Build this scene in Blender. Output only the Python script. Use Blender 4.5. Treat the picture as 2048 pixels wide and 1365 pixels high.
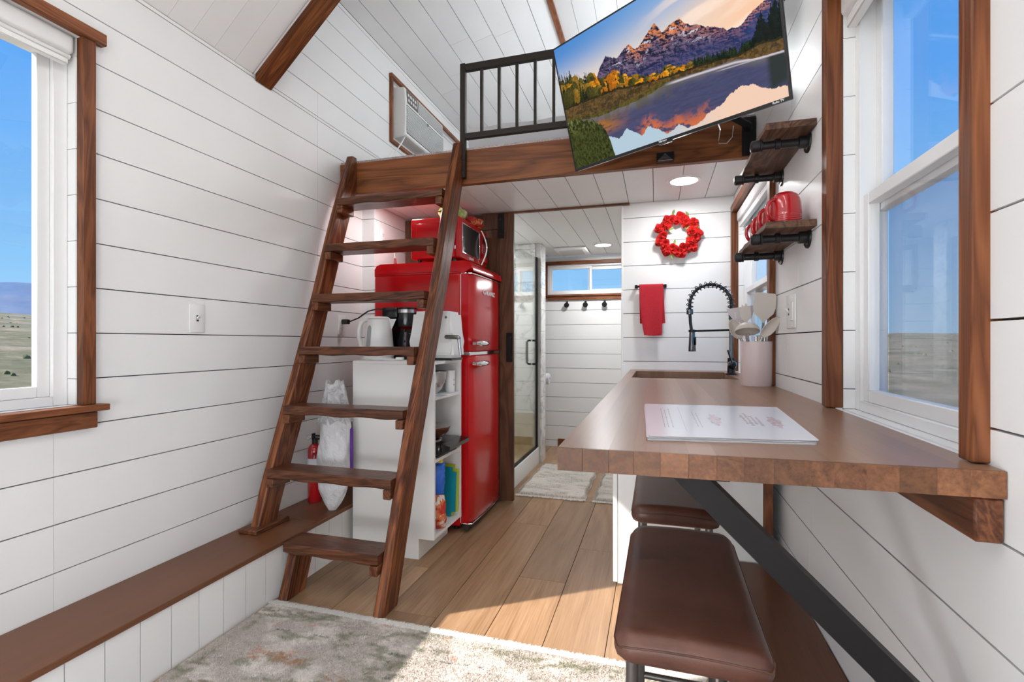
import bpy, bmesh, math, random
import numpy as np
from mathutils import Vector, Matrix

# ------------------------------------------------------------------ clear
for _o in list(bpy.data.objects):
    bpy.data.objects.remove(_o)
random.seed(7)
RNG = np.random.default_rng(7)
C = bpy.context.scene.collection
SC = bpy.context.scene
PI = math.pi

# ------------------------------------------------------------------ camera, sky, sun, exposure
H = 1.10
YAW = math.atan(288 / 985.0)
cam_d = bpy.data.cameras.new('camera')
cam_d.sensor_width = 36.0
cam_d.lens = 985 / 2048 * 36.0
cam_d.shift_y = 2.5 / 2048
cam_d.clip_start = 0.02
cam_d.clip_end = 3000
cam = bpy.data.objects.new('camera', cam_d)
C.objects.link(cam)
cam.location = (0, 0, H)
cam.rotation_euler = (PI / 2, 0, YAW)
SC.camera = cam

world = bpy.data.worlds.new('sky')
SC.world = world
world.use_nodes = True
wn = world.node_tree
wn.nodes.clear()
w_out = wn.nodes.new('ShaderNodeOutputWorld')
w_bg = wn.nodes.new('ShaderNodeBackground')
w_tc = wn.nodes.new('ShaderNodeTexCoord')
w_sep = wn.nodes.new('ShaderNodeSeparateXYZ')
w_rmp = wn.nodes.new('ShaderNodeValToRGB')
wn.links.new(w_tc.outputs['Generated'], w_sep.inputs[0])
wn.links.new(w_sep.outputs['Z'], w_rmp.inputs[0])
wn.links.new(w_rmp.outputs[0], w_bg.inputs[0])
wn.links.new(w_bg.outputs[0], w_out.inputs[0])
cr = w_rmp.color_ramp
cr.elements[0].position = 0.0
cr.elements[0].color = (0.42, 0.70, 0.95, 1)
cr.elements[1].position = 1.0
cr.elements[1].color = (0.10, 0.34, 0.86, 1)
e = cr.elements.new(0.12); e.color = (0.27, 0.58, 0.95, 1)
e = cr.elements.new(0.40); e.color = (0.115, 0.40, 0.95, 1)
w_bg.inputs[1].default_value = 0.94

SUN_E = 8.5
sun_d = bpy.data.lights.new('sun', 'SUN')
sun_d.energy = SUN_E
sun_d.angle = math.radians(0.55)
sun_d.color = (1.0, 0.94, 0.86)
sun = bpy.data.objects.new('sun', sun_d)
C.objects.link(sun)
_el = math.radians(36.5)
SUN_DIR = Vector((0.685 / 0.8235 * math.cos(_el), 0.457 / 0.8235 * math.cos(_el), -math.sin(_el)))
sun.rotation_euler = SUN_DIR.to_track_quat('-Z', 'Y').to_euler()
sun.location = (-6, -4, 6)

# powers of the seen lamps and the added fill lights (each lamp is made with its fixture further down)
P_PANEL = 2.0      # added fill panels on the ceiling over the sitting end
P_KITCHEN = 5.2      # recessed light over the kitchen
P_LOFT = 7.0        # added fill panel in the loft
P_BATH = 11.0
P_GLOBE = 23.0      # added fill globes behind the camera
P_LOFT2 = 22.0  # added fill globe in the loft
SC.view_settings.view_transform = 'Standard'
SC.view_settings.look = 'None'
SC.view_settings.gamma = 1.0
SC.view_settings.exposure = 0.12
SC.view_settings.use_curve_mapping = False

# ------------------------------------------------------------------ node helpers, materials
def srgb(r, g, b):
    f = lambda v: (v / 255 / 12.92) if v / 255 <= 0.04045 else ((v / 255 + 0.055) / 1.055) ** 2.4
    return (f(r), f(g), f(b), 1)

class NT:
    def __init__(self, name):
        self.m = bpy.data.materials.new(name)
        self.m.use_nodes = True
        self.t = self.m.node_tree
        self.t.nodes.clear()
        self.out = self.t.nodes.new('ShaderNodeOutputMaterial')
    def n(self, typ, ins=None, **attrs):
        nd = self.t.nodes.new(typ)
        for k, v in attrs.items():
            setattr(nd, k, v)
        for k, v in (ins or {}).items():
            s = nd.inputs[k]
            if hasattr(v, 'is_output') or isinstance(v, bpy.types.NodeSocket):
                self.t.links.new(v, s)
            else:
                s.default_value = v
        return nd
    def ramp(self, fac, stops, interp='LINEAR'):
        nd = self.t.nodes.new('ShaderNodeValToRGB')
        self.t.links.new(fac, nd.inputs[0])
        r = nd.color_ramp
        r.interpolation = interp
        r.elements[0].position, r.elements[0].color = stops[0][0], stops[0][1]
        r.elements[1].position, r.elements[1].color = stops[-1][0], stops[-1][1]
        for p, c in stops[1:-1]:
            el = r.elements.new(p); el.color = c
        return nd.outputs[0]
    def mix(self, fac, a, b, mode='MIX'):
        nd = self.t.nodes.new('ShaderNodeMix')
        nd.data_type = 'RGBA'; nd.blend_type = mode
        for s, v in ((nd.inputs[0], fac), (nd.inputs[6], a), (nd.inputs[7], b)):
            if isinstance(v, bpy.types.NodeSocket): self.t.links.new(v, s)
            else: s.default_value = v
        return nd.outputs[2]
    def math(self, op, a, b=0.0):
        nd = self.t.nodes.new('ShaderNodeMath'); nd.operation = op
        for s, v in ((nd.inputs[0], a), (nd.inputs[1], b)):
            if isinstance(v, bpy.types.NodeSocket): self.t.links.new(v, s)
            else: s.default_value = v
        return nd.outputs[0]
    def coords(self, scale=(1, 1, 1), rot=(0, 0, 0), rand=True):
        tc = self.n('ShaderNodeTexCoord')
        v = tc.outputs['Object']
        if rand:
            oi = self.n('ShaderNodeObjectInfo')
            sc = self.n('ShaderNodeVectorMath', {0: (13.7, 7.3, 21.1)}, operation='SCALE')
            self.t.links.new(oi.outputs['Random'], sc.inputs['Scale'])
            ad = self.n('ShaderNodeVectorMath', {0: v, 1: sc.outputs[0]}, operation='ADD')
            v = ad.outputs[0]
        if any(rot):
            m0 = self.n('ShaderNodeMapping', {0: v})
            m0.inputs['Rotation'].default_value = rot
            v = m0.outputs[0]
        mp = self.n('ShaderNodeMapping', {0: v})
        mp.inputs['Scale'].default_value = scale
        return mp.outputs[0]
    def noise(self, vec, scale, detail=4, rough=0.55, dist=0.0):
        nd = self.n('ShaderNodeTexNoise', {'Vector': vec, 'Scale': scale, 'Detail': detail, 'Roughness': rough, 'Distortion': dist})
        return nd.outputs[0]
    def bump(self, h, strength=0.2, dist=0.002):
        return self.n('ShaderNodeBump', {'Height': h, 'Strength': strength, 'Distance': dist}).outputs[0]
    def bsdf(self, **k):
        nd = self.n('ShaderNodeBsdfPrincipled')
        for kk, v in k.items():
            key = {'col': 'Base Color', 'rough': 'Roughness', 'metal': 'Metallic', 'normal': 'Normal', 'spec': 'Specular IOR Level',
                   'coat': 'Coat Weight', 'coatr': 'Coat Roughness', 'sheen': 'Sheen Weight', 'alpha': 'Alpha', 'trans': 'Transmission Weight',
                   'ecol': 'Emission Color', 'estr': 'Emission Strength', 'sss': 'Subsurface Weight', 'ior': 'IOR'}[kk]
            s = nd.inputs[key]
            if isinstance(v, bpy.types.NodeSocket): self.t.links.new(v, s)
            else: s.default_value = v
        self.t.links.new(nd.outputs[0], self.out.inputs[0])
        return nd

def m_simple(name, col, rough=0.5, metal=0.0, coat=0.0, bump=0.0, bscale=60, var=0.0, spec=0.5, sheen=0.0):
    t = NT(name)
    c = col
    kw = {}
    if var or bump:
        v = t.coords()
        nz = t.noise(v, bscale)
        if var:
            c = t.ramp(nz, [(0.3, tuple(x * (1 - var) for x in col[:3]) + (1,)), (0.7, tuple(min(1, x * (1 + var)) for x in col[:3]) + (1,))])
        if bump:
            kw['normal'] = t.bump(nz, bump, 0.002)
    t.bsdf(col=c, rough=rough, metal=metal, coat=coat, coatr=0.05, spec=spec, sheen=sheen, **kw)
    return t.m

def m_paint(name, col, rough=0.42):
    t = NT(name)
    oi = t.n('ShaderNodeObjectInfo')
    v = t.coords()
    big = t.noise(v, 2.5, 3)
    c = t.ramp(big, [(0.35, tuple(x * 0.975 for x in col[:3]) + (1,)), (0.65, col)])
    rnd = t.math('MULTIPLY_ADD', oi.outputs['Random'], 0.03)
    rnd.node.inputs[2].default_value = 0.97
    hsv = t.n('ShaderNodeHueSaturation', {'Color': c, 'Value': rnd})
    brush = t.noise(t.coords((1, 1, 1)), 70, 5, 0.6)
    t.bsdf(col=hsv.outputs[0], rough=rough, normal=t.bump(brush, 0.12, 0.001))
    return t.m

def m_wood(name, dark, mid, light, axis='y', rot=(0, 0, 0), rough=0.4, bump=0.3, across=9.0, vary=0.25, fine=1.0, coat=0.0, worn=0.0, along=0.1, rings=0.30, gw=None):
    gw = 0.70 - rings if gw is None else gw
    t = NT(name)
    ai = 'xyz'.index(axis)
    s1 = [1, 1, 1]; s1[ai] = along
    s2 = [1, 1, 1]; s2[ai] = 0.03
    v = t.coords(tuple(s1), rot)
    v2 = t.coords(tuple(s2), rot)
    wv = t.noise(v, across, 3, 0.5, 1.6)
    bands = t.math('FRACT', t.math('MULTIPLY', wv, 6.0))
    tri = t.math('ABSOLUTE', t.math('SUBTRACT', t.math('MULTIPLY', bands, 2.0), 1.0))
    grain = t.noise(v2, 160 * fine, 3, 0.6)
    big = t.noise(v, across * 0.45, 2, 0.5)
    f = t.math('ADD', t.math('MULTIPLY', tri, rings), t.math('ADD', t.math('MULTIPLY', grain, gw), t.math('MULTIPLY', big, 1.12 - rings - gw)))
    c = t.ramp(f, [(0.28, dark), (0.52, mid), (0.82, light)])
    oi = t.n('ShaderNodeObjectInfo')
    val = t.math('MULTIPLY_ADD', oi.outputs['Random'], vary)
    val.node.inputs[2].default_value = 1 - vary * 0.5
    hsv = t.n('ShaderNodeHueSaturation', {'Color': c, 'Value': val})
    col = hsv.outputs[0]
    if worn:
        wn_ = t.noise(v, 22, 6, 0.7, 0.5)
        wm = t.ramp(wn_, [(0.62, (0, 0, 0, 1)), (0.72, (1, 1, 1, 1))])
        wmf = t.math('MULTIPLY', wm, worn)
        col = t.mix(wmf, col, tuple(min(1, x * 1.9) for x in light[:3]) + (1,))
    rr = rough if gw < 0.25 else t.ramp(grain, [(0.3, (rough * 0.8,) * 3 + (1,)), (0.7, (min(1, rough * 1.25),) * 3 + (1,))])
    hb = t.math('ADD', grain, t.math('MULTIPLY', tri, rings * 1.3))
    t.bsdf(col=col, rough=rr, normal=t.bump(hb, bump, 0.0015), coat=coat, coatr=0.15, spec=0.32)
    return t.m

def emit(name, col, s):
    t = NT(name)
    nd = t.n('ShaderNodeEmission', {'Color': col, 'Strength': s})
    t.t.links.new(nd.outputs[0], t.out.inputs[0])
    return t.m

def m_glass(name, tint=(1, 1, 1, 1), refl=1.0, haze=0.0):
    t = NT(name)
    tr = t.n('ShaderNodeBsdfTransparent', {'Color': tint})
    gl = t.n('ShaderNodeBsdfGlossy', {'Color': (1, 1, 1, 1), 'Roughness': 0.0})
    lw = t.n('ShaderNodeLayerWeight', {'Blend': 0.5})
    p5 = t.math('POWER', lw.outputs['Facing'], 5.0)
    fz = t.math('MULTIPLY_ADD', p5, 0.55)
    fz.node.inputs[2].default_value = 0.025
    f = t.math('MULTIPLY', fz, refl)
    mx = t.n('ShaderNodeMixShader', {0: f, 1: tr.outputs[0], 2: gl.outputs[0]})
    last = mx
    if haze:
        df = t.n('ShaderNodeBsdfDiffuse', {'Color': (0.7, 0.72, 0.75, 1)})
        last = t.n('ShaderNodeMixShader', {0: haze, 1: mx.outputs[0], 2: df.outputs[0]})
    t.t.links.new(last.outputs[0], t.out.inputs[0])
    return t.m

WHITE = (0.85, 0.85, 0.845, 1)
M = {}
M['paint'] = m_paint('white_plank_paint', WHITE)
M['paint_wall'] = m_paint('white_wall_paint', (0.84, 0.84, 0.83, 1))
M['gap'] = m_simple('raw_board_behind_joints', (0.10, 0.066, 0.042, 1), 0.9, var=0.3, bscale=12)
M['gap_white'] = m_simple('pale_joint', (0.60, 0.59, 0.57, 1), 0.9)
M['gap_floor'] = m_simple('dark_floor_joint', (0.05, 0.03, 0.018, 1), 0.9)
D1, D2, D3 = (0.022, 0.0075, 0.003, 1), (0.100, 0.032, 0.013, 1), (0.215, 0.080, 0.032, 1)
for ax in 'xyz':
    M['stain_' + ax] = m_wood('dark_stained_wood_' + ax, D1, D2, D3, ax, rough=0.36, bump=0.35, vary=0.22)
T1, T2, T3 = (0.06, 0.018, 0.007, 1), (0.165, 0.052, 0.018, 1), (0.28, 0.100, 0.038, 1)
for ax in 'xyz':
    M['trim_' + ax] = m_wood('red_brown_trim_wood_' + ax, T1, T2, T3, ax, rough=0.42, bump=0.3, vary=0.15, across=12)
M['beam_x'] = m_wood('brown_beam_wood', (0.075, 0.022, 0.006, 1), (0.185, 0.060, 0.018, 1), (0.29, 0.105, 0.035, 1), 'x', rough=0.45, bump=0.2, across=5, vary=0.05)
M['string'] = m_wood('stained_stringer_wood', D1, (0.11, 0.031, 0.011, 1), (0.30, 0.100, 0.034, 1), 'z', rot=(math.atan(0.372), 0, 0), rough=0.33, bump=0.55, worn=0.10, across=12)
M['tread'] = m_wood('stained_tread_wood', (0.018, 0.007, 0.004, 1), (0.085, 0.028, 0.012, 1), (0.17, 0.062, 0.027, 1), 'x', rough=0.33, bump=0.5, across=14, vary=0.2)
M['slope'] = m_wood('stained_rafter_wood', (0.035, 0.010, 0.003, 1), (0.15, 0.046, 0.014, 1), (0.36, 0.14, 0.045, 1), 'x', rot=(0, math.atan(0.924), 0), rough=0.4, bump=0.3, across=14, vary=0.05, rings=0.2, along=0.06)
M['ledge'] = m_wood('brown_ledge_board', (0.105, 0.039, 0.017, 1), (0.155, 0.060, 0.027, 1), (0.205, 0.086, 0.040, 1), 'y', rough=0.35, bump=0.06, across=4, vary=0.05, fine=1.2, rings=0.05)
M['ledge_edge'] = m_wood('brown_ledge_edge', D1, T2, (0.30, 0.11, 0.035, 1), 'y', rough=0.5, bump=0.4, across=40, vary=0.05)
M['counter'] = m_wood('walnut_tone_butcher_block', (0.20, 0.100, 0.055, 1), (0.275, 0.148, 0.088, 1), (0.355, 0.205, 0.130, 1), 'y', rough=0.30, bump=0.008, across=9, vary=0.16, rings=0.04, along=0.06, gw=0.16)
M['floor'] = m_wood('oak_vinyl_plank', (0.165, 0.088, 0.044, 1), (0.305, 0.180, 0.098, 1), (0.44, 0.285, 0.17, 1), 'y', rough=0.36, bump=0.10, across=3.2, vary=0.42, fine=0.9, along=0.12, rings=0.14)
M['endgrain'] = m_wood('end_grain_blocks', (0.05, 0.020, 0.010, 1), (0.135, 0.055, 0.026, 1), (0.25, 0.11, 0.05, 1), 'y', rough=0.4, bump=0.12, across=7, vary=0.75, along=1.0, rings=0.16)
M['shelf'] = m_wood('rustic_shelf_wood', (0.02, 0.010, 0.006, 1), (0.085, 0.042, 0.025, 1), (0.19, 0.10, 0.06, 1), 'y', rough=0.5, bump=0.6, across=10, worn=0.15)
M['barn'] = m_wood('dark_barn_door_wood', (0.035, 0.014, 0.007, 1), (0.085, 0.034, 0.017, 1), (0.14, 0.06, 0.03, 1), 'z', rough=0.5, bump=0.2, across=7, vary=0.2)
M['vinyl'] = m_simple('white_vinyl', (0.82, 0.82, 0.82, 1), 0.3)
M['plastic'] = m_simple('white_plastic', (0.80, 0.80, 0.79, 1), 0.28)
M['letter'] = m_simple('bright_silver_letters', (0.85, 0.85, 0.86, 1), 0.35)
M['binding'] = m_simple('tan_rug_binding', (0.30, 0.19, 0.10, 1), 0.8)
M['gauge'] = m_simple('smoky_gauge_plastic', (0.34, 0.34, 0.35, 1), 0.25)
M['slot'] = m_simple('dark_slot', (0.02, 0.02, 0.02, 1), 0.6)
M['cabinet'] = m_simple('white_cabinet_laminate', (0.80, 0.795, 0.78, 1), 0.35)
M['red'] = m_simple('glossy_red_enamel', (0.52, 0.0035, 0.0065, 1), 0.22, coat=0.12, spec=0.35)
M['red_mug'] = m_simple('red_glaze', (0.45, 0.008, 0.014, 1), 0.12, coat=1.0)
M['red_fab'] = m_simple('red_fabric', (0.47, 0.010, 0.022, 1), 0.9, bump=0.9, bscale=320, var=0.25, sheen=0.2)
M['petal'] = m_simple('red_fabric_petals', (0.62, 0.012, 0.010, 1), 0.7, var=0.3, bscale=40)
M['leaf'] = m_simple('green_fabric_leaf', (0.22, 0.30, 0.06, 1), 0.6, var=0.3, bscale=50)
M['chrome'] = m_simple('chrome', (0.85, 0.85, 0.86, 1), 0.08, metal=1.0)
M['steel'] = m_simple('brushed_steel', (0.55, 0.55, 0.56, 1), 0.25, metal=1.0)
M['gunmetal'] = m_simple('dark_chrome', (0.16, 0.17, 0.19, 1), 0.15, metal=1.0)
M['gunblk'] = m_simple('polished_black_metal', (0.03, 0.03, 0.035, 1), 0.18, metal=0.6)
M['black'] = m_simple('black_painted_steel', (0.010, 0.009, 0.009, 1), 0.5, bump=0.1, bscale=90, spec=0.2)
M['rail'] = m_simple('dark_bronze_painted_steel', (0.026, 0.020, 0.016, 1), 0.5, spec=0.25)
M['blk_plastic'] = m_simple('black_plastic', (0.010, 0.010, 0.012, 1), 0.2)
M['pipe'] = m_simple('black_iron_pipe', (0.012, 0.012, 0.013, 1), 0.35, bump=0.1, bscale=70)
M['legmetal'] = m_simple('grey_metal_leg', (0.16, 0.15, 0.14, 1), 0.35, metal=0.8)
M['crock'] = m_simple('pale_pink_plastic', (0.66, 0.55, 0.55, 1), 0.22)
M['silicone'] = m_simple('beige_silicone', (0.56, 0.51, 0.46, 1), 0.5)
M['silicone2'] = m_simple('grey_lilac_silicone', (0.52, 0.47, 0.49, 1), 0.5)
M['paper'] = m_simple('laminated_white_paper', (0.76, 0.77, 0.83, 1), 0.18)
M['ink'] = m_simple('faint_grey_ink', (0.55, 0.53, 0.57, 1), 0.2)
M['ink_red'] = m_simple('faint_red_ink', (0.66, 0.54, 0.58, 1), 0.2, var=0.3, bscale=120)
M['copper'] = m_simple('copper_pan', (0.30, 0.12, 0.07, 1), 0.25, metal=0.9)
M['teal'] = m_simple('teal_plastic', (0.0, 0.30, 0.42, 1), 0.45)
M['lime'] = m_simple('lime_plastic', (0.50, 0.55, 0.03, 1), 0.45)
M['blue'] = m_simple('blue_packaging', (0.02, 0.13, 0.62, 1), 0.3, var=0.2, bscale=30)
M['yellow'] = m_simple('yellow_packaging', (0.75, 0.62, 0.05, 1), 0.4)
M['purple'] = m_simple('purple_packaging', (0.12, 0.03, 0.33, 1), 0.4)
M['sheetcloth'] = m_simple('pale_bedding', (0.66, 0.66, 0.68, 1), 0.9, bump=0.5, bscale=14)
M['carpet'] = m_simple('grey_loft_carpet', (0.42, 0.36, 0.36, 1), 1.0, bump=1.0, bscale=200, var=0.4)
M['glass'] = m_glass('window_glass')
M['glass_screen'] = m_glass('insect_screen_mesh', (0.82, 0.84, 0.88, 1), 0.0, 0.17)
M['glass_shower'] = m_glass('shower_glass', (0.93, 0.95, 0.93, 1), 1.6)
M['lens'] = emit('lit_diffuser', (1, 0.98, 0.95, 1), 9.0)
M['fill_lens'] = emit('fill_panel_diffuser', (1, 0.985, 0.96, 1), 4.0)
def _mats2():
    t = NT('worn_brown_leather')
    v = t.coords(rand=True)
    n1 = t.noise(v, 6, 5, 0.6, 0.4); n2 = t.noise(v, 260, 2)
    c = t.ramp(n1, [(0.3, (0.058, 0.021, 0.014, 1)), (0.55, (0.110, 0.042, 0.027, 1)), (0.8, (0.16, 0.068, 0.046, 1))])
    t.bsdf(col=c, rough=t.ramp(n1, [(0.3, (0.32,) * 3 + (1,)), (0.7, (0.46,) * 3 + (1,))]), normal=t.bump(n2, 0.25, 0.001))
    M['leather'] = t.m
    t = NT('white_marble_tile')
    v = t.coords((1, 1, 1), rand=True)
    n1 = t.noise(v, 2.6, 8, 0.62, 1.2)
    a = t.math('ABSOLUTE', t.math('SUBTRACT', n1, 0.5))
    c = t.ramp(a, [(0.0, (0.46, 0.46, 0.47, 1)), (0.018, (0.70, 0.70, 0.69, 1)), (0.06, (0.80, 0.795, 0.78, 1))])
    t.bsdf(col=c, rough=0.15)
    M['marble'] = t.m
    t = NT('tan_shower_stone')
    v = t.coords((1, 1, 1))
    n1 = t.noise(v, 7, 6, 0.6, 1.0)
    t.bsdf(col=t.ramp(n1, [(0.35, (0.46, 0.36, 0.20, 1)), (0.65, (0.62, 0.52, 0.34, 1))]), rough=0.3)
    M['tanstone'] = t.m
    # clear wrinkled plastic film
    t = NT('clear_plastic_film')
    v = t.coords()
    nz = t.noise(v, 26, 5, 0.6, 1.5)
    tr = t.n('ShaderNodeBsdfTransparent', {'Color': (0.97, 0.97, 0.98, 1)})
    pr_ = t.n('ShaderNodeBsdfPrincipled', {'Base Color': (0.80, 0.80, 0.82, 1), 'Roughness': 0.15, 'Normal': t.bump(nz, 1.0, 0.02)})
    mx = t.n('ShaderNodeMixShader', {0: t.ramp(nz, [(0.35, (0.28,) * 3 + (1,)), (0.65, (0.75,) * 3 + (1,))]), 1: tr.outputs[0], 2: pr_.outputs[0]})
    t.t.links.new(mx.outputs[0], t.out.inputs[0])
    M['film'] = t.m
    t = NT('crinkled_white_plastic')
    v = t.coords()
    nz = t.noise(v, 24, 6, 0.6, 1.2)
    t.bsdf(col=(0.74, 0.745, 0.77, 1), rough=0.22, normal=t.bump(nz, 0.9, 0.012))
    M['whitebag'] = t.m
    t = NT('red_snack_packaging')
    v = t.coords()
    nz = t.noise(v, 14, 4, 0.6, 0.8)
    t.bsdf(col=t.ramp(nz, [(0.38, (0.5, 0.03, 0.02, 1)), (0.48, (0.62, 0.16, 0.05, 1)), (0.58, (0.7, 0.62, 0.55, 1))], 'CONSTANT'), rough=0.22, normal=t.bump(nz, 0.6, 0.01))
    M['snackred'] = t.m
    t = NT('green_snack_packaging')
    v = t.coords()
    nz = t.noise(v, 16, 4, 0.6, 0.8)
    t.bsdf(col=t.ramp(nz, [(0.40, (0.42, 0.55, 0.10, 1)), (0.52, (0.62, 0.66, 0.36, 1)), (0.6, (0.72, 0.72, 0.68, 1))]), rough=0.22, normal=t.bump(nz, 0.6, 0.01))
    M['snackgreen'] = t.m
    # colour attribute driven
    t = NT('rug_yarn')
    at = t.n('ShaderNodeVertexColor', layer_name='col')
    t.bsdf(col=at.outputs[0], rough=0.95, sheen=0.3)
    M['yarn'] = t.m
    t = NT('screen_picture')
    at = t.n('ShaderNodeVertexColor', layer_name='col')
    em = t.n('ShaderNodeEmission', {'Color': at.outputs[0], 'Strength': 0.98})
    gl = t.n('ShaderNodeBsdfGlossy', {'Roughness': 0.08})
    mx = t.n('ShaderNodeMixShader', {0: 0.012, 1: em.outputs[0], 2: gl.outputs[0]})
    t.t.links.new(mx.outputs[0], t.out.inputs[0])
    M['screen'] = t.m
    t = NT('dry_sagebrush_ground')
    v = t.coords((1, 1, 1), rand=False)
    n1 = t.noise(v, 0.30, 8, 0.68); n2 = t.noise(v, 3.0, 5, 0.7)
    a = t.ramp(n1, [(0.38, (0.115, 0.120, 0.045, 1)), (0.50, (0.22, 0.19, 0.105, 1)), (0.60, (0.36, 0.27, 0.18, 1)), (0.72, (0.15, 0.155, 0.07, 1))])
    c = t.mix(0.7, a, t.ramp(n2, [(0.3, (0.35, 0.35, 0.3, 1)), (0.7, (1, 1, 1, 1))]), 'MULTIPLY')
    t.bsdf(col=c, rough=1.0)
    M['ground'] = t.m
    M['sage'] = m_simple('sagebrush', (0.14, 0.15, 0.07, 1), 1.0, var=0.4, bscale=2)
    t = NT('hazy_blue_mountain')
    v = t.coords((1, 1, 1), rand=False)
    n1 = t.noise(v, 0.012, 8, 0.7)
    t.bsdf(col=t.ramp(n1, [(0.4, (0.10, 0.18, 0.33, 1)), (0.6, (0.19, 0.24, 0.34, 1))]), rough=1.0)  # distance haze is put into the blue base colour
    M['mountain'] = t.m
_mats2()

# ------------------------------------------------------------------ mesh helpers
W = {}          # world matrix of every root

def B(): return bmesh.new()

def box(bm, x0, x1, y0, y1, z0, z1, bev=0.0, seg=1):
    x0, x1 = min(x0, x1), max(x0, x1); y0, y1 = min(y0, y1), max(y0, y1); z0, z1 = min(z0, z1), max(z0, z1)
    vs = [bm.verts.new((x, y, z)) for x in (x0, x1) for y in (y0, y1) for z in (z0, z1)]
    fs = [bm.faces.new([vs[i] for i in q]) for q in ((0, 1, 3, 2), (4, 6, 7, 5), (0, 4, 5, 1), (2, 3, 7, 6), (0, 2, 6, 4), (1, 5, 7, 3))]
    if bev > 0:
        bev = min(bev, 0.49 * min(x1 - x0, y1 - y0, z1 - z0))
        es = list({ed for f in fs for ed in f.edges})
        bmesh.ops.bevel(bm, geom=es, offset=bev, segments=seg, affect='EDGES', profile=0.5)
    return vs

def frame_of(d):
    d = Vector(d).normalized()
    a = Vector((0, 0, 1)) if abs(d.z) < 0.9 else Vector((1, 0, 0))
    u = d.cross(a).normalized()
    return u, d.cross(u).normalized()

def ring(bm, c, u, v, r, n):
    return [bm.verts.new(Vector(c) + u * (r * math.cos(2 * PI * i / n)) + v * (r * math.sin(2 * PI * i / n))) for i in range(n)]

def bridge(bm, a, b):
    n = len(a)
    for i in range(n):
        bm.faces.new((a[i], a[(i + 1) % n], b[(i + 1) % n], b[i]))

def tube(bm, pts, r, n=10, cap=True, rs=None, closed=False):
    pts = [Vector(p) for p in pts]
    rings = []
    u = None
    for i, p in enumerate(pts):
        if closed:
            d = pts[(i + 1) % len(pts)] - pts[i - 1]
        else:
            d = pts[min(i + 1, len(pts) - 1)] - pts[max(i - 1, 0)]
        d.normalize()
        if u is None:
            u, v = frame_of(d)
        else:
            u = (u - d * u.dot(d))
            u.normalize()
            v = d.cross(u)
        rings.append(ring(bm, p, u, v, rs[i] if rs else r, n))
    for i in range(len(rings) - 1):
        bridge(bm, rings[i], rings[i + 1])
    if closed:
        bridge(bm, rings[-1], rings[0])
    elif cap:
        bm.faces.new(rings[0][::-1]); bm.faces.new(rings[-1])

def cyl(bm, p0, p1, r0, r1=None, n=16):
    tube(bm, [p0, p1], r0, n, True, [r0, r0 if r1 is None else r1])

def lathe(bm, c, prof, n=24, axis=(0, 0, 1)):
    """prof: list of (radius, height); closes at radius 0"""
    c = Vector(c); d = Vector(axis).normalized(); u, v = frame_of(d)
    prev = None
    for r, h in prof:
        cc = c + d * h
        cur = [bm.verts.new(cc)] if r < 1e-6 else ring(bm, cc, u, v, r, n)
        if prev is not None:
            if len(prev) == 1 and len(cur) > 1:
                for i in range(n): bm.faces.new((prev[0], cur[(i + 1) % n], cur[i]))
            elif len(cur) == 1 and len(prev) > 1:
                for i in range(n): bm.faces.new((prev[i], prev[(i + 1) % n], cur[0]))
            elif len(cur) > 1:
                bridge(bm, prev, cur)
        prev = cur

def prism(bm, poly, axis, a0, a1):
    """poly: 2-D points in the two other axes (in xyz order), extruded a0..a1 along axis"""
    def P(p, a):
        if axis == 'x': return (a, p[0], p[1])
        if axis == 'y': return (p[0], a, p[1])
        return (p[0], p[1], a)
    A = [bm.verts.new(P(p, a0)) for p in poly]; Bv = [bm.verts.new(P(p, a1)) for p in poly]
    bm.faces.new(A); bm.faces.new(Bv[::-1]); bridge(bm, A[::-1], Bv[::-1])

def grid(bm, fn, nu, nv, thick=0.0):
    """sheet fn(u,v)->xyz, with a second skin at distance thick along the normal"""
    P = [[Vector(fn(i / nu, j / nv)) for j in range(nv + 1)] for i in range(nu + 1)]
    V1 = [[bm.verts.new(p) for p in row] for row in P]
    for i in range(nu):
        for j in range(nv):
            bm.faces.new((V1[i][j], V1[i + 1][j], V1[i + 1][j + 1], V1[i][j + 1]))
    if thick:
        def nrm(i, j):
            a = P[min(i + 1, nu)][j] - P[max(i - 1, 0)][j]; b = P[i][min(j + 1, nv)] - P[i][max(j - 1, 0)]
            return a.cross(b).normalized()
        V2 = [[bm.verts.new(P[i][j] - nrm(i, j) * thick) for j in range(nv + 1)] for i in range(nu + 1)]
        for i in range(nu):
            for j in range(nv):
                bm.faces.new((V2[i][j], V2[i][j + 1], V2[i + 1][j + 1], V2[i + 1][j]))
        for i in range(nu):
            bm.faces.new((V1[i][0], V2[i][0], V2[i + 1][0], V1[i + 1][0])); bm.faces.new((V1[i + 1][nv], V2[i + 1][nv], V2[i][nv], V1[i][nv]))
        for j in range(nv):
            bm.faces.new((V1[0][j + 1], V2[0][j + 1], V2[0][j], V1[0][j])); bm.faces.new((V1[nu][j], V2[nu][j], V2[nu][j + 1], V1[nu][j + 1]))

def quadbox(bm, q, n, t):
    """slab on quad q (4 points), thickness t along -n"""
    q = [Vector(p) for p in q]; n = Vector(n).normalized() * t
    A = [bm.verts.new(p) for p in q]; Bv = [bm.verts.new(p - n) for p in q]
    bm.faces.new(A); bm.faces.new(Bv[::-1]); bridge(bm, A[::-1], Bv[::-1])

def set_props(o, label=None, cat=None, group=None, kind=None):
    if label: o['label'] = label
    if cat: o['category'] = cat
    if group: o['group'] = group
    if kind: o['kind'] = kind
    return o

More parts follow.
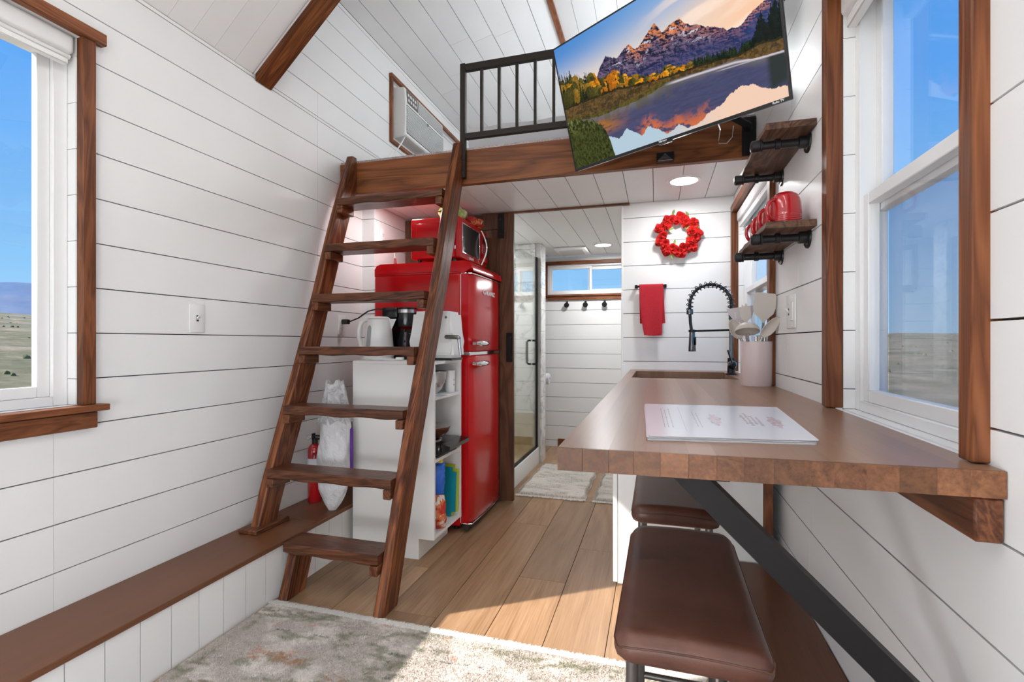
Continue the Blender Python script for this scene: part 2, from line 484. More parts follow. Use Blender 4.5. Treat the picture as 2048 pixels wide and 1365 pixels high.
def thing(name, label, cat, loc=(0, 0, 0), rot=(0, 0, 0), group=None, kind=None):
    o = bpy.data.objects.new(name, None)
    o.empty_display_size = 0.05
    C.objects.link(o)
    o.location = loc; o.rotation_euler = rot
    from mathutils import Euler
    W[o.name] = Matrix.Translation(Vector(loc)) @ Euler(rot).to_matrix().to_4x4()
    return set_props(o, label, cat, group, kind)

def part(name, bm, mat, parent=None, local=False, smooth=True, label=None, kind=None, mesh=None):
    if mesh is None:
        me = bpy.data.meshes.new(name)
        bmesh.ops.recalc_face_normals(bm, faces=bm.faces[:])
        bm.to_mesh(me); bm.free()
    else:
        me = mesh
    if mat is not None:
        me.materials.clear()
        me.materials.append(M[mat] if isinstance(mat, str) else mat)
    o = bpy.data.objects.new(name, me)
    C.objects.link(o)
    if parent is not None:
        o.parent = parent
        w = W.get(parent.name, Matrix.Identity(4))
        W[o.name] = w
        if not local:
            me.transform(w.inverted())
    else:
        W[o.name] = Matrix.Identity(4)
    if smooth:
        me.polygons.foreach_set('use_smooth', [True] * len(me.polygons))
        me.set_sharp_from_angle(angle=math.radians(38))
    if label: o['label'] = label
    if kind: o['kind'] = kind
    return o

def solo(name, bm, mat, label, cat, group=None, kind=None, base=None, smooth=True):
    """a thing that is one mesh; its origin is put at base"""
    me = bpy.data.meshes.new(name)
    bmesh.ops.recalc_face_normals(bm, faces=bm.faces[:])
    bm.to_mesh(me); bm.free()
    b = Vector(base) if base else Vector((0, 0, 0))
    me.transform(Matrix.Translation(-b))
    me.materials.append(M[mat])
    o = bpy.data.objects.new(name, me); C.objects.link(o); o.location = b
    W[o.name] = Matrix.Translation(b)
    if smooth:
        me.polygons.foreach_set('use_smooth', [True] * len(me.polygons))
        me.set_sharp_from_angle(angle=math.radians(38))
    return set_props(o, label, cat, group, kind)

def copy_tree(o, parent=None):
    c = o.copy(); C.objects.link(c)
    if parent is not None: c.parent = parent
    W[c.name] = W.get(o.name, Matrix.Identity(4))
    for ch in list(o.children): copy_tree(ch, c)
    return c

def text_mesh(txt, size, depth=0.001, bold=0.0):
    cu = bpy.data.curves.new('lettering', 'FONT')
    cu.body = txt; cu.size = size; cu.extrude = depth; cu.offset = bold
    cu.align_x = 'CENTER'; cu.align_y = 'CENTER'
    o = bpy.data.objects.new('lettering', cu); C.objects.link(o)
    dg = bpy.context.evaluated_depsgraph_get(); dg.update()
    me = bpy.data.meshes.new_from_object(o.evaluated_get(dg))
    bpy.data.objects.remove(o); bpy.data.curves.remove(cu)
    return me

def np_mesh(name, co, faces, cols=None):
    me = bpy.data.meshes.new(name)
    me.from_pydata(co, [], faces) if not isinstance(co, np.ndarray) else None
    if isinstance(co, np.ndarray):
        k = faces.shape[1]
        me.vertices.add(len(co)); me.vertices.foreach_set('co', co.astype(np.float32).ravel())
        me.loops.add(faces.size); me.loops.foreach_set('vertex_index', faces.astype(np.int32).ravel())
        me.polygons.add(len(faces)); me.polygons.foreach_set('loop_start', np.arange(0, faces.size, k, dtype=np.int32))
        me.update(calc_edges=True)
    if cols is not None:
        a = me.color_attributes.new('col', 'FLOAT_COLOR', 'POINT')
        a.data.foreach_set('color', np.c_[cols, np.ones(len(cols))].astype(np.float32).ravel())
    return me

def vnoise(x, y, seed=0):
    xi = np.floor(x).astype(int); yi = np.floor(y).astype(int); xf = x - xi; yf = y - yi
    def h(a, b):
        n = (a * 374761393 + b * 668265263 + seed * 1442695041) & 0x7fffffff
        n = (n ^ (n >> 13)) * 1274126177 & 0x7fffffff
        return ((n ^ (n >> 16)) & 0xffff) / 65535.0
    sx = xf * xf * (3 - 2 * xf); sy = yf * yf * (3 - 2 * yf)
    return (h(xi, yi) * (1 - sx) + h(xi + 1, yi) * sx) * (1 - sy) + (h(xi, yi + 1) * (1 - sx) + h(xi + 1, yi + 1) * sx) * sy

def fbm(x, y, o=4, seed=0):
    r = 0; a = 0.5; t = 0
    for i in range(o):
        r = r + a * vnoise(x * 2 ** i + 11.3 * i, y * 2 ** i + 5.1 * i, seed + i); t += a; a *= 0.55
    return r / t

# ------------------------------------------------------------------ room dimensions
XL, XR = -1.848, 0.459            # faces of the side walls
YB = 2.585                        # face of the loft beam
YE = 3.28                         # wall between kitchen and bathroom
YF = 5.12                         # far bathroom wall
YR = -1.70                        # wall behind the camera
ZC = 2.00                         # ceiling under the loft
ZE = 2.385                        # eave of the low gable roof
XC = -0.6945                      # ridge
ZD = 3.17                         # top of the dormer walls
YG = 1.97                         # where the dormer starts
SD = 0.24                         # dormer slope
ZRIDGE = ZD + SD * (XC - XL)
SG = (ZRIDGE - ZE) / (XC - XL)    # gable slope
RH = 0.1545
ROWS = [0.977 + RH * k for k in range(-7, 16)]

def cells(a0, a1, z0, z1, ops):
    """rectangles of a0..a1 x z0..z1 that are outside the openings"""
    As = sorted({a0, a1, *[min(max(o[i], a0), a1) for o in ops for i in (0, 1)]})
    Zs = sorted({z0, z1, *[min(max(o[i], z0), z1) for o in ops for i in (2, 3)]})
    out = []
    for i in range(len(As) - 1):
        for j in range(len(Zs) - 1):
            am, zm = (As[i] + As[i + 1]) / 2, (Zs[j] + Zs[j + 1]) / 2
            if not any(o[0] < am < o[1] and o[2] < zm < o[3] for o in ops):
                out.append((As[i], As[i + 1], Zs[j], Zs[j + 1]))
    return out

def wbox(bm, axis, d0, d1, a0, a1, z0, z1, bev=0):
    if axis == 'x': box(bm, d0, d1, a0, a1, z0, z1, bev)
    else: box(bm, a0, a1, d0, d1, z0, z1, bev)

def planks(parent, axis, face, out, a0, a1, z0, z1, ops=(), joints=None, rows=ROWS, mat='paint', th=0.016, gap=0.0038, joint_gap=0.0012):
    """horizontal boards on a wall; face = room side, out = +1/-1 direction away from the room"""
    ops = [(o[0] - 0.003, o[1] + 0.003, o[2] - 0.003, o[3] + 0.003) for o in ops]
    ed = sorted({z0, z1, *[z for z in rows if z0 + 0.01 < z < z1 - 0.01]})
    for r in range(len(ed) - 1):
        za, zb = ed[r] + gap / 2, ed[r + 1] - gap / 2
        if callable(joints): js = joints(ed[r])
        else: js = list(joints or [])
        cuts = [a0] + sorted(j for j in js if a0 + 0.05 < j < a1 - 0.05) + [a1]
        for i in range(len(cuts) - 1):
            s0 = cuts[i] + (joint_gap / 2 if i else 0); s1 = cuts[i + 1] - (joint_gap / 2 if i < len(cuts) - 2 else 0)
            cs = cells(s0, s1, za, zb, ops)
            cs = [c for c in cs if c[1] - c[0] > 0.004 and c[3] - c[2] > 0.004]
            # join touching rectangles of one board
            groups = []
            for c in cs:
                if groups and abs(groups[-1][-1][1] - c[0]) < 1e-6 or (groups and abs(groups[-1][-1][0] - c[0]) < 1e-6):
                    groups[-1].append(c)
                else: groups.append([c])
            for g in groups:
                bm = B()
                for c in g: wbox(bm, axis, face, face + out * th, *c)
                part('plank', bm, mat, parent, smooth=False)

def wall_back(name, axis, d0, d1, a0, a1, z0, z1, ops, label, mat='gap', cat='wall'):
    bm = B()
    for c in cells(a0, a1, z0, z1, ops): wbox(bm, axis, d0, d1, *c)
    o = part(name, bm, mat, None, smooth=False)
    return set_props(o, label, cat, None, 'structure')

# ------------------------------------------------------------------ outside
def outside():
    n_r, n_a = 46, 160
    rs = np.concatenate([[0.5, 2.5], np.geomspace(4.0, 420.0, n_r - 2)])
    az = np.linspace(0, 2 * PI, n_a, endpoint=False)
    R, A = np.meshgrid(rs, az, indexing='ij')
    dx, dy = np.sin(A), np.cos(A)      # azimuth from +y towards +x
    left = np.clip(-dx, 0, 1); right = np.clip(dx, 0, 1)
    k = 0.010 + 0.037 * left + 0.012 * right
    Rm = 110.0
    t = np.clip(R / Rm, 0, 1)
    zt = H + k * Rm
    Z = -0.75 + (zt + 0.75) * (t ** 1.15) - np.clip((R - Rm) / 300, 0, 1) * 6
    Z += (fbm(dx * R * 0.15 + 40, dy * R * 0.15 + 40, 4, 3) - 0.5) * np.clip(R / 25, 0, 1) * 0.9
    X = dx * R + XC; Y = dy * R + 1.5
    co = np.c_[X.ravel(), Y.ravel(), Z.ravel()]
    f = []
    for i in range(n_r - 1):
        for j in range(n_a):
            f.append((i * n_a + j, (i + 1) * n_a + j, (i + 1) * n_a + (j + 1) % n_a, i * n_a + (j + 1) % n_a))
    me = np_mesh('ground', co, np.array(f))
    g = part('ground', None, 'ground', None, mesh=me, smooth=True)
    set_props(g, 'dry sagebrush plain stretching away outside the windows', 'ground', None, 'structure')
    # sagebrush clumps, nobody could count them
    bmv, bmf = [], []
    for i in range(2600):
        a = random.uniform(0, 2 * PI); r = random.uniform(12, 90)
        if 0.3 < a < PI * 0.9 or PI * 1.2 < a < 1.95 * PI or True:
            dxx, dyy = math.sin(a), math.cos(a)
            kk = 0.010 + 0.037 * max(-dxx, 0) + 0.012 * max(dxx, 0)
            tt = min(r / Rm, 1); z = -0.75 + (H + kk * Rm + 0.75) * tt ** 1.15
            x, y = dxx * r + XC, dyy * r + 1.5
            z += float((fbm(np.array([dxx * r * 0.15 + 40]), np.array([dyy * r * 0.15 + 40]), 4, 3)[0] - 0.5) * min(r / 25, 1) * 0.9)
            s = random.uniform(0.06, 0.16)
            b0 = len(bmv)
            for q in range(5):
                an = q * 2 * PI / 5
                bmv.append((x + s * math.cos(an), y + s * math.sin(an), z - 0.03))
            for q in range(5):
                an = (q + 0.5) * 2 * PI / 5
                bmv.append((x + s * 0.7 * math.cos(an), y + s * 0.7 * math.sin(an), z + s * random.uniform(0.5, 0.9)))
            bmv.append((x, y, z + s * 1.0))
            for q in range(5):
                q2 = (q + 1) % 5
                bmf += [(b0 + q, b0 + q2, b0 + 5 + q), (b0 + q2, b0 + 5 + q2, b0 + 5 + q), (b0 + 5 + q, b0 + 5 + q2, b0 + 10)]
    me = bpy.data.meshes.new('sagebrush'); me.from_pydata(bmv, [], bmf)
    s = part('sagebrush', None, 'sage', None, mesh=me, smooth=False)
    set_props(s, 'low grey green sagebrush dotted over the plain outside', 'sagebrush', None, 'stuff')
    # far mountain range to the left
    az = np.linspace(math.radians(-115), math.radians(-20), 150)
    prof = 0.064 + 0.030 * fbm(az * 3.1 + 9, az * 0 + 2, 5, 8)
    prof *= np.clip((az[-1] - az) / 0.35, 0, 1)
    n_l = 12
    co = []
    for l in range(n_l):
        t = l / (n_l - 1)
        for i, a in enumerate(az):
            r = 900 - 180 * (1 - t) + 6 * (float(vnoise(np.array([i * 0.35]), np.array([l * 0.9]), 5)[0]) - 0.5)
            co.append((math.sin(a) * r, math.cos(a) * r, H - 20 + (prof[i] * 900 + 20) * t ** 0.9))
    f = [(l * 150 + i, l * 150 + i + 1, (l + 1) * 150 + i + 1, (l + 1) * 150 + i) for l in range(n_l - 1) for i in range(149)]
    me = np_mesh('mountain', np.array(co), np.array(f))
    m = part('mountain', None, 'mountain', None, mesh=me)
    set_props(m, 'distant hazy blue mountain ridge beyond the plain', 'mountain', None, 'structure')
outside()

# ------------------------------------------------------------------ floor
SEAM0, PW = -0.617, 0.222
def build_floor():
    bm = B(); box(bm, XL, XR, YR, YF, -0.06, -0.010)
    fl = part('floor', bm, 'gap_floor', None, smooth=False)
    set_props(fl, 'oak look plank floor running the length of the house', 'floor', None, 'structure')
    known = {(-1): [2.89], 0: [2.226, 0.2], 1: [2.62, 0.9], (-2): [1.80, 3.9], (-3): [2.19, 0.6]}
    x = SEAM0 - PW * 6
    k = -6
    while x < XR:
        x0, x1 = max(x, XL), min(x + PW, XR)
        if x1 - x0 > 0.01:
            js = list(known.get(k, []))
            y = (min(js) if js else random.uniform(YR + 0.3, YR + 1.1))
            while y > YR + 0.3: y -= random.uniform(1.15, 1.3); js.append(y)
            y = max(js)
            while y < YF - 0.3: y += random.uniform(1.15, 1.3); js.append(y)
            cuts = [YR] + sorted(j for j in js if YR + 0.15 < j < YF - 0.15) + [YF]
            for i in range(len(cuts) - 1):
                bm = B(); box(bm, x0 + 0.0012, x1 - 0.0012, cuts[i] + 0.0010, cuts[i + 1] - 0.0010, -0.0105, 0, 0.0008)
                part('plank', bm, 'floor', fl, smooth=False)
        x += PW; k += 1
build_floor()

# ------------------------------------------------------------------ walls with their openings
WIN_L = (0.25, 1.172, 0.89, 2.12)           # left window  (y0,y1,z0,z1)
WIN_AC = (3.19, 4.58, 2.575, 3.015)
WIN_R = (0.902, 1.497, 0.924, 2.02)
WIN_K = (2.235, 3.225, 0.924, 1.885)
WIN_B = (-1.105, -0.25, 1.60, 1.915)        # bathroom (x0,x1,z0,z1)

def jl(z):
    if z < 0.80: return [1.10 if int(z * 10) % 2 else 1.10, 2.9]
    return [2.38]
wl = wall_back('wall_left', 'x', XL - 0.075, XL - 0.0165, YR, 5.2, 0, ZD, [(0.237, 1.185, 0.877, 2.133), (3.177, 4.593, 2.562, 3.028)], 'white shiplap wall on the left side with window')
planks(wl, 'x', XL, -1, YR, 5.2, 0.0, ZE, [WIN_L], jl)
planks(wl, 'x', XL, -1, YG + 0.05, 5.2, ZE, ZD, [WIN_AC], lambda z: [2.38] if z < 2.5 else [])
def jr(z):
    r = random.Random(int(z * 1000)); return [r.uniform(1.7, 2.2), 0.2]
wr = wall_back('wall_right', 'x', XR + 0.0165, XR + 0.075, YR, 5.2, 0, ZD, [(0.889, 1.510, 0.911, 2.033), (2.222, 3.238, 0.911, 1.898)], 'white shiplap wall on the right side behind the counter')
planks(wr, 'x', XR, 1, YR, YE, 0.0, ZC + 0.40, [WIN_R, WIN_K], jr)
planks(wr, 'x', XR, 1, YE, 5.2, 0.0, ZC + 0.40, [], [])
planks(wr, 'x', XR, 1, YG + 0.05, 5.2, ZC + 0.40, ZD, [], [3.1])
# wall between kitchen and bathroom
OP = (-1.0, -0.217, -0.1, ZC)
we = wall_back('wall_back', 'y', YE + 0.0165, YE + 0.08, XL, XR, 0, ZC, [OP], 'white shiplap wall with red wreath at kitchen end')
planks(we, 'y', YE, 1, -0.217, XR, 0.0, ZC)
planks(we, 'y', YE, 1, XL, -1.0, 0.0, ZC)
bm = B(); box(bm, -0.2175, -0.205, YE - 0.004, YE + 0.12, 0, ZC, 0.002)
t_ = part('trim_1', bm, 'paint', None, smooth=False); set_props(t_, 'white corner edge of the bathroom doorway beside wreath wall', 'trim', None, 'structure')
# far wall
wf = wall_back('wall_far', 'y', YF + 0.0165, YF + 0.08, XL, XR, 0, ZC, [(-1.118, -0.237, 1.587, 1.928)], 'white shiplap wall at the far end of the bathroom', 'gap')
planks(wf, 'y', YF, 1, XL, XR, 0.0, ZC, [WIN_B], rows=[1.436 + 0.152 * k for k in range(-9, 4) if k != 3])
bm = B(); box(bm, -0.99, XR, YF - 0.016, YF, 0, 0.085, 0.002)
t_ = part('baseboard_far', bm, 'trim_x', None); set_props(t_, 'brown baseboard along the far bathroom wall', 'baseboard', None, 'structure')
# wall behind the camera with a half glazed door
wb = wall_back('wall_rear', 'y', YR - 0.08, YR, XL, XR, 0, ZE, [(-1.2, -0.4, 0, 2.03)], 'white wall behind the camera with entry door', 'paint_wall')
bm = B(); prism(bm, [(XL, ZE), (XR, ZE), (XC, ZRIDGE)], 'y', YR - 0.08, YR)
part('gable', bm, 'paint_wall', wb, smooth=False)
dr = thing('door_1', 'half glazed white entry door behind the camera', 'door', (-0.8, YR - 0.05, 0), kind='structure')
bm = B()
for c in cells(-1.19, -0.41, 0.0, 2.02, [(-1.05, -0.55, 1.05, 1.85)]): wbox(bm, 'y', YR - 0.06, YR - 0.02, *c)
part('door_leaf', bm, 'cabinet', dr, smooth=False)
bm = B(); box(bm, -1.05, -0.55, YR - 0.042, YR - 0.038, 1.05, 1.85); part('pane', bm, 'glass', dr, smooth=False)
bm = B(); cyl(bm, (-0.47, YR - 0.02, 1.0), (-0.47, YR + 0.035, 1.0), 0.014); cyl(bm, (-0.47, YR + 0.03, 1.0), (-0.58, YR + 0.03, 1.0), 0.01); part('handle', bm, 'black', dr)

# ------------------------------------------------------------------ ceiling: low gable, then dormers
ce = wall_back('ceiling', 'y', 5.2, 5.28, XL, XR, 2.1, ZD, [], 'white plank vaulted ceiling over sitting area and loft', 'paint_wall', 'ceiling')
bm = B(); prism(bm, [(XL, ZD), (XR, ZD), (XC, ZRIDGE)], 'y', 5.2, 5.28); part('gable', bm, 'paint', ce, smooth=False)
def slope_board(parent, side, y0, y1, xa, xb, z_at, nrm, mat='paint', th=0.014):
    f = (lambda x: x) if side < 0 else (lambda x: 2 * XC - x)
    n = Vector((nrm[0] * (1 if side < 0 else -1), 0, nrm[1]))
    bm = B(); quadbox(bm, [(f(xa), y0, z_at(xa)), (f(xb), y0, z_at(xb)), (f(xb), y1, z_at(xb)), (f(xa), y1, z_at(xa))], n, th)
    return part('plank', bm, mat, parent, smooth=False)
zg = lambda x: ZE + SG * (x - XL)
zd = lambda x: ZD + SD * (x - XL)
for side in (-1, 1):
    # near slope, boards run up the slope
    y = 1.91
    while y > YR:
        slope_board(ce, side, max(y - 0.107, YR), y - 0.001, XL, XC, zg, (SG, -1)); y -= 0.107
    # dormer boards run along the house, their joints at the measured spacing
    n = 0
    xs = [XL] + [-1.746 + 0.1515 * k for k in range(7)] + [XC]
    for i in range(len(xs) - 1):
        g = 0.0018
        ys = [YG - 0.02, random.uniform(3.2, 4.4), 5.2]
        for j in range(2):
            slope_board(ce, side, ys[j] + 0.001, ys[j + 1] - 0.001, xs[i] + g, xs[i + 1] - g, zd, (SD, -1))
    # backing behind the boards, then the cheek between the two roofs
    bm = B()
    f = (lambda x: x) if side < 0 else (lambda x: 2 * XC - x)
    q = [(f(XL - 0.08), YG - 0.03, zd(XL - 0.08) + 0.016), (f(XC), YG - 0.03, zd(XC) + 0.016), (f(XC), 5.2, zd(XC) + 0.016), (f(XL - 0.08), 5.2, zd(XL - 0.08) + 0.016)]
    quadbox(bm, q, (0, 0, -1), 0.04)
    part('dormer_backing', bm, 'gap', ce, smooth=False)
    bm = B()
    q = [(f(XL - 0.08), YR, zg(XL - 0.08) + 0.02), (f(XC), YR, zg(XC) + 0.02), (f(XC), 1.95, zg(XC) + 0.02), (f(XL - 0.08), 1.95, zg(XL - 0.08) + 0.02)]
    quadbox(bm, q, (0, 0, -1), 0.05)
    part('gable_backing', bm, 'gap_white', ce, smooth=False)
    bm = B(); prism(bm, [(f(XL), zg(XL)), (f(XC), zg(XC)), (f(XC), zd(XC) + 0.03), (f(XL), zd(XL) + 0.03)], 'y', 1.915, 1.955)
    part('dormer_cheek', bm, 'paint', ce, smooth=False)
    # brown rafter along the cheek
    bm = B()
    def q4(x, dz): return (f(x), 0, zg(x) + dz)
    pts = [(f(XL + 0.004), zg(XL) - 0.028), (f(XC), zg(XC) - 0.028), (f(XC), zg(XC) + 0.03), (f(XL + 0.004), zg(XL) + 0.03)]
    prism(bm, pts, 'y', 1.922, 2.022)
    o = part('roof_beam', bm, 'slope', None)
    set_props(o, 'dark grained roof beam climbing the %s slope' % ('left' if side < 0 else 'right'), 'beam', None, 'structure')
bm = B(); box(bm, XC - 0.02, XC + 0.02, YG + 0.05, 5.2, ZRIDGE - 0.026, ZRIDGE - 0.004, 0.002)
o = part('trim_2', bm, 'trim_y', None); set_props(o, 'thin brown ridge trim along the loft ceiling peak', 'trim', None, 'structure')

# loft deck, its beam and the boards under it
lf = wall_back('loft_deck', 'x', XL, XR, YB + 0.04, 5.2, ZC + 0.018, 2.17, [], 'loft deck with white plank underside over kitchen and bathroom', 'gap', 'floor')
xs = [XL] + [-1.704 + 0.1535 * k for k in range(14)] + [XR]
for i in range(len(xs) - 1):
    if xs[i + 1] - xs[i] < 0.02: continue
    js = [random.uniform(2.75, 3.15)] if i < 6 else ([random.uniform(3.0, 3.2)] if random.random() < 0.3 else [])
    cuts = [YB + 0.04] + js + [YE]
    for a, b in list(zip(cuts[:-1], cuts[1:])) + [(YE + 0.001, YF)]:
        bm = B(); box(bm, xs[i] + 0.0018, xs[i + 1] - 0.0018, a + 0.0008, b - 0.0008, ZC, ZC + 0.016)
        part('plank', bm, 'paint', lf, smooth=False)
bm = B(); box(bm, XL + 0.002, XR - 0.003, YB, YB + 0.038, 1.99, 2.18, 0.002)
o = part('loft_beam', bm, 'beam_x', None)
set_props(o, 'wide brown beam across the front of the loft', 'beam', None, 'structure')
bm = B(); box(bm, -1.17, -0.165, YE - 0.028, YE - 0.002, 1.988, 1.9995, 0.001)
o = part('trim_3', bm, 'trim_x', None); set_props(o, 'thin brown strip on ceiling above the bathroom doorway', 'trim', None, 'structure')

# chase box in the corner behind the fridge
ch = wall_back('wall_chase', 'x', XL, -1.776, 2.842, YE, 0.0, ZC, [], 'narrow boxed chase in the corner behind the fridge')
planks(ch, 'y', 2.825, 1, XL + 0.001, -1.759, 0.0, ZC)
planks(ch, 'x', -1.759, -1, 2.842, YE, 0.0, ZC)

# ------------------------------------------------------------------ ledges (wheel boxes) along both walls
LX, LZ = -1.562, 0.24
ll = thing('wheel_ledge', 'long brown topped ledge along the left wall', 'ledge', (LX, 0.5, 0), kind='structure')
y = 1.267 - 0.104 * 28
while y < YE - 0.05:
    bm = B(); box(bm, LX - 0.014, LX, max(y + 0.0014, YR), min(y + 0.1026, 2.81), 0, LZ - 0.020)
    if y < 2.8: part('panel', bm, 'paint', ll, smooth=False)
    else: bm.free()
    y += 0.104
bm = B(); box(bm, XL + 0.001, LX - 0.0145, YR, 2.82, 0, LZ - 0.021); part('core', bm, 'gap_white', ll, smooth=False)
for a, b in ((YR, 1.998), (2.0, 2.82)):
    bm = B(); box(bm, XL + 0.001, LX + 0.012, a, b, LZ - 0.020, LZ, 0.003); part('top_board', bm, 'ledge', ll)
lr = thing('wheel_ledge', 'brown topped ledge at the foot of right wall', 'ledge', (0.3, 1.0, 0), kind='structure')
bm = B(); box(bm, 0.185, XR - 0.001, YR, 2.05, 0, 0.24); part('core', bm, 'paint', lr, smooth=False)
bm = B(); box(bm, 0.175, XR - 0.001, YR, 2.05, 0.2405, 0.262, 0.004); part('top_board', bm, 'ledge', lr)
bm = B(); box(bm, 0.41, XR - 0.002, 2.0, 2.05, 0.2625, 0.30, 0.004); part('end_block', bm, 'stain_z', lr)

# ------------------------------------------------------------------ windows
def window(name, label, mapf, a0, a1, z0, z1, out=0.066, fw=(0.05, 0.05, 0.05, 0.05), split=None, slider=None, screen=False, casing=(), mats=('trim_y', 'trim_z'), reveal=True, vents=True):
    """mapf(a, d, z): a along the wall, d outwards, z up. fw: frame widths low-a, high-a, bottom, top"""
    base = mapf((a0 + a1) / 2, 0, z0)
    w = thing(name, label, 'window', base, kind='structure')
    def bx(bm, a, b, d0, d1, za, zb, bev=0.0):
        p, q = mapf(a, d0, za), mapf(b, d1, zb)
        box(bm, p[0], q[0], p[1], q[1], p[2], q[2], bev)
    if reveal:
        for (a, b, za, zb) in ((a0 - 0.012, a0 - 0.0005, z0, z1), (a1 + 0.0005, a1 + 0.012, z0, z1), (a0 - 0.012, a1 + 0.012, z1 + 0.0005, z1 + 0.012), (a0 - 0.012, a1 + 0.012, z0 - 0.012, z0 - 0.0005)):
            if zb - za > 0.1:
                zs = [za] + [r for r in ROWS if za + 0.02 < r < zb - 0.02] + [zb]
                for i in range(len(zs) - 1):
                    bm = B(); bx(bm, a, b, 0.017, out, zs[i] + 0.001, zs[i + 1] - 0.001); part('reveal_board', bm, 'paint', w, smooth=False)
            else:
                bm = B(); bx(bm, a, b, 0.017, out, za, zb); part('reveal_board', bm, 'paint', w, smooth=False)
    # vinyl frame, stepped
    bm = B()
    l, r, b, t = fw
    for (p, q, za, zb) in ((a0, a0 + l * 0.55, z0, z1), (a1 - r * 0.55, a1, z0, z1), (a0 + l * 0.55, a1 - r * 0.55, z0, z0 + b * 0.55), (a0 + l * 0.55, a1 - r * 0.55, z1 - t * 0.55, z1)):
        bx(bm, p, q, out - 0.012, out + 0.05, za, zb, 0.0015)
    part('frame', bm, 'vinyl', w)
    def sash(p, q, za, zb, d, ww, name='sash'):
        bm = B()
        bx(bm, p, p + ww, d, d + 0.026, za, zb, 0.002); bx(bm, q - ww, q, d, d + 0.026, za, zb, 0.002)
        bx(bm, p + ww, q - ww, d, d + 0.026, za, za + ww, 0.002); bx(bm, p + ww, q - ww, d, d + 0.026, zb - ww, zb, 0.002)
        s = part(name, bm, 'vinyl', w)
        bm = B(); bx(bm, p + ww * 0.9, q - ww * 0.9, d + 0.012, d + 0.015, za + ww * 0.9, zb - ww * 0.9); part('pane', bm, 'glass', s, smooth=False)
        return s
    i0, i1, j0, j1 = a0 + l * 0.55, a1 - r * 0.55, z0 + b * 0.55, z1 - t * 0.55
    sw = min(l, r, b, t) * 0.5 + 0.008
    if split:
        sash(i0, i1, split - 0.022, j1, out + 0.024, sw * 1.1)
        sash(i0, i1, j0, split + 0.022, out - 0.004, sw)
        if screen:
            bm = B(); bx(bm, i0, i1, out + 0.052, out + 0.053, j0, split); part('insect_screen', bm, 'glass_screen', w, smooth=False)
    elif slider:
        sash(i0, slider + 0.02, j0, j1, out - 0.004, sw)
        sash(slider - 0.02, i1, j0, j1, out + 0.024, sw * 1.4)
    else:
        sash(i0, i1, j0, j1, out + 0.004, max(sw, l * 0.45))
    for i, (nm, a, b, d0, d1, za, zb, mt) in enumerate(casing):
        bm = B(); bx(bm, a, b, d0, d1, za, zb, 0.002); part(nm, bm, mt, w)
    return w

mL = lambda a, d, z: (XL - d, a, z)
mR = lambda a, d, z: (XR + d, a, z)
mF = lambda a, d, z: (a, YF + d, z)
a0, a1, z0, z1 = WIN_L
window('window_1', 'tall window on left wall with brown trim looking onto the plain', mL, a0, a1, z0, z1, 0.066, (0.07, 0.075, 0.055, 0.085), casing=(
    ('trim_board', a1, a1 + 0.040, -0.02, 0.012, z0, z1, 'trim_z'),
    ('trim_board', a0 - 0.04, a0, -0.02, 0.012, z0, z1, 'trim_z'),
    ('head_trim', a0 - 0.07, a1 + 0.068, -0.030, -0.0005, z1, z1 + 0.040, 'trim_y'),
    ('stool_board', a0 - 0.07, a1 + 0.068, -0.045, 0.06, z0 - 0.022, z0 - 0.001, 'trim_y'),
    ('apron_board', a0 - 0.05, a1 + 0.045, -0.02, -0.0005, z0 - 0.080, z0 - 0.026, 'trim_y')))
a0, a1, z0, z1 = WIN_R
window('window_2', 'double hung window over the near end of the counter', mR, a0, a1, z0, z1, 0.056, (0.055, 0.055, 0.045, 0.05), split=1.455, screen=True, casing=(
    ('trim_board', a1, a1 + 0.042, -0.022, 0.0165, 0.926, z1 + 0.04, 'trim_z'),
    ('trim_board', a0 - 0.034, a0, -0.022, 0.0165, 0.926, z1 + 0.04, 'trim_z'),
    ('head_trim', a0, a1, -0.022, 0.0165, z1, z1 + 0.04, 'trim_y')))
a0, a1, z0, z1 = WIN_K
window('window_3', 'double hung window beside the sink behind the faucet', mR, a0, a1, z0, z1, 0.056, (0.055, 0.055, 0.045, 0.05), split=1.40, casing=(
    ('trim_board', a1, a1 + 0.040, -0.022, 0.0165, 0.926, z1 + 0.04, 'trim_z'),
    ('trim_board', a0 - 0.05, a0, -0.022, 0.0165, 0.926, z1 + 0.04, 'trim_z'),
    ('head_trim', a0, a1, -0.022, 0.0165, z1, z1 + 0.042, 'trim_y')))
a0, a1, z0, z1 = WIN_B
window('window_4', 'long low sliding window high on bathroom wall', mF, a0, a1, z0, z1, 0.03, (0.04, 0.04, 0.035, 0.035), slider=-0.66, casing=(
    ('trim_board', a0 - 0.03, a0, -0.018, 0.0165, z0 - 0.04, z1 + 0.035, 'trim_z'),
    ('trim_board', a1, a1 + 0.03, -0.018, 0.0165, z0 - 0.04, z1 + 0.035, 'trim_z'),
    ('head_trim', a0, a1, -0.018, 0.0165, z1, z1 + 0.035, 'trim_x'),
    ('stool_board', a0, a1, -0.03, 0.0165, z0 - 0.02, z0, 'trim_x'),
    ('apron_board', a0, a1, -0.018, -0.0005, z0 - 0.06, z0 - 0.021, 'trim_x')))
a0, a1, z0, z1 = WIN_AC
window('window_5', 'low wide loft window with brown trim around the air conditioner', mL, a0, a1, z0, z1, 0.03, (0.05, 0.05, 0.04, 0.04), casing=(
    ('trim_board', a0 - 0.025, a0, -0.02, 0.0165, z0 - 0.025, z1 + 0.002, 'trim_z'),
    ('trim_board', a1, a1 + 0.03, -0.02, 0.0165, z0 - 0.025, z1 + 0.002, 'trim_z'),
    ('head_trim', a0 - 0.03, a1 + 0.04, -0.026, -0.0005, z1 + 0.002, z1 + 0.03, 'trim_y'),
    ('sill_board', a0, a1, -0.02, 0.0165, z0 - 0.025, z0, 'trim_y')))

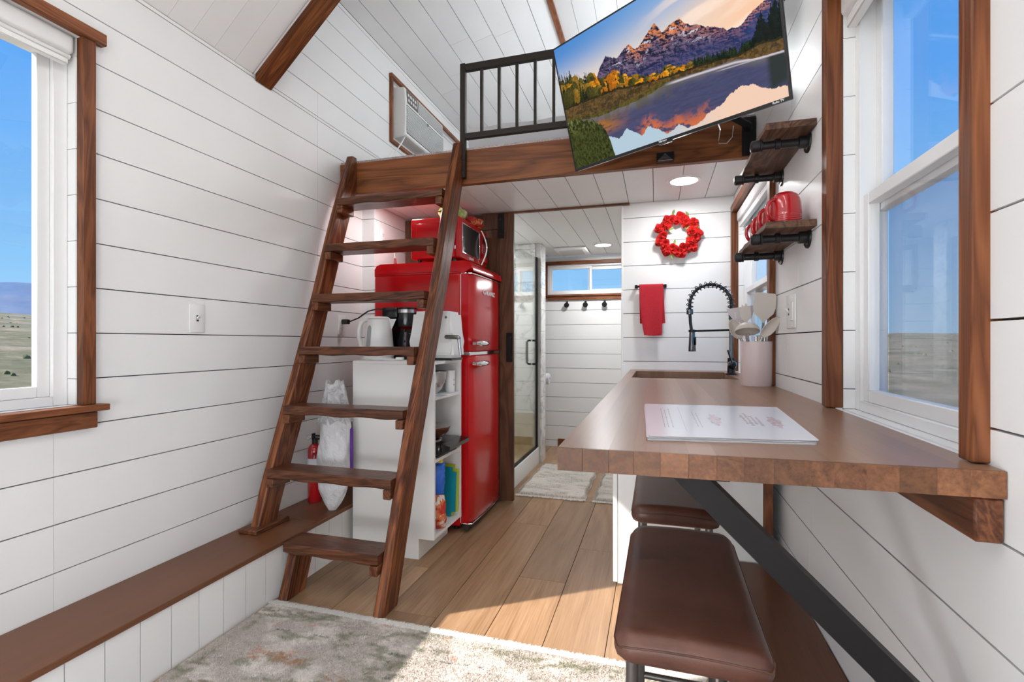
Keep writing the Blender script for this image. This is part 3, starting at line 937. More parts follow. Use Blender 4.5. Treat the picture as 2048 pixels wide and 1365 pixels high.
def blind(x, sgn, y0, y1, z, label):
    """roller blind cassette hung in the window head; sgn = direction out of the room"""
    t = thing('roller_blind', label, 'blind', (x, (y0 + y1) / 2, z), group='white roller blinds in the windows')
    bm = B(); box(bm, x, x + sgn * 0.045, y0, y1, z - 0.062, z, 0.012, 3); part('cassette', bm, 'vinyl', t)
    bm = B(); cyl(bm, (x + sgn * 0.025, y0 + 0.004, z - 0.067), (x + sgn * 0.025, y1 - 0.004, z - 0.067), 0.010, n=12); part('fabric_roll', bm, 'plastic', t)
    bm = B(); box(bm, x + sgn * 0.012, x + sgn * 0.036, y0 + 0.002, y1 - 0.012, z - 0.098, z - 0.078, 0.003); part('bottom_bar', bm, 'vinyl', t)
blind(XL - 0.006, -1, 0.26, 1.165, 2.118, 'rolled up white blind at head of the left window')
blind(XR + 0.006, 1, 0.915, 1.490, 2.016, 'rolled up white blind at head of the counter window')
blind(XR + 0.006, 1, 2.245, 3.215, 1.883, 'rolled up white blind at head of the sink window')

# ------------------------------------------------------------------ lamps
def recessed(x, y, z, r, power, label, cat='light', glow=True):
    t = thing('recessed_light', label, cat, (x, y, z), group='round recessed ceiling lights')
    bm = B(); lathe(bm, (x, y, z), [(r * 1.0, -0.001), (r * 1.02, -0.006), (r * 1.22, -0.004), (r * 1.26, 0.0), (r * 1.0, 0.0)], 40)
    part('trim_ring', bm, 'plastic', t)
    bm = B(); lathe(bm, (x, y, z), [(0, -0.0035), (r * 1.0, -0.0035)], 40); part('lens', bm, 'lens', t, smooth=False)
    l = bpy.data.lights.new('lamp', 'AREA'); l.shape = 'DISK'; l.size = r * 2; l.energy = power; l.color = (0.97, 0.985, 1)
    o = bpy.data.objects.new('lamp', l); C.objects.link(o); o.parent = t; o.location = (0, 0, -0.008)
recessed(0.149, 2.894, ZC, 0.072, P_KITCHEN, 'round recessed light glowing in the ceiling above the sink')
recessed(-0.47, 4.60, ZC, 0.072, P_BATH, 'round recessed light glowing in the bathroom ceiling')

def fill_panel(x, y, label, power, sx=0.34, sy=1.15, loft=False):  # panels added out of view to brighten the room
    """flat fill panel added on the roof slope"""
    side = -1 if x < XC else 1
    zf = (zd if loft else zg)
    xm = x if side < 0 else 2 * XC - x
    k = SD if loft else SG
    z = zf(xm) - 0.012
    ang = math.atan(k) * (-1 if side < 0 else 1)
    t = thing('fill_panel_light', label, 'light', (x, y, z), (0, ang, 0), 'fill panels added on the ceiling out of view')
    bm = B()
    for (p, q, c, d) in ((-sx / 2, sx / 2, -sy / 2, -sy / 2 + 0.02), (-sx / 2, sx / 2, sy / 2 - 0.02, sy / 2), (-sx / 2, -sx / 2 + 0.02, -sy / 2 + 0.02, sy / 2 - 0.02), (sx / 2 - 0.02, sx / 2, -sy / 2 + 0.02, sy / 2 - 0.02)):
        box(bm, p, q, c, d, -0.012, 0.008)
    part('frame', bm, 'plastic', t, local=True, smooth=False)
    bm = B(); box(bm, -sx / 2 + 0.02, sx / 2 - 0.02, -sy / 2 + 0.02, sy / 2 - 0.02, -0.006, 0.002); part('diffuser', bm, 'fill_lens', t, local=True, smooth=False)
    l = bpy.data.lights.new('lamp', 'AREA'); l.shape = 'RECTANGLE'; l.size = sx - 0.04; l.size_y = sy - 0.04; l.energy = power; l.color = (0.93, 0.975, 1)
    o = bpy.data.objects.new('lamp', l); C.objects.link(o); o.parent = t; o.location = (0, 0, -0.018)
fill_panel(-1.35, 0.55, 'long flat fill panel added on the left roof slope over the window', P_PANEL, sy=1.3)
fill_panel(-1.35, -0.95, 'long flat fill panel added on left roof slope by entry door', P_PANEL, sy=1.3)
fill_panel(-0.05, 0.55, 'long flat fill panel added on the right roof slope over the counter end', P_PANEL, sy=1.3)
fill_panel(-0.05, -0.95, 'long flat fill panel added on right roof slope by entry door', P_PANEL, sy=1.3)
def fill_globe(name, c, r, power, label, foot):  # glowing globes added to even out the light, none of them in view
    c = Vector(c); foot = Vector(foot)
    t = thing(name, label, 'lamp', foot)
    bm = B(); lathe(bm, c, [(r * math.sin(PI * k / 16), -r * math.cos(PI * k / 16)) for k in range(17)], 32); part('globe_shade', bm, emit('fill_globe_glow', (0.93, 0.975, 1, 1), power / (PI * 4 * PI * r * r)), t)
    d = (foot - c).normalized()
    bm = B(); cyl(bm, c + d * r * 0.98, foot, 0.010, n=12); part('stem', bm, 'black', t)
    n = d if abs(d.z) > 0.9 else d
    bm = B(); cyl(bm, foot - d * 0.015, foot - d * 0.0005, 0.06 if abs(d.z) < 0.9 else 0.12, n=28); part('base', bm, 'black', t)
fill_globe('fill_floor_globe', (-1.25, -1.05, 0.60), 0.17, P_GLOBE, 'fill globe on a stem added in left rear corner behind the camera', (-1.25, -1.05, 0.0005))
fill_globe('fill_floor_globe', (-0.10, -1.00, 0.60), 0.17, P_GLOBE, 'fill globe on a stem added in right rear corner behind the camera', (-0.10, -1.00, 0.0005))
fill_globe('fill_floor_globe', (-0.66, -0.60, 0.42), 0.12, P_GLOBE * 0.8, 'low fill globe added on the floor just behind the camera', (-0.66, -0.60, 0.0085))
fill_globe('fill_wall_globe', (0.30, 3.35, 2.74), 0.09, P_LOFT2, 'round fill globe added over the loft bed hidden by television', (XR - 0.0005, 3.35, 2.74))  # added to brighten the loft ceiling, hidden by the television
recessed(-1.50, 2.74, ZC, 0.06, P_KITCHEN * 0.5, 'round hidden fill light added in ceiling above ladder and microwave')  # added fill, hidden behind the ladder's top tread
recessed(-1.45, 3.85, ZC, 0.06, P_BATH * 0.6, 'round hidden fill light added inside the shower ceiling')  # added fill for the shower, hidden behind the microwave
fill_panel(0.10, 4.2, 'flat fill panel added on the loft ceiling above the bed', P_LOFT, sx=0.3, sy=0.9, loft=True)  # added fill for the loft, out of sight behind the television
# ------------------------------------------------------------------ counter of glued staves
CZ = 0.924; CX0, CX1 = -0.158, XR - 0.001
SINK = (-0.087, 0.353, 2.53, 3.10)
def counter():
    t = thing('butcher_block_counter', 'long glossy butcher block counter along the right wall', 'counter', ((CX0 + CX1) / 2, 2.0, CZ - 0.038))
    cuts = [35, 130, 240, 345, 450, 570, 690, 810, 935, 1065, 1195, 1330, 1470, 1640, 1770, 1925]
    # widths of the blocks seen on the near end
    wd = [1.0, 1.05, .95, 1.0, 1.05, 1.0, .95, 1.0, 1.0, .95, 1.0, 1.0, 1.1, .95, 1.0]
    tot = sum(wd); x = CX0
    for i, w in enumerate(wd):
        x1 = x + w / tot * (CX1 - CX0)
        ya = 0.812 + (x - CX0) / (CX1 - CX0) * 0.02
        segs = [(ya, YE - 0.001)]
        if x1 > SINK[0] and x < SINK[1]:
            segs = [(ya, SINK[2]), (SINK[3], YE - 0.001)]
        for (a, b) in segs:
            xs0, xs1 = x, x1
            bm = B(); box(bm, xs0, xs1 - 0.0001, a + 0.004, b, CZ - 0.038, CZ)
            st = part('stave', bm, 'counter', t, smooth=False)
            if a < 1:
                bm = B(); box(bm, xs0, xs1 - 0.0003, a, a + 0.0045, CZ - 0.0378, CZ - 0.0003); part('end_grain', bm, 'endgrain', st, smooth=False)
        x = x1
    bm = B()
    return t
counter()
bm = B(); box(bm, XR - 0.036, XR - 0.0015, 0.834, 1.55, CZ - 0.039 - 0.062, CZ - 0.0385, 0.003)
solo('counter_cleat', bm, 'stain_y', 'brown wooden cleat fixed to the wall under the near end of the counter', 'cleat', base=(XR - 0.02, 1.2, CZ - 0.09))
t = thing('cord_clip', 'small black socket block under the counter on the cleat', 'outlet', (XR - 0.05, 1.06, CZ - 0.06))
bm = B(); box(bm, XR - 0.058, XR - 0.0365, 1.03, 1.09, CZ - 0.068, CZ - 0.0385, 0.002); part('housing', bm, 'black', t)
bm = B(); [box(bm, XR - 0.0592, XR - 0.0578, 1.045 + 0.016 * k, 1.051 + 0.016 * k, CZ - 0.060, CZ - 0.047) for k in range(2)]; part('slots', bm, 'steel', t)

# black steel diagonal brace
def brace():
    t = thing('counter_brace', 'black steel diagonal brace holding up the near end of the counter', 'brace', (0.3, 0.85, 0.4))
    x0, x1 = 0.022, XR - 0.002
    top = CZ - 0.039
    z_left = top - (x1 - x0) * 0.98
    w = 0.056
    bm = B()
    prism(bm, [(x0, top), (x0 + w, top), (x1, top - (x1 - x0 - w) * 0.98), (x1, z_left)], 'y', 0.838, 0.846)
    part('web', bm, 'black', t, smooth=False)
    bm = B()
    prism(bm, [(x0 + w - 0.006, top), (x0 + w, top), (x1, top - (x1 - x0 - w) * 0.98), (x1, top - (x1 - x0 - w + 0.006) * 0.98)], 'y', 0.846, 0.892)
    part('flange', bm, 'black', t, smooth=False)
    bm = B(); box(bm, x0 - 0.03, x0 + 0.09, 0.838, 0.892, top - 0.005, top - 0.0003, 0.001); part('top_plate', bm, 'black', t)
brace()

# ------------------------------------------------------------------ sink cabinet, sink, faucet
def kitchen_cabinet():
    x0, x1, ya, yb, zt = -0.150, 0.39, 2.06, YE - 0.002, CZ - 0.039
    t = thing('sink_cabinet', 'white base cabinet under the far end of the counter', 'cabinet', ((x0 + x1) / 2, (ya + yb) / 2, 0))
    bm = B(); prism(bm, [(x0, 0.112), (x0 + 0.05, 0.112), (x0 + 0.05, 0.0), (x1, 0.0), (x1, zt), (x0, zt)], 'y', ya, ya + 0.016); part('side_panel', bm, 'cabinet', t, smooth=False)
    bm = B(); box(bm, x0 + 0.05, x0 + 0.064, ya + 0.016, yb, 0.0, 0.112); part('toe_kick', bm, 'cabinet', t, smooth=False)
    bm = B(); box(bm, x0, x1, ya + 0.016, yb, 0.112, 0.128); part('bottom_panel', bm, 'cabinet', t, smooth=False)
    bm = B(); box(bm, x1 - 0.012, x1, ya + 0.016, yb, 0.0, zt); part('back_panel', bm, 'cabinet', t, smooth=False)
    n = 3; dy = (yb - ya) / n
    for i in range(n):
        p, q = ya + 0.001 + i * dy, ya - 0.002 + (i + 1) * dy
        bm = B(); box(bm, x0 - 0.020, x0 - 0.002, p, q, 0.72, zt - 0.003, 0.0015); d = part('drawer', bm, 'cabinet', t)
        bm = B(); tube(bm, [(x0 - 0.02, (p + q) / 2 - 0.05, 0.80), (x0 - 0.04, (p + q) / 2 - 0.05, 0.80), (x0 - 0.04, (p + q) / 2 + 0.05, 0.80), (x0 - 0.02, (p + q) / 2 + 0.05, 0.80)], 0.004, 6); part('handle', bm, 'black', d)
        bm = B(); box(bm, x0 - 0.020, x0 - 0.002, p, q, 0.115, 0.715, 0.0015); d = part('door', bm, 'cabinet', t)
        bm = B(); tube(bm, [(x0 - 0.02, q - 0.04, 0.55), (x0 - 0.04, q - 0.04, 0.55), (x0 - 0.04, q - 0.04, 0.66), (x0 - 0.02, q - 0.04, 0.66)], 0.004, 6); part('handle', bm, 'black', d)
kitchen_cabinet()
bm = B(); box(bm, 0.392, 0.425, 2.062, 2.078, 0.0, CZ - 0.039, 0.001)
solo('filler_strip', bm, 'trim_z', 'narrow brown filler strip between white cabinet end and wall', 'strip', base=(0.41, 2.07, 0))
def sink():
    x0, x1, ya, yb = SINK
    t = thing('sink', 'dark undermount sink let into the far end of the counter', 'sink', ((x0 + x1) / 2, (ya + yb) / 2, CZ - 0.24))
    bm = B()
    zt, zb = CZ - 0.0392, CZ - 0.22
    # basin walls and floor, with thickness
    for (a, b, c, d) in ((x0 - 0.012, x0 - 0.001, ya - 0.012, yb + 0.012), (x1 + 0.001, x1 + 0.012, ya - 0.012, yb + 0.012)):
        box(bm, a, b, c, d, zb, zt)
    for (c, d) in ((ya - 0.012, ya - 0.001), (yb + 0.001, yb + 0.012)):
        box(bm, x0 - 0.001, x1 + 0.001, c, d, zb, zt)
    box(bm, x0 - 0.012, x1 + 0.012, ya - 0.012, yb + 0.012, zb - 0.008, zb)
    part('basin', bm, 'gunmetal', t, smooth=False)
    bm = B(); lathe(bm, ((x0 + x1) / 2, (ya + yb) / 2, zb), [(0, 0.001), (0.03, 0.001), (0.042, 0.004), (0.045, 0.0005)], 24); part('drain', bm, 'chrome', t)
sink()

def faucet():
    fx, fy = 0.392, 2.90
    t = thing('faucet', 'tall black spring neck faucet with hanging spray head', 'faucet', (fx, fy, CZ))
    bm = B(); lathe(bm, (fx, fy, CZ), [(0, 0.0), (0.027, 0.0), (0.027, 0.006), (0.021, 0.010), (0.019, 0.085), (0.019, 0.09), (0, 0.09)], 24); part('base', bm, 'gunblk', t)
    bm = B(); cyl(bm, (fx, fy, CZ + 0.088), (fx, fy, CZ + 0.335), 0.010, n=16); part('riser', bm, 'gunmetal', t)
    bm = B(); lathe(bm, (fx + 0.0, fy - 0.04, CZ + 0.055), [(0, -0.028), (0.016, -0.024), (0.023, -0.008), (0.023, 0.010), (0.014, 0.026), (0, 0.028)], 20, (0, 1, 0)); part('valve', bm, 'gunblk', t)
    bm = B(); tube(bm, [(fx, fy - 0.06, CZ + 0.06), (fx - 0.012, fy - 0.066, CZ + 0.09), (fx - 0.026, fy - 0.07, CZ + 0.135)], 0.005, 8); part('lever', bm, 'gunmetal', t)
    bm = B()
    for k in range(9): lathe(bm, (fx, fy, CZ + 0.30 + k * 0.006), [(0.010, 0), (0.0145, 0.0015), (0.0145, 0.004), (0.010, 0.0055)], 20)
    part('collar', bm, 'gunmetal', t)
    # hose path: up, over and down
    R = 0.106; top = CZ + 0.385
    path = [Vector((fx, fy, CZ + 0.34))]
    for k in range(0, 25):
        a = PI * k / 24
        path.append(Vector((fx - R + R * math.cos(a), fy, top + R * math.sin(a) * 1.02)))
    end = Vector((fx - 2 * R, fy, top - 0.03))
    path.append(end)
    pathh = path + [Vector((fx - 2 * R + 0.003, fy, top - 0.10)), Vector((fx - 2 * R + 0.010, fy, CZ + 0.235))]
    bm = B(); tube(bm, pathh, 0.0085, 12); part('hose', bm, 'gunblk', t)
    # spring
    L = [0]
    for a, b in zip(path[:-1], path[1:]): L.append(L[-1] + (b - a).length)
    turns = 17; pts = []
    N = turns * 14
    for k in range(N + 1):
        s = L[-1] * k / N
        i = max(j for j in range(len(L)) if L[j] <= s + 1e-9); i = min(i, len(path) - 2)
        f = (s - L[i]) / (L[i + 1] - L[i]); p = path[i].lerp(path[i + 1], f)
        d = (path[i + 1] - path[i]).normalized(); u = Vector((0, 1, 0)); v = d.cross(u)
        an = 2 * PI * k / 14
        pts.append(p + u * (0.0175 * math.cos(an)) + v * (0.0175 * math.sin(an)))
    bm = B(); tube(bm, pts, 0.0027, 6); part('spring', bm, 'gunmetal', t)
    bm = B(); lathe(bm, (fx - 2 * R, fy, top - 0.055), [(0, 0), (0.017, 0), (0.018, 0.004), (0.018, 0.026), (0.015, 0.03), (0, 0.03)], 20); part('spring_clip', bm, 'gunmetal', t)
    hx = fx - 2 * R + 0.012
    bm = B(); lathe(bm, (hx, fy, CZ + 0.125), [(0, 0), (0.0195, 0.0), (0.0205, 0.004), (0.017, 0.06), (0.0145, 0.112), (0.010, 0.122), (0, 0.122)], 24); hd = part('spray_head', bm, 'gunmetal', t)
    bm = B(); box(bm, hx + 0.013, hx + 0.020, fy - 0.022, fy - 0.010, CZ + 0.160, CZ + 0.205, 0.002); part('spray_button', bm, 'gunblk', hd)
    bm = B(); cyl(bm, (hx + 0.012, fy, CZ + 0.238), (fx, fy, CZ + 0.243), 0.0055, n=12); part('arm', bm, 'gunblk', t)
    bm = B(); lathe(bm, (hx, fy, CZ + 0.230), [(0.0146, 0), (0.019, 0.002), (0.019, 0.014), (0.0146, 0.016)], 20); part('holder_ring', bm, 'gunblk', t)
faucet()

# ------------------------------------------------------------------ utensil crock
KX, KY = 0.392, 2.205
def crock():
    t = thing('utensil_crock', 'pale pink round crock full of utensils on the counter', 'crock', (KX, KY, CZ))
    bm = B(); lathe(bm, (KX, KY, CZ), [(0, 0.0), (0.057, 0.0), (0.0585, 0.003), (0.0595, 0.177), (0.0585, 0.179), (0.0560, 0.177), (0.0555, 0.006), (0, 0.006)], 48)
    part('body', bm, 'crock', t)
crock()

def blade_mesh(outline, th, bend=0.0):
    """flat head drawn in (x,z); thickness along y, a little dished"""
    bm = B()
    A = [bm.verts.new((x, -th / 2 + bend * (x * x) * 40, z)) for x, z in outline]
    Bv = [bm.verts.new((x, th / 2 + bend * (x * x) * 40, z)) for x, z in outline]
    bm.faces.new(A); bm.faces.new(Bv[::-1]); bridge(bm, A[::-1], Bv[::-1])
    return bm

def utensil(name, label, foot, head, build, yaw=0.0, grp='kitchen utensils standing in the crock'):
    """local z runs from the foot inside the crock to the head, local -y is the side shown to the room"""
    foot, head = Vector(foot), Vector(head)
    d = (head - foot); L = d.length; z = d.normalized()
    f = Vector((0.174 * math.cos(yaw) - 0.985 * math.sin(yaw), 0.174 * math.sin(yaw) + 0.985 * math.cos(yaw), 0))
    y = (f - z * f.dot(z)).normalized(); x = y.cross(z)
    rot = Matrix((x, y, z)).transposed().to_euler()
    t = thing(name, label, 'utensil', foot, rot, grp)
    bm = B(); tube(bm, [(0, 0, 0.0), (0, 0, L * 0.6), (0, 0.002, L)], 0.0055, 10, rs=[0.0075, 0.0062, 0.0048]); part('handle', bm, 'steel', t, local=True)
    build(t, L)
    return t
Z0 = CZ + 0.010
def spat(t, L):
    o = [(-0.005, 0), (-0.010, 0.010), (-0.034, 0.034), (-0.040, 0.055), (-0.039, 0.108), (-0.032, 0.120), (0.034, 0.116), (0.039, 0.108), (0.040, 0.058), (0.034, 0.036), (0.010, 0.010), (0.005, 0)]
    bm = blade_mesh([(x, z + L - 0.01) for x, z in o], 0.005, -0.02); part('blade', bm, 'silicone', t, local=True)
def spoon(t, L, mat='silicone', w=0.026, l=0.046, lean=0.0):
    bm = B()
    def fn(u, v):
        q = 2 * PI * v
        zz = l - 0.006 + l * u * math.sin(q) * (1 + 0.12 * math.sin(q))
        return (w * u * math.cos(q) + lean * (zz + 0.006), -0.014 * (u * u) + 0.010, L + zz)
    grid(bm, fn, 6, 30, 0.0025)
    part('bowl', bm, mat, t, local=True)
def turner(t, L):
    o = [(-0.006, 0), (-0.014, 0.010), (-0.034, 0.020), (-0.050, 0.055), (-0.054, 0.078), (0.054, 0.070), (0.050, 0.050), (0.034, 0.020), (0.014, 0.010), (0.006, 0)]
    bm = blade_mesh([(x, z + L - 0.01) for x, z in o], 0.004, -0.01); p = part('blade', bm, 'silicone2', t, local=True)
    for x in (-0.024, 0.0, 0.024):
        bm = B(); box(bm, x - 0.0025, x + 0.0025, -0.0052, 0.0042, L + 0.018, L + 0.045); part('slot', bm, 'gap_white', p, local=True)
def ladle(t, L):
    bm = B(); rr = 0.044
    n = Vector((0, -0.56, -0.83)); ux = Vector((1, 0, 0)); uy = n.cross(ux)
    c = Vector((0, -0.016, L + 0.012))
    def fn(u, v):
        th = u * PI * 0.5; q = 2 * PI * v
        return c - n * (rr * 0.80 * math.cos(th)) + (ux * math.cos(q) + uy * math.sin(q)) * (rr * math.sin(th))
    grid(bm, fn, 9, 32, 0.0025)
    part('bowl', bm, 'silicone', t, local=True)
def pfork(t, L):
    o = [(-0.004, 0), (-0.018, 0.016), (-0.022, 0.062), (-0.014, 0.056), (-0.010, 0.074), (-0.002, 0.062), (0.005, 0.078), (0.012, 0.060), (0.021, 0.064), (0.020, 0.018), (0.004, 0)]
    part('fork_head', blade_mesh([(x, z + L - 0.006) for x, z in o], 0.007), 'silicone', t, local=True)
utensil('spatula', 'wide beige silicone spatula, tallest in the pink crock', (0.408, 2.240, Z0), (0.414, 2.180, 1.190), spat, -0.05)
utensil('slotted_turner', 'lilac grey slotted turner leaning left out of crock', (0.400, 2.250, Z0), (0.356, 2.285, 1.187), turner, 0.0)
utensil('ladle', 'beige silicone ladle facing the room, hanging over the rim of pink crock', (0.374, 2.215, Z0), (0.353, 2.165, 1.134), ladle, 0.0)
utensil('serving_spoon', 'beige silicone spoon leaning right against the wall', (0.350, 2.200, Z0), (0.404, 2.148, 1.122), lambda t, L: spoon(t, L, 'silicone', 0.020, 0.046, 0.30), 0.0)
utensil('mixing_spoon', 'beige leaf shaped spoon leaning far left out of the crock', (0.425, 2.215, Z0), (0.333, 2.205, 1.118), lambda t, L: spoon(t, L, 'silicone', 0.024, 0.042), 0.35)
utensil('pasta_fork', 'beige utensil behind the ladle with a jagged head', (0.382, 2.245, Z0), (0.355, 2.212, 1.190), pfork, 0.0)
for i, (dx, dy, hx, hy) in enumerate(((0.030, -0.010, 0.036, -0.018), (0.018, -0.030, 0.024, -0.034), (-0.004, -0.036, -0.008, -0.042))):
    bm = B(); tube(bm, [(KX + dx, KY + dy, Z0), (KX + hx, KY + hy, CZ + 0.215 - 0.008 * i)], 0.006, 10)
    solo('steel_utensil', bm, 'steel', ['short steel utensil handle at right rim of the crock', 'short steel utensil handle just left of the rightmost one', 'short steel utensil handle at near rim of the crock'][i], 'utensil', 'kitchen utensils standing in the crock', base=(KX + dx, KY + dy, Z0))

# ------------------------------------------------------------------ laminated sheets on the counter
def papers():
    t = thing('paper_stack', 'stack of white laminated sheets with faint print lying on counter', 'papers', (0.12, 1.16, CZ))
    q0 = [(-0.013, 0.917), (0.268, 0.955), (0.300, 1.415), (-0.028, 1.390)]
    for k in range(6):
        dx, dy = random.uniform(-0.003, 0.003), random.uniform(-0.003, 0.003)
        if k == 5: dx = dy = 0
        r = random.uniform(-0.006, 0.006) if k < 5 else 0
        cx, cy = 0.13, 1.17
        q = [(cx + (x - cx) * math.cos(r) - (y - cy) * math.sin(r) + dx, cy + (x - cx) * math.sin(r) + (y - cy) * math.cos(r) + dy) for x, y in q0]
        qq = []
        for i in range(4):   # rounded corners
            p0, p1, p2 = Vector(q[i - 1]), Vector(q[i]), Vector(q[(i + 1) % 4])
            a = p1 + (p0 - p1).normalized() * 0.006; b = p1 + (p2 - p1).normalized() * 0.006
            qq += [tuple(a), tuple(a * 0.25 + b * 0.25 + p1 * 0.5), tuple(b)]
        bm = B(); prism(bm, qq, 'z', CZ + 0.0002 + k * 0.0014, CZ + 0.0002 + k * 0.0014 + 0.0011)
        s = part('sheet', bm, 'paper', t, smooth=False)
    zt = CZ + 0.0002 + 5 * 0.0014 + 0.0011
    def P(u, v):      # u across width (near edge left->right), v away
        a = Vector(q0[0]).lerp(Vector(q0[1]), u); b = Vector(q0[3]).lerp(Vector(q0[2]), u)
        return a.lerp(b, v)
    bm = B()
    def mark(u0, u1, v0, v1):
        pts = [P(u0, v0), P(u1, v0), P(u1, v1), P(u0, v1)]
        f = bm.faces.new([bm.verts.new((p.x, p.y, zt + 0.0003)) for p in pts]); return f
    mark(0.245, 0.248, 0.12, 0.86)
    for c, (ra, rb) in ((0.11, (0.2, 0.8)), (0.135, (0.2, 0.75)), (0.165, (0.2, 0.8)), (0.33, (0.24, 0.7)), (0.355, (0.22, 0.68))):
        v = ra
        while v < rb:
            l = random.uniform(0.02, 0.07); mark(c, c + 0.007, v, min(v + l, rb)); v += l + 0.012
    for c, r0, r1 in ((0.66, 0.34, 0.62), (0.69, 0.30, 0.66), (0.72, 0.34, 0.60), (0.75, 0.3, 0.55)):
        v = r0
        while v < r1:
            l = random.uniform(0.03, 0.06); mark(c + random.uniform(-.008, .008), c + 0.018, v, v + l); v += l + 0.008
    part('printed_lines', bm, 'ink', s, smooth=False)
    for cu, cv in ((0.47, 0.46), (0.86, 0.43)):
        # one ragged oval print, faint, with a scalloped outline
        bm = B(); pts = []
        for k in range(28):
            a = 2 * PI * k / 28; q = 1 + 0.16 * math.sin(a * 7) + 0.10 * math.sin(a * 4 + 1)
            p = P(cu + 0.040 * q * math.cos(a), cv + 0.155 * q * math.sin(a)); pts.append(bm.verts.new((p.x, p.y, zt + 0.0003)))
        bm.faces.new(pts)
        part('printed_emblem', bm, 'ink_red', s, smooth=False)
papers()

# ------------------------------------------------------------------ pipe shelves and mugs
def pipe_shelf(z, label, grp):
    y0, y1, x0 = 1.654, 2.148, 0.3185
    t = thing('pipe_shelf', label, 'shelf', (0.4, (y0 + y1) / 2, z - 0.05), group=grp)
    bm = B()
    N = 14
    # board with slightly uneven edges
    def fn(i, top, xx):
        return (xx, y0 + (y1 - y0) * i / N, z - (0 if top else 0.020))
    rings = []
    for i in range(N + 1):
        w = 0.0015 * math.sin(i * 1.7) + random.uniform(-0.001, 0.001)
        y = y0 + (y1 - y0) * i / N
        rings.append([bm.verts.new(p) for p in ((x0 + w, y, z - 0.018), (x0 + w + 0.002, y, z), (XR - 0.002, y, z), (XR - 0.002, y, z - 0.020), (x0 + w + 0.003, y, z - 0.020))])
    for i in range(N): bridge(bm, rings[i], rings[i + 1])
    bm.faces.new(rings[0][::-1]); bm.faces.new(rings[-1])
    part('board', bm, 'shelf', t)
    for yy in (1.742, 2.085):
        zz = z - 0.0365
        bm = B(); cyl(bm, (0.305, yy, zz), (XR - 0.004, yy, zz), 0.0125, n=16)
        p = part('pipe', bm, 'pipe', t)
        bm = B(); lathe(bm, (0.292, yy, zz), [(0, 0), (0.014, 0.001), (0.0185, 0.005), (0.0185, 0.026), (0.0165, 0.028), (0.0185, 0.030), (0.0185, 0.034), (0.0125, 0.036)], 20, (1, 0, 0)); part('end_cap', bm, 'pipe', p)
        bm = B(); lathe(bm, (0.362, yy, zz), [(0.0125, 0), (0.0165, 0.002), (0.0165, 0.016), (0.0125, 0.018)], 18, (1, 0, 0)); part('coupling', bm, 'pipe', p)
        bm = B(); lathe(bm, (XR - 0.0005, yy, zz), [(0, -0.005), (0.034, -0.005), (0.035, -0.001), (0.035, 0.0)], 28, (1, 0, 0)); lathe(bm, (XR - 0.03, yy, zz), [(0.0125, 0), (0.019, 0.002), (0.019, 0.022), (0.024, 0.0255)], 20, (1, 0, 0)); fl = part('flange', bm, 'pipe', p)
        for k in range(4):
            a = PI / 4 + k * PI / 2
            bm = B(); cyl(bm, (XR - 0.008, yy + 0.027 * math.cos(a), zz + 0.027 * math.sin(a)), (XR - 0.005, yy + 0.027 * math.cos(a), zz + 0.027 * math.sin(a)), 0.0042, n=8); part('screw', bm, 'pipe', t)
pipe_shelf(1.766, 'upper empty wood shelf on black iron pipes', 'pipe shelves on the right wall')
pipe_shelf(1.466, 'lower wood shelf on black iron pipes carrying red mugs', 'pipe shelves on the right wall')

def mug():
    t = thing('mug', 'red glazed mug upside down, nearest on the lower pipe shelf', 'mug', (0, 0, 0), group='red mugs upside down on the shelf')
    bm = B()
    # upside down: rim on the shelf at z=0, foot on top
    prof = [(0.0425, 0.006), (0.0435, 0.0), (0.0465, 0.0), (0.0475, 0.002)]
    for k in range(5):
        z = 0.006 + 0.0055 * k
        prof += [(0.0472 - 0.0002 * k, z), (0.0462 - 0.0002 * k, z + 0.0018), (0.0462 - 0.0002 * k, z + 0.0028), (0.0472 - 0.0002 * k, z + 0.0045)]
    prof += [(0.0455, 0.050), (0.0440, 0.068), (0.0415, 0.082), (0.0370, 0.093), (0.0300, 0.0995), (0.024, 0.101), (0.023, 0.1035), (0.021, 0.1035), (0.020, 0.1015), (0, 0.1010)]
    prof = [(0, 0.094), (0.028, 0.093), (0.038, 0.080), (0.0425, 0.05)] + prof
    lathe(bm, (0, 0, 0), prof, 40)
    part('body', bm, 'red_mug', t, local=True)
    bm = B()
    pts = []
    for k in range(17):
        a = -PI / 2 + PI * k / 16
        pts.append((-0.040 - 0.034 * math.cos(a), 0, 0.045 + 0.033 * math.sin(a)))
    tube(bm, pts, 0.0062, 10)
    part('handle', bm, 'red_mug', t, local=True)
    return t
mg = mug()
for i, (y, rz) in enumerate(((1.732, 0.62), (1.842, 0.55), (1.952, 0.55), (2.062, 0.5))):
    o = mg if i == 0 else copy_tree(mg)
    o.location = (0.391, y, 1.4665); o.rotation_euler = (0, 0, rz)
    o['label'] = ['red glazed mug upside down, nearest on the lower pipe shelf', 'red glazed mug upside down, second along the lower shelf', 'red glazed mug upside down, third along the lower shelf', 'red glazed mug upside down, last along the lower shelf by the window'][i]

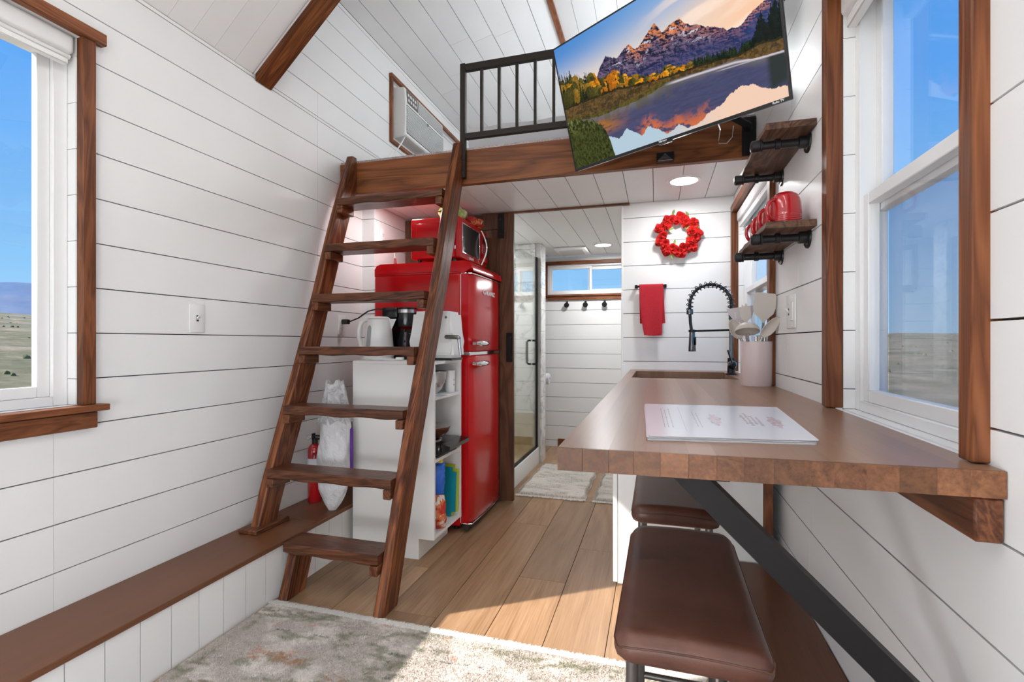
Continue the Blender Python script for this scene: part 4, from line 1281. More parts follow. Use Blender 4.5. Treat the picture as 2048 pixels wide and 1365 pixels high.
# ------------------------------------------------------------------ stools
def stool():
    t = thing('counter_stool', 'brown leather topped stool, nearest under the counter end', 'stool', (0, 0, 0), group='brown leather counter stools')
    w, l, zt = 0.240, 0.515, 0.612
    bm = B()
    nx, ny = 14, 24
    def se(u, v, top):
        x = (u - 0.5) * w; y = (v - 0.5) * l
        # rounded rectangle mapping
        ex = abs(2 * u - 1); ey = abs(2 * v - 1)
        edge = max(ex ** 6, ey ** 12)
        dome = 0.006 * (1 - ex ** 2) + 0.004 * (1 - ey ** 2)
        sad = 0.008 * ey ** 2
        rnd = 0.018 * (max(0, (ex - 0.84) / 0.16) ** 2.2 + max(0, (ey - 0.93) / 0.07) ** 2.2)
        rnd = min(rnd, 0.022)
        if top: return (x, y, zt - 0.008 + dome - rnd + sad)
        return (x, y, zt - 0.055 + rnd * 0.4 + sad * 0.8)
    def corner(x, y):
        r = 0.03; cx, cy = w / 2 - r, l / 2 - r
        ax, ay = abs(x) - cx, abs(y) - cy
        if ax > 0 and ay > 0:
            m = max(ax, ay); d = math.hypot(ax, ay)
            f = m / d
            ax *= f; ay *= f
            return math.copysign(cx + ax, x), math.copysign(cy + ay, y)
        return x, y
    us = [0, 0.025, 0.06, 0.12] + [0.2 + 0.1 * k for k in range(7)] + [0.88, 0.94, 0.975, 1]
    vs_ = [0, 0.012, 0.03, 0.06] + [0.1 + 0.05 * k for k in range(17)] + [0.94, 0.97, 0.988, 1]
    T = []; Bt = []
    for u in us:
        a, b = [], []
        for v in vs_:
            p = se(u, v, True); x, y = corner(p[0], p[1]); a.append(bm.verts.new((x, y, p[2])))
            p = se(u, v, False); x2, y2 = corner(p[0], p[1]); b.append(bm.verts.new((x2 * 0.985, y2 * 0.99, p[2])))
        T.append(a); Bt.append(b)
    nu, nv = len(us), len(vs_)
    for i in range(nu - 1):
        for j in range(nv - 1):
            bm.faces.new((T[i][j], T[i + 1][j], T[i + 1][j + 1], T[i][j + 1])); bm.faces.new((Bt[i][j], Bt[i][j + 1], Bt[i + 1][j + 1], Bt[i + 1][j]))
    loop = [(i, 0) for i in range(nu)] + [(nu - 1, j) for j in range(1, nv)] + [(i, nv - 1) for i in range(nu - 2, -1, -1)] + [(0, j) for j in range(nv - 2, 0, -1)]
    mid = []
    for (i, j) in loop:
        a, b = T[i][j].co, Bt[i][j].co
        m = a.lerp(b, 0.5); m = Vector((m.x * 1.02, m.y * 1.01, m.z)); mid.append(bm.verts.new(m))
    n = len(loop)
    for k in range(n):
        i, j = loop[k]; i2, j2 = loop[(k + 1) % n]
        bm.faces.new((T[i][j], mid[k], mid[(k + 1) % n], T[i2][j2])); bm.faces.new((mid[k], Bt[i][j], Bt[i2][j2], mid[(k + 1) % n]))
    s = part('seat', bm, 'leather', t, local=True)
    s.data.set_sharp_from_angle(angle=math.radians(80))
    # seam piping round the top edge
    pts = []
    for k in range(0, n, 1):
        i, j = loop[k]; c = T[i][j].co if T[i][j].is_valid else None
    bm = B()
    pth = []
    for (i, j) in loop:
        p = se(us[i], vs_[j], True); x, y = corner(p[0], p[1]); pth.append((x * 1.004, y * 1.002, p[2] - 0.001))
    tube(bm, pth, 0.0016, 6, closed=True)
    part('piping', bm, 'leather', s, local=True)
    for (sx, sy) in ((-1, -1), (-1, 1), (1, 1), (1, -1)):
        bm = B(); cyl(bm, (sx * 0.092, sy * 0.215, 0.575), (sx * 0.100, sy * 0.232, 0.004), 0.0105, n=14); lg = part('leg', bm, 'legmetal', t, local=True)
        bm = B(); cyl(bm, (sx * 0.100, sy * 0.232, 0.012), (sx * 0.100, sy * 0.232, 0.0), 0.0125, n=12); part('foot_cap', bm, 'blk_plastic', lg, local=True)
    for a, b in (((-1, -1), (-1, 1)), ((1, 1), (1, -1))):
        bm = B(); cyl(bm, (a[0] * 0.0975, a[1] * 0.227, 0.20), (b[0] * 0.0975, b[1] * 0.227, 0.20), 0.008, n=10)
        part('side_rung', bm, 'legmetal', t, local=True)
    for sy in (-1, 1):
        bm = B(); cyl(bm, (-0.0975, sy * 0.227, 0.24), (0.0975, sy * 0.227, 0.24), 0.008, n=10)
        part('foot_rest', bm, 'legmetal', t, local=True)
    return t
s0 = stool()
s1 = copy_tree(s0)
s0.location = (0.0565, 1.066, 0.0150); s0.rotation_euler = (0, 0, -0.012)
s1.location = (0.052, 1.712, 0.0150); s1['label'] = 'brown leather topped stool further in, beside the white cabinet end'

# ------------------------------------------------------------------ wreath, towel
def blossom_mesh(seed):
    rg = random.Random(seed)
    bm = B()
    for l in range(5):
        R = 0.030 - 0.0048 * l; base = 0.004 + 0.0045 * l; cup = 0.15 + 0.28 * l
        ph = rg.uniform(0, 6.28); N = 22
        rr = []
        for k, fr in enumerate((0.15, 0.6, 1.0)):
            ringv = []
            for i in range(N):
                a = 2 * PI * i / N
                ruf = math.sin(a * (5 + l) + ph) * 0.0042 * fr + math.sin(a * (9 - l) + ph * 2) * 0.0022 * fr
                r = R * fr * (1 + 0.10 * math.sin(a * 4 + ph))
                ringv.append(bm.verts.new((r * math.cos(a), r * math.sin(a), base + R * cup * fr * fr * 0.7 + ruf)))
            rr.append(ringv)
        bridge(bm, rr[0], rr[1]); bridge(bm, rr[1], rr[2]); bm.faces.new(rr[0])
    me = bpy.data.meshes.new('blossom'); bm.to_mesh(me); bm.free()
    me.polygons.foreach_set('use_smooth', [True] * len(me.polygons))
    return me
def wreath():
    cx, cz, R = 0.130, 1.772, 0.102
    t = thing('wreath', 'round wreath of red fabric carnations with green leaves on wall', 'wreath', (cx, YE - 0.004, cz))
    bm = B(); pts = [(cx + R * math.cos(a), YE - 0.012, cz + R * math.sin(a)) for a in [2 * PI * k / 40 for k in range(40)]]
    tube(bm, pts, 0.009, 8, closed=True); part('ring', bm, 'leaf', t)
    ms = [blossom_mesh(i) for i in range(4)]
    for m in ms: m.materials.append(M['petal'])
    for k in range(27):
        a = 2 * PI * k / 27 + random.uniform(-0.05, 0.05)
        r = R + (0.016, -0.014, 0.002)[k % 3]
        o = bpy.data.objects.new('blossom', ms[k % 4]); C.objects.link(o); o.parent = t
        o.location = (r * math.cos(a), -0.016 - random.uniform(0, 0.010), r * math.sin(a))
        o.rotation_euler = (PI / 2 + random.uniform(-0.35, 0.35), random.uniform(0, 6), random.uniform(-0.35, 0.35))
        sc = random.uniform(0.95, 1.12); o.scale = (sc, sc, sc)
    bm = B()
    N = 6
    L = [(0, 0), (0.006, 0.008), (0.0085, 0.018), (0.006, 0.028), (0, 0.038), (-0.006, 0.028), (-0.0085, 0.018), (-0.006, 0.008)]
    A = [bm.verts.new((x, -0.3 * abs(x), z)) for x, z in L]; A2 = [bm.verts.new((x, -0.3 * abs(x) + 0.0008, z)) for x, z in L]
    for V in (A, A2):
        for i in range(1, 4): bm.faces.new((V[0] if i == 1 else V[i - 0 - 0], V[i], V[i + 1])) if False else None
    bm.faces.new((A[0], A[1], A[2], A[3], A[4])); bm.faces.new((A[0], A[4], A[5], A[6], A[7]))
    bm.faces.new((A2[0], A2[1], A2[2], A2[3], A2[4])); bm.faces.new((A2[0], A2[4], A2[5], A2[6], A2[7]))
    lm = bpy.data.meshes.new('leaf'); bm.to_mesh(lm); bm.free(); lm.materials.append(M['leaf'])
    for a, r, tl in ((1.80, 1.30, 0.3), (1.05, 1.28, -0.5), (0.28, 1.32, -1.2), (0.95, 0.66, 2.4), (0.75, 0.62, 1.6), (0.15, 0.66, 2.6), (-0.35, 0.70, 1.2), (-0.6, 0.66, 0.4), (-1.9, 0.66, 0.2), (2.6, 0.66, 1.4), (-1.9, 1.22, 2.8), (3.5, 1.3, 2.0), (-0.9, 1.2, -2.2), (-2.1, 1.0, 2.6), (2.9, 1.2, 1.0), (-0.15, 0.72, 0.8)):
        o = bpy.data.objects.new('leaf', lm); C.objects.link(o); o.parent = t
        rr = R * r
        o.location = (rr * math.cos(a), -0.026, rr * math.sin(a)); o.rotation_euler = (random.uniform(-0.4, 0.4), tl, 0)
wreath()
def towel():
    t = thing('towel_bar', 'short black towel bar on the wall under the wreath', 'towel bar', (-0.033, YE - 0.03, 1.455))
    bm = B(); cyl(bm, (-0.128, YE - 0.045, 1.455), (0.062, YE - 0.045, 1.455), 0.0065, n=12); part('bar', bm, 'black', t)
    for x in (-0.121, 0.055):
        bm = B(); box(bm, x - 0.009, x + 0.009, YE - 0.052, YE - 0.001, 1.446, 1.464, 0.002); part('bracket', bm, 'black', t)
    bm = B()
    x0, x1 = -0.100, 0.044
    zb, yb = 1.455, YE - 0.045
    def prof(s):
        # s 0..1 from back hem, over the bar, to the front hem
        Lb, Lf, r = 0.235, 0.310, 0.0105
        arc = PI * r; tot = Lb + arc + Lf; d = s * tot
        if d < Lb: return (yb + r, zb - (Lb - d))
        if d < Lb + arc:
            a = (d - Lb) / r; return (yb + r * math.cos(a), zb + r * math.sin(a))
        return (yb - r, zb - (d - Lb - arc))
    def fn(u, v):
        y, z = prof(u)
        drop = max(0, zb - z)
        front = y < yb
        if front:
            w0 = x0 + 0.17 * drop * (drop / 0.31) * 0.55; w1 = x1 - 0.03 * drop
            yy = y - 0.006 * math.sin(v * 7 + 1) * (drop / 0.3) - 0.004 * (drop / 0.3)
        else:
            w0 = x0 - 0.003 + 0.02 * drop; w1 = x1 + 0.05 * drop; yy = y + 0.008 * math.sin(v * 5) * (drop / 0.3)
        x = w0 + (w1 - w0) * v
        return (x, yy, z - 0.004 * math.sin(v * 3.1) * (drop / 0.3))
    grid(bm, fn, 70, 22, -0.003)
    solo('hand_towel', bm, 'red_fab', 'red waffle weave towel hanging folded over black bar', 'towel', base=(-0.03, YE - 0.045, 1.17))
towel()
# ------------------------------------------------------------------ ladder
def ladder():
    t = thing('loft_ladder', 'dark stained wooden ladder with wide treads leaning on the loft beam', 'ladder', (-1.40, 2.0, 0))
    rg = random.Random(3)
    def stringer(x0, x1, zb, label=None, seed=1):
        rg = random.Random(seed)
        def fy(z): return 1.715 + 0.372 * z
        N = 26
        zs = [zb + (2.205 - zb) * i / N for i in range(N + 1)]
        fr, bk = [], []
        for z in zs:
            w1 = 0.006 * math.sin(z * 5 + seed) + rg.uniform(-0.0015, 0.0015)
            fr.append((fy(z) + w1, z))
        ztop_back = (YB - 0.0015 - 1.839) / 0.372
        for z in zs:
            w2 = 0.007 * math.sin(z * 4.1 + seed * 2) + rg.uniform(-0.0015, 0.0015)
            bk.append((min(1.839 + 0.372 * z + w2 + (0.004 if z < 1 else 0), YB - 0.0015), z))
        bm = B()
        rings = []
        c = 0.006
        for (a, z), (b, _) in zip(fr, bk):
            rings.append([bm.verts.new(p) for p in ((x0, a + c, z), (x0 + c, a, z), (x1 - c, a, z), (x1, a + c, z), (x1, b - c, z), (x1 - c, b, z), (x0 + c, b, z), (x0, b - c, z))])
        for i in range(N): bridge(bm, rings[i], rings[i + 1])
        bm.faces.new(rings[0][::-1]); bm.faces.new(rings[-1])
        return part('stringer', bm, 'string', t)
    stringer(-1.083, -1.039, 0.0, seed=1)
    stringer(-1.770, -1.726, 0.262, seed=2)
    bm = B(); box(bm, -1.800, -1.700, 1.775, 1.985, 0.2405, 0.2615, 0.004); part('foot_pad', bm, 'stain_y', t)
    # treads
    def tread(zt, xa, xb, seed, th=0.042, dep=0.135):
        rg = random.Random(seed)
        y0 = 1.715 + 0.372 * zt - 0.040; y1 = y0 + dep
        N = 16; bm = B(); rings = []
        for i in range(N + 1):
            x = xa + (xb - xa) * i / N
            w = 0.002 * math.sin(i * 0.8 + seed) ; lo = 0.0028 * math.sin(i * 1.1 + seed * 3)
            c = 0.004
            prof = [(y0 + w + c, zt - th + lo), (y0 + w, zt - th + c + lo), (y0 + w, zt - c), (y0 + w + c, zt), (y1 - c, zt), (y1, zt - c), (y1, zt - th + c), (y1 - c, zt - th)]
            rings.append([bm.verts.new((x, p[0], p[1])) for p in prof])
        for i in range(N): bridge(bm, rings[i], rings[i + 1])
        bm.faces.new(rings[0][::-1]); bm.faces.new(rings[-1])
        part('tread', bm, 'tread', t)
    def cleat(x0, x1, zt):
        y0 = 1.715 + 0.372 * zt - 0.028
        bm = B(); box(bm, x0, x1, y0, y0 + 0.115, zt - 0.042, zt - 0.001, 0.003); part('cleat', bm, 'stain_y', t)
    for i, zt in enumerate((1.914, 1.634, 1.352, 1.078, 0.794, 0.512, 0.232)):
        left = -1.7255 if i < 6 else -1.545
        tread(zt, left, -1.0835, i + 1)
        if i < 6: cleat(-1.7255, -1.689, zt - 0.0425)
        cleat(-1.120, -1.0835, zt - 0.0425)
    # short raked leg at the left of the lowest tread
    bm = B()
    prism(bm, [(1.722, 0.0), (1.845, 0.0), (1.845 + 0.372 * 0.19, 0.189), (1.722 + 0.372 * 0.19, 0.189)], 'x', -1.540, -1.498)
    bmesh.ops.bevel(bm, geom=bm.edges[:], offset=0.003, segments=1, affect='EDGES')
    part('short_leg', bm, 'string', t)
ladder()

# ------------------------------------------------------------------ loft railing
def railing():
    t = thing('loft_railing', 'dark metal railing with upright bars along the loft edge', 'railing', (-1.03, YB - 0.02, 2.02))
    y0, y1 = YB - 0.030, YB - 0.002
    bm = B(); box(bm, -1.050, -1.020, y0, y1, 2.018, 2.655, 0.002); part('post', bm, 'rail', t)
    bm = B(); box(bm, -1.020, XR - 0.004, y0, y1, 2.612, 2.650, 0.002); part('top_rail', bm, 'rail', t)
    bm = B(); box(bm, -1.020, XR - 0.004, y0, y1, 2.232, 2.264, 0.002); part('bottom_rail', bm, 'rail', t)
    x = -0.925
    while x < 0.38:
        bm = B(); box(bm, x - 0.008, x + 0.008, y0 + 0.006, y1 - 0.006, 2.263, 2.613); part('baluster', bm, 'rail', t, smooth=False)
        x += 0.1015
    for z in (2.045, 2.125):
        bm = B(); lathe(bm, (-1.035, y0, z), [(0.011, 0), (0.010, 0.002), (0.0065, 0.0035), (0.0065, 0.008), (0, 0.009)], 6, (0, -1, 0)); part('bolt', bm, 'rail', t)
railing()
# loft carpet with a furry edge over the beam
def loft_carpet():
    t = thing('loft_carpet', 'grey shaggy carpet edge over the ladder end of loft beam', 'carpet', (-1.4, 3.0, 2.17))
    bm = B(); box(bm, XL + 0.004, XR - 0.004, YB + 0.006, 5.18, 2.181, 2.193); part('backing', bm, 'carpet', t, smooth=False)
    n = 5000
    co = []; f = []
    x = RNG.uniform(XL + 0.01, -1.06, n); y = YB + RNG.uniform(0.004, 0.05, n); h = RNG.uniform(0.004, 0.014, n); a = RNG.uniform(0, 6.28, n)
    dx, dy = np.cos(a) * 0.0016, np.sin(a) * 0.0016
    co = np.stack([np.c_[x - dx, y - dy, np.full(n, 2.184)], np.c_[x + dx, y + dy, np.full(n, 2.184)], np.c_[x + RNG.uniform(-.006, .006, n), y + RNG.uniform(-.009, .004, n), 2.184 + h]], 1).reshape(-1, 3)
    me = np_mesh('pile', co, np.arange(n * 3).reshape(-1, 3))
    part('pile', None, 'carpet', t, mesh=me, smooth=False, kind='stuff')
loft_carpet()
def mattress():
    t = thing('mattress', 'pale bedding covered mattress lying behind the loft railing', 'bed', (-0.35, 3.9, 2.195))
    bm = B(); box(bm, -1.10, 0.42, 2.92, 4.95, 2.195, 2.435, 0.06, 4); part('mattress_body', bm, 'sheetcloth', t)
    bm = B()
    grid(bm, lambda u, v: (-1.13 + 1.56 * u, 2.90 + 1.9 * v if v > 0.08 else 2.895 + 0.01 * math.sin(u * 30), (2.452 + 0.004 * math.sin(u * 11) * math.cos(v * 9)) if v > 0.08 else 2.452 - (0.08 - v) / 0.08 * 0.20), 40, 26, 0.006)
    part('blanket', bm, 'sheetcloth', t)
mattress()

# ------------------------------------------------------------------ air conditioner
def ac():
    ya, yb, z0, z1 = 3.25, 3.93, 2.612, 2.985
    xf = -1.766; xb = XL - 0.022
    t = thing('air_conditioner', 'white window air conditioner with grille in the loft window', 'air conditioner', (xb, (ya + yb) / 2, z0))
    bm = B(); prism(bm, [(xb, z0), (xf, z0 + 0.012), (xf, z1 - 0.125), (xf - 0.010, z1 - 0.004), (xb, z1)], 'y', ya, yb)
    bmesh.ops.bevel(bm, geom=bm.edges[:], offset=0.005, segments=2, affect='EDGES'); part('body', bm, 'plastic', t)
    bm = B(); box(bm, xf + 0.0002, xf + 0.0012, ya + 0.02, yb - 0.012, z0 + 0.035, z1 - 0.130); bk = part('grille_recess', bm, 'slot', t, smooth=False)
    n = 17
    for k in range(n):
        z = z0 + 0.040 + k * (z1 - 0.134 - z0 - 0.04) / n
        bm = B(); prism(bm, [(xf + 0.0012, z), (xf + 0.0055, z + 0.0005), (xf + 0.0055, z + 0.0055), (xf + 0.0012, z + 0.0065)], 'y', ya + 0.02, yb - 0.012); part('louver', bm, 'plastic', t, smooth=False)
    # upper slanted face: control panel and outlet vent
    def S(s, y, off): # s 0..1 up the slanted face
        return (xf - 0.010 * s + off, y, z1 - 0.125 + 0.121 * s)
    def slanted(nm, s0, s1, y0, y1, off, mat, parent=t, th=0.002):
        bm = B(); quadbox(bm, [S(s0, y0, off), S(s0, y1, off), S(s1, y1, off), S(s1, y0, off)], (1, 0, 0.08), th); return part(nm, bm, mat, parent, smooth=False)
    cp = slanted('control_panel', 0.10, 0.92, ya + 0.03, ya + 0.20, 0.003, 'legmetal')
    for r in range(2):
        for c in range(4):
            slanted('button', 0.25 + 0.32 * r, 0.42 + 0.32 * r, ya + 0.045 + c * 0.036, ya + 0.066 + c * 0.036, 0.005, 'plastic', cp)
    slanted('vent_recess', 0.10, 0.92, ya + 0.215, yb - 0.015, 0.001, 'slot')
    for k in range(9):
        slanted('vent_slat', 0.12 + k * 0.09, 0.165 + k * 0.09, ya + 0.215, yb - 0.015, 0.005, 'plastic')
    bm = B(); lathe(bm, (xf + 0.006, ya + 0.36, z1 - 0.140), [(0, 0), (0.012, 0), (0.012, 0.002), (0, 0.003)], 16, (1, 0, 0)); part('badge', bm, 'legmetal', t)
    bm = B(); box(bm, xb - 0.004, xb + 0.012, ya - 0.035, yb + 0.10, z0 - 0.02, z0 - 0.001, 0.003); part('mounting_rail', bm, 'vinyl', t)
    bm = B(); box(bm, XL - 0.045, XL - 0.03, yb + 0.001, 4.55, z0 - 0.02, z1 + 0.01)
    for k in range(5): box(bm, XL - 0.03, XL - 0.024, yb + 0.008 + 0.023 * k, yb + 0.019 + 0.023 * k, z0 - 0.02, z1 + 0.01)
    part('side_curtain', bm, 'plastic', t, smooth=False)
    bm = B()
    pts = [(xf - 0.02, ya + 0.03, z0 + 0.012), (xf - 0.03, ya + 0.012, z0 - 0.03), (xf - 0.045, ya - 0.05, z0 - 0.12), (xf - 0.055, ya - 0.14, z0 - 0.22), (xf - 0.06, ya - 0.22, z0 - 0.33), (xf - 0.06, ya - 0.25, z0 - 0.41)]
    tube(bm, pts, 0.0045, 8); part('power_cord', bm, 'plastic', t)
ac()

# ------------------------------------------------------------------ wall plates
def wall_plate(name, label, cat, c, nrm, w=0.070, h=0.115, kind='toggle', grp=None):
    """plate centred at c on a wall whose room-side normal is nrm"""
    ang = math.atan2(nrm[1], nrm[0]) + PI / 2     # local -y looks into the room
    t = thing(name, label, cat, c, (0, 0, ang), grp)
    bm = B(); box(bm, -w / 2, w / 2, -0.006, -0.0003, -h / 2, h / 2, 0.004, 2); p = part('cover_plate', bm, 'plastic', t, local=True)
    n = 2 if w > 0.09 else 1
    for i in range(n):
        x = 0 if n == 1 else (-0.023 + 0.046 * i)
        k = kind if isinstance(kind, str) else kind[i]
        if k == 'toggle':
            bm = B(); box(bm, x - 0.0055, x + 0.0055, -0.0065, -0.0055, -0.0125, 0.0125); part('slot', bm, 'slot', p, local=True, smooth=False)
            bm = B(); prism(bm, [(-0.006, -0.006), (-0.006, 0.004), (-0.018, 0.014), (-0.018, 0.008)], 'x', x - 0.0042, x + 0.0042); part('toggle', bm, 'plastic', p, local=True, smooth=False)
        elif k == 'rocker':
            bm = B(); box(bm, x - 0.0175, x + 0.0175, -0.0068, -0.0056, -0.034, 0.034); part('gap_line', bm, 'gap_white', p, local=True, smooth=False)
            bm = B(); box(bm, x - 0.016, x + 0.016, -0.010, -0.006, -0.0325, 0.0325, 0.001); part('rocker', bm, 'plastic', p, local=True)
        else:
            for z in (-0.0195, 0.0195):
                bm = B(); lathe(bm, (x, -0.0055, z), [(0.0165, 0), (0.0160, 0.0018), (0, 0.0018)], 24, (0, -1, 0)); r = part('receptacle', bm, 'plastic', p, local=True)
                bm = B(); box(bm, x - 0.0065, x - 0.0045, -0.0078, -0.007, z - 0.002, z + 0.006); box(bm, x + 0.0045, x + 0.0065, -0.0078, -0.007, z - 0.002, z + 0.006); lathe(bm, (x, -0.0070, z - 0.0085), [(0.0024, 0), (0.0024, 0.0008), (0, 0.0008)], 10, (0, -1, 0)); part('slots', bm, 'slot', t, local=True, smooth=False)
        for z in ((0.030, -0.030) if k == 'toggle' else (() if k == 'outlet' else (0.048, -0.048))):
            bm = B(); lathe(bm, (x, -0.0055, z), [(0.003, 0), (0.003, 0.0015), (0, 0.0018)], 10, (0, -1, 0)); part('screw', bm, 'plastic', p, local=True)
    return t
wall_plate('light_switch', 'white toggle switch plate alone on left wall by the window', 'switch', (XL, 1.61, 1.200), (1, 0), 0.072, 0.118, 'toggle')
wall_plate('light_switch', 'white double switch plate on the right wall beside the utensils', 'switch', (XR, 1.935, 1.208), (-1, 0), 0.116, 0.118, ('toggle', 'rocker'))
wall_plate('power_outlet', 'white outlet on left wall behind ladder with black plug', 'outlet', (XL, 2.60, 1.205), (1, 0), 0.070, 0.118, 'outlet')
wall_plate('power_outlet', 'white outlet high behind the microwave', 'outlet', (-1.759, 2.925, 1.80), (1, 0), 0.075, 0.120, 'outlet')

# ------------------------------------------------------------------ white open shelf unit with things on and in it
SHX0, SHX1, SHY0, SHY1, SHZ = -1.535, -1.067, 2.258, 2.618, 1.003
def shelf_unit():
    t = thing('shelf_unit', 'white open shelf unit between the ladder and the fridge', 'shelf unit', ((SHX0 + SHX1) / 2, (SHY0 + SHY1) / 2, 0))
    a = 0.016
    for y in (SHY0, SHY1 - a):
        bm = B(); prism(bm, [(SHX0, 0), (SHX1 - 0.085, 0), (SHX1 - 0.085, 0.105), (SHX1, 0.105), (SHX1, SHZ - 0.0165), (SHX0, SHZ - 0.0165)], 'y', y, y + a); part('side_panel', bm, 'cabinet', t, smooth=False)
    bm = B(); box(bm, SHX0, SHX0 + 0.01, SHY0 + a, SHY1 - a, 0.0, SHZ - 0.0165); part('back_panel', bm, 'cabinet', t, smooth=False)
    bm = B(); box(bm, SHX0, SHX1 + 0.002, SHY0 - 0.001, SHY1, SHZ - 0.016, SHZ, 0.001); part('top_panel', bm, 'cabinet', t, smooth=False)
    for z in (0.121, 0.505, 0.822):
        bm = B(); box(bm, SHX0 + 0.01, SHX1 - 0.003, SHY0 + a + 0.0003, SHY1 - a - 0.0003, z - 0.016, z); part('shelf_board', bm, 'cabinet', t, smooth=False)
    bm = B(); box(bm, SHX1 - 0.101, SHX1 - 0.085, SHY0 + a + 0.0003, SHY1 - a - 0.0003, 0, 0.104); part('toe_kick', bm, 'cabinet', t, smooth=False)
shelf_unit()
ZT = SHZ + 0.0005
def kettle():
    x, y = -1.475, 2.415
    t = thing('electric_kettle', 'white electric kettle on top of the shelf unit', 'kettle', (x, y, ZT))
    bm = B(); lathe(bm, (x, y, ZT), [(0, 0), (0.082, 0), (0.084, 0.004), (0.078, 0.018), (0, 0.018)], 36); part('power_base', bm, 'plastic', t)
    bm = B(); lathe(bm, (x, y, ZT), [(0, 0.019), (0.082, 0.019), (0.083, 0.024), (0.081, 0.06), (0.072, 0.15), (0.064, 0.21), (0.063, 0.222), (0.058, 0.225), (0, 0.225)], 40); b = part('body', bm, 'plastic', t)
    bm = B(); lathe(bm, (x, y, ZT), [(0.060, 0.2255), (0.059, 0.231), (0.045, 0.238), (0, 0.241)], 36); part('lid', bm, 'plastic', t)
    bm = B(); d = Vector((0.96, 0.28, 0)); n = Vector((-0.28, 0.96, 0)); c = Vector((x, y, ZT))
    P = [c + d * 0.050 + n * 0.026 + Vector((0, 0, 0.224)), c + d * 0.096 + Vector((0, 0, 0.226)), c + d * 0.050 - n * 0.026 + Vector((0, 0, 0.224)), c + d * 0.063 + Vector((0, 0, 0.150))]
    v = [bm.verts.new(p) for p in P]
    for q in ((0, 1, 2), (0, 3, 1), (1, 3, 2), (0, 2, 3)): bm.faces.new([v[i] for i in q])
    part('spout', bm, 'plastic', t)
    d2 = Vector((-0.98, -0.18, 0))
    bm = B(); tube(bm, [c + d2 * r + Vector((0, 0, z)) for r, z in ((0.055, 0.222), (0.080, 0.222), (0.103, 0.205), (0.116, 0.165), (0.117, 0.12), (0.105, 0.075), (0.088, 0.050), (0.076, 0.045))], 0.012, 12); part('handle', bm, 'plastic', t)
    d3 = Vector((-0.25, -0.97, 0)); n3 = Vector((0.97, -0.25, 0))
    bm = B(); quads = []
    def G(u, v):
        z = 0.045 + 0.145 * u; r = 0.0835 - 0.115 * (z - 0.02) * 0.85 + 0.0005
        r = float(np.interp(z, [0.024, 0.06, 0.15, 0.21], [0.083, 0.081, 0.072, 0.064])) + 0.0012
        w = 0.015 * (1 - abs(2 * u - 1) ** 6) ** 0.5
        a = math.atan2(d3.y, d3.x) + (v - 0.5) * 2 * w / r
        return (x + r * math.cos(a), y + r * math.sin(a), ZT + z)
    grid(bm, G, 18, 6, 0.001); part('water_gauge', bm, 'gauge', b)
    bm = B(); tube(bm, [(x + 0.02, y - 0.07, ZT + 0.006), (x + 0.0, y - 0.105, ZT + 0.006), (x + 0.05, y - 0.125, ZT + 0.006), (x + 0.12, y - 0.11, ZT + 0.006), (x + 0.17, y - 0.10, ZT + 0.006)], 0.0035, 8); part('power_cord', bm, 'plastic', t)
    bm = B(); box(bm, x + 0.165, x + 0.205, y - 0.112, y - 0.088, ZT + 0.001, ZT + 0.018, 0.003); part('plug', bm, 'plastic', t)
kettle()
def coffee():
    x0, x1, y0, y1 = -1.505, -1.325, 2.500, 2.612
    t = thing('coffee_maker', 'black drip coffee maker behind the white kettle', 'coffee maker', ((x0 + x1) / 2, 2.56, ZT))
    bm = B(); box(bm, x0, x1, y0, y1, ZT, ZT + 0.03, 0.008, 2); part('warming_base', bm, 'blk_plastic', t)
    bm = B(); box(bm, x0, x0 + 0.06, y0, y1, ZT + 0.03, ZT + 0.24, 0.008, 2); part('water_tank', bm, 'blk_plastic', t)
    bm = B(); box(bm, x0, x0 + 0.095, y0 - 0.005, y1, ZT + 0.235, ZT + 0.295, 0.006, 2); part('tank_lid', bm, 'blk_plastic', t)
    bm = B(); lathe(bm, (x1 - 0.055, 2.556, ZT), [(0, 0.185), (0.052, 0.185), (0.056, 0.20), (0.058, 0.262), (0, 0.262)], 28); part('brew_basket', bm, 'blk_plastic', t)
    bm = B(); lathe(bm, (x1 - 0.055, 2.556, ZT), [(0.0575, 0.263), (0.060, 0.264), (0.060, 0.283), (0.0575, 0.284)], 28); part('steel_band', bm, 'steel', t)
    bm = B(); lathe(bm, (x1 - 0.055, 2.556, ZT), [(0, 0.2845), (0.061, 0.2845), (0.061, 0.293), (0.02, 0.300), (0, 0.300)], 28); part('basket_lid', bm, 'blk_plastic', t)
    bm = B(); lathe(bm, (x1 - 0.055, 2.556, ZT), [(0, 0.0305), (0.048, 0.0305), (0.055, 0.05), (0.056, 0.10), (0.045, 0.15), (0.042, 0.17), (0, 0.172)], 28); p = part('carafe', bm, 'blk_plastic', t)
    bm = B(); tube(bm, [(x1 - 0.03, 2.505, ZT + 0.165), (x1 - 0.02, 2.480, ZT + 0.15), (x1 - 0.018, 2.474, ZT + 0.10), (x1 - 0.025, 2.490, ZT + 0.05)], 0.008, 8); part('handle', bm, 'gunmetal', p)
    pts = [(-1.80, 2.60, 1.222), (-1.79, 2.59, 1.223), (-1.72, 2.585, 1.245), (-1.65, 2.58, 1.285), (-1.58, 2.575, 1.298), (-1.515, 2.565, 1.290), (-1.50, 2.56, 1.27)]
    bm = B(); tube(bm, pts, 0.0045, 8); part('power_cord', bm, 'blk_plastic', t)
    bm = B(); box(bm, XL + 0.0085, -1.795, 2.585, 2.615, 1.210, 1.240, 0.004); part('plug', bm, 'blk_plastic', t)
coffee()
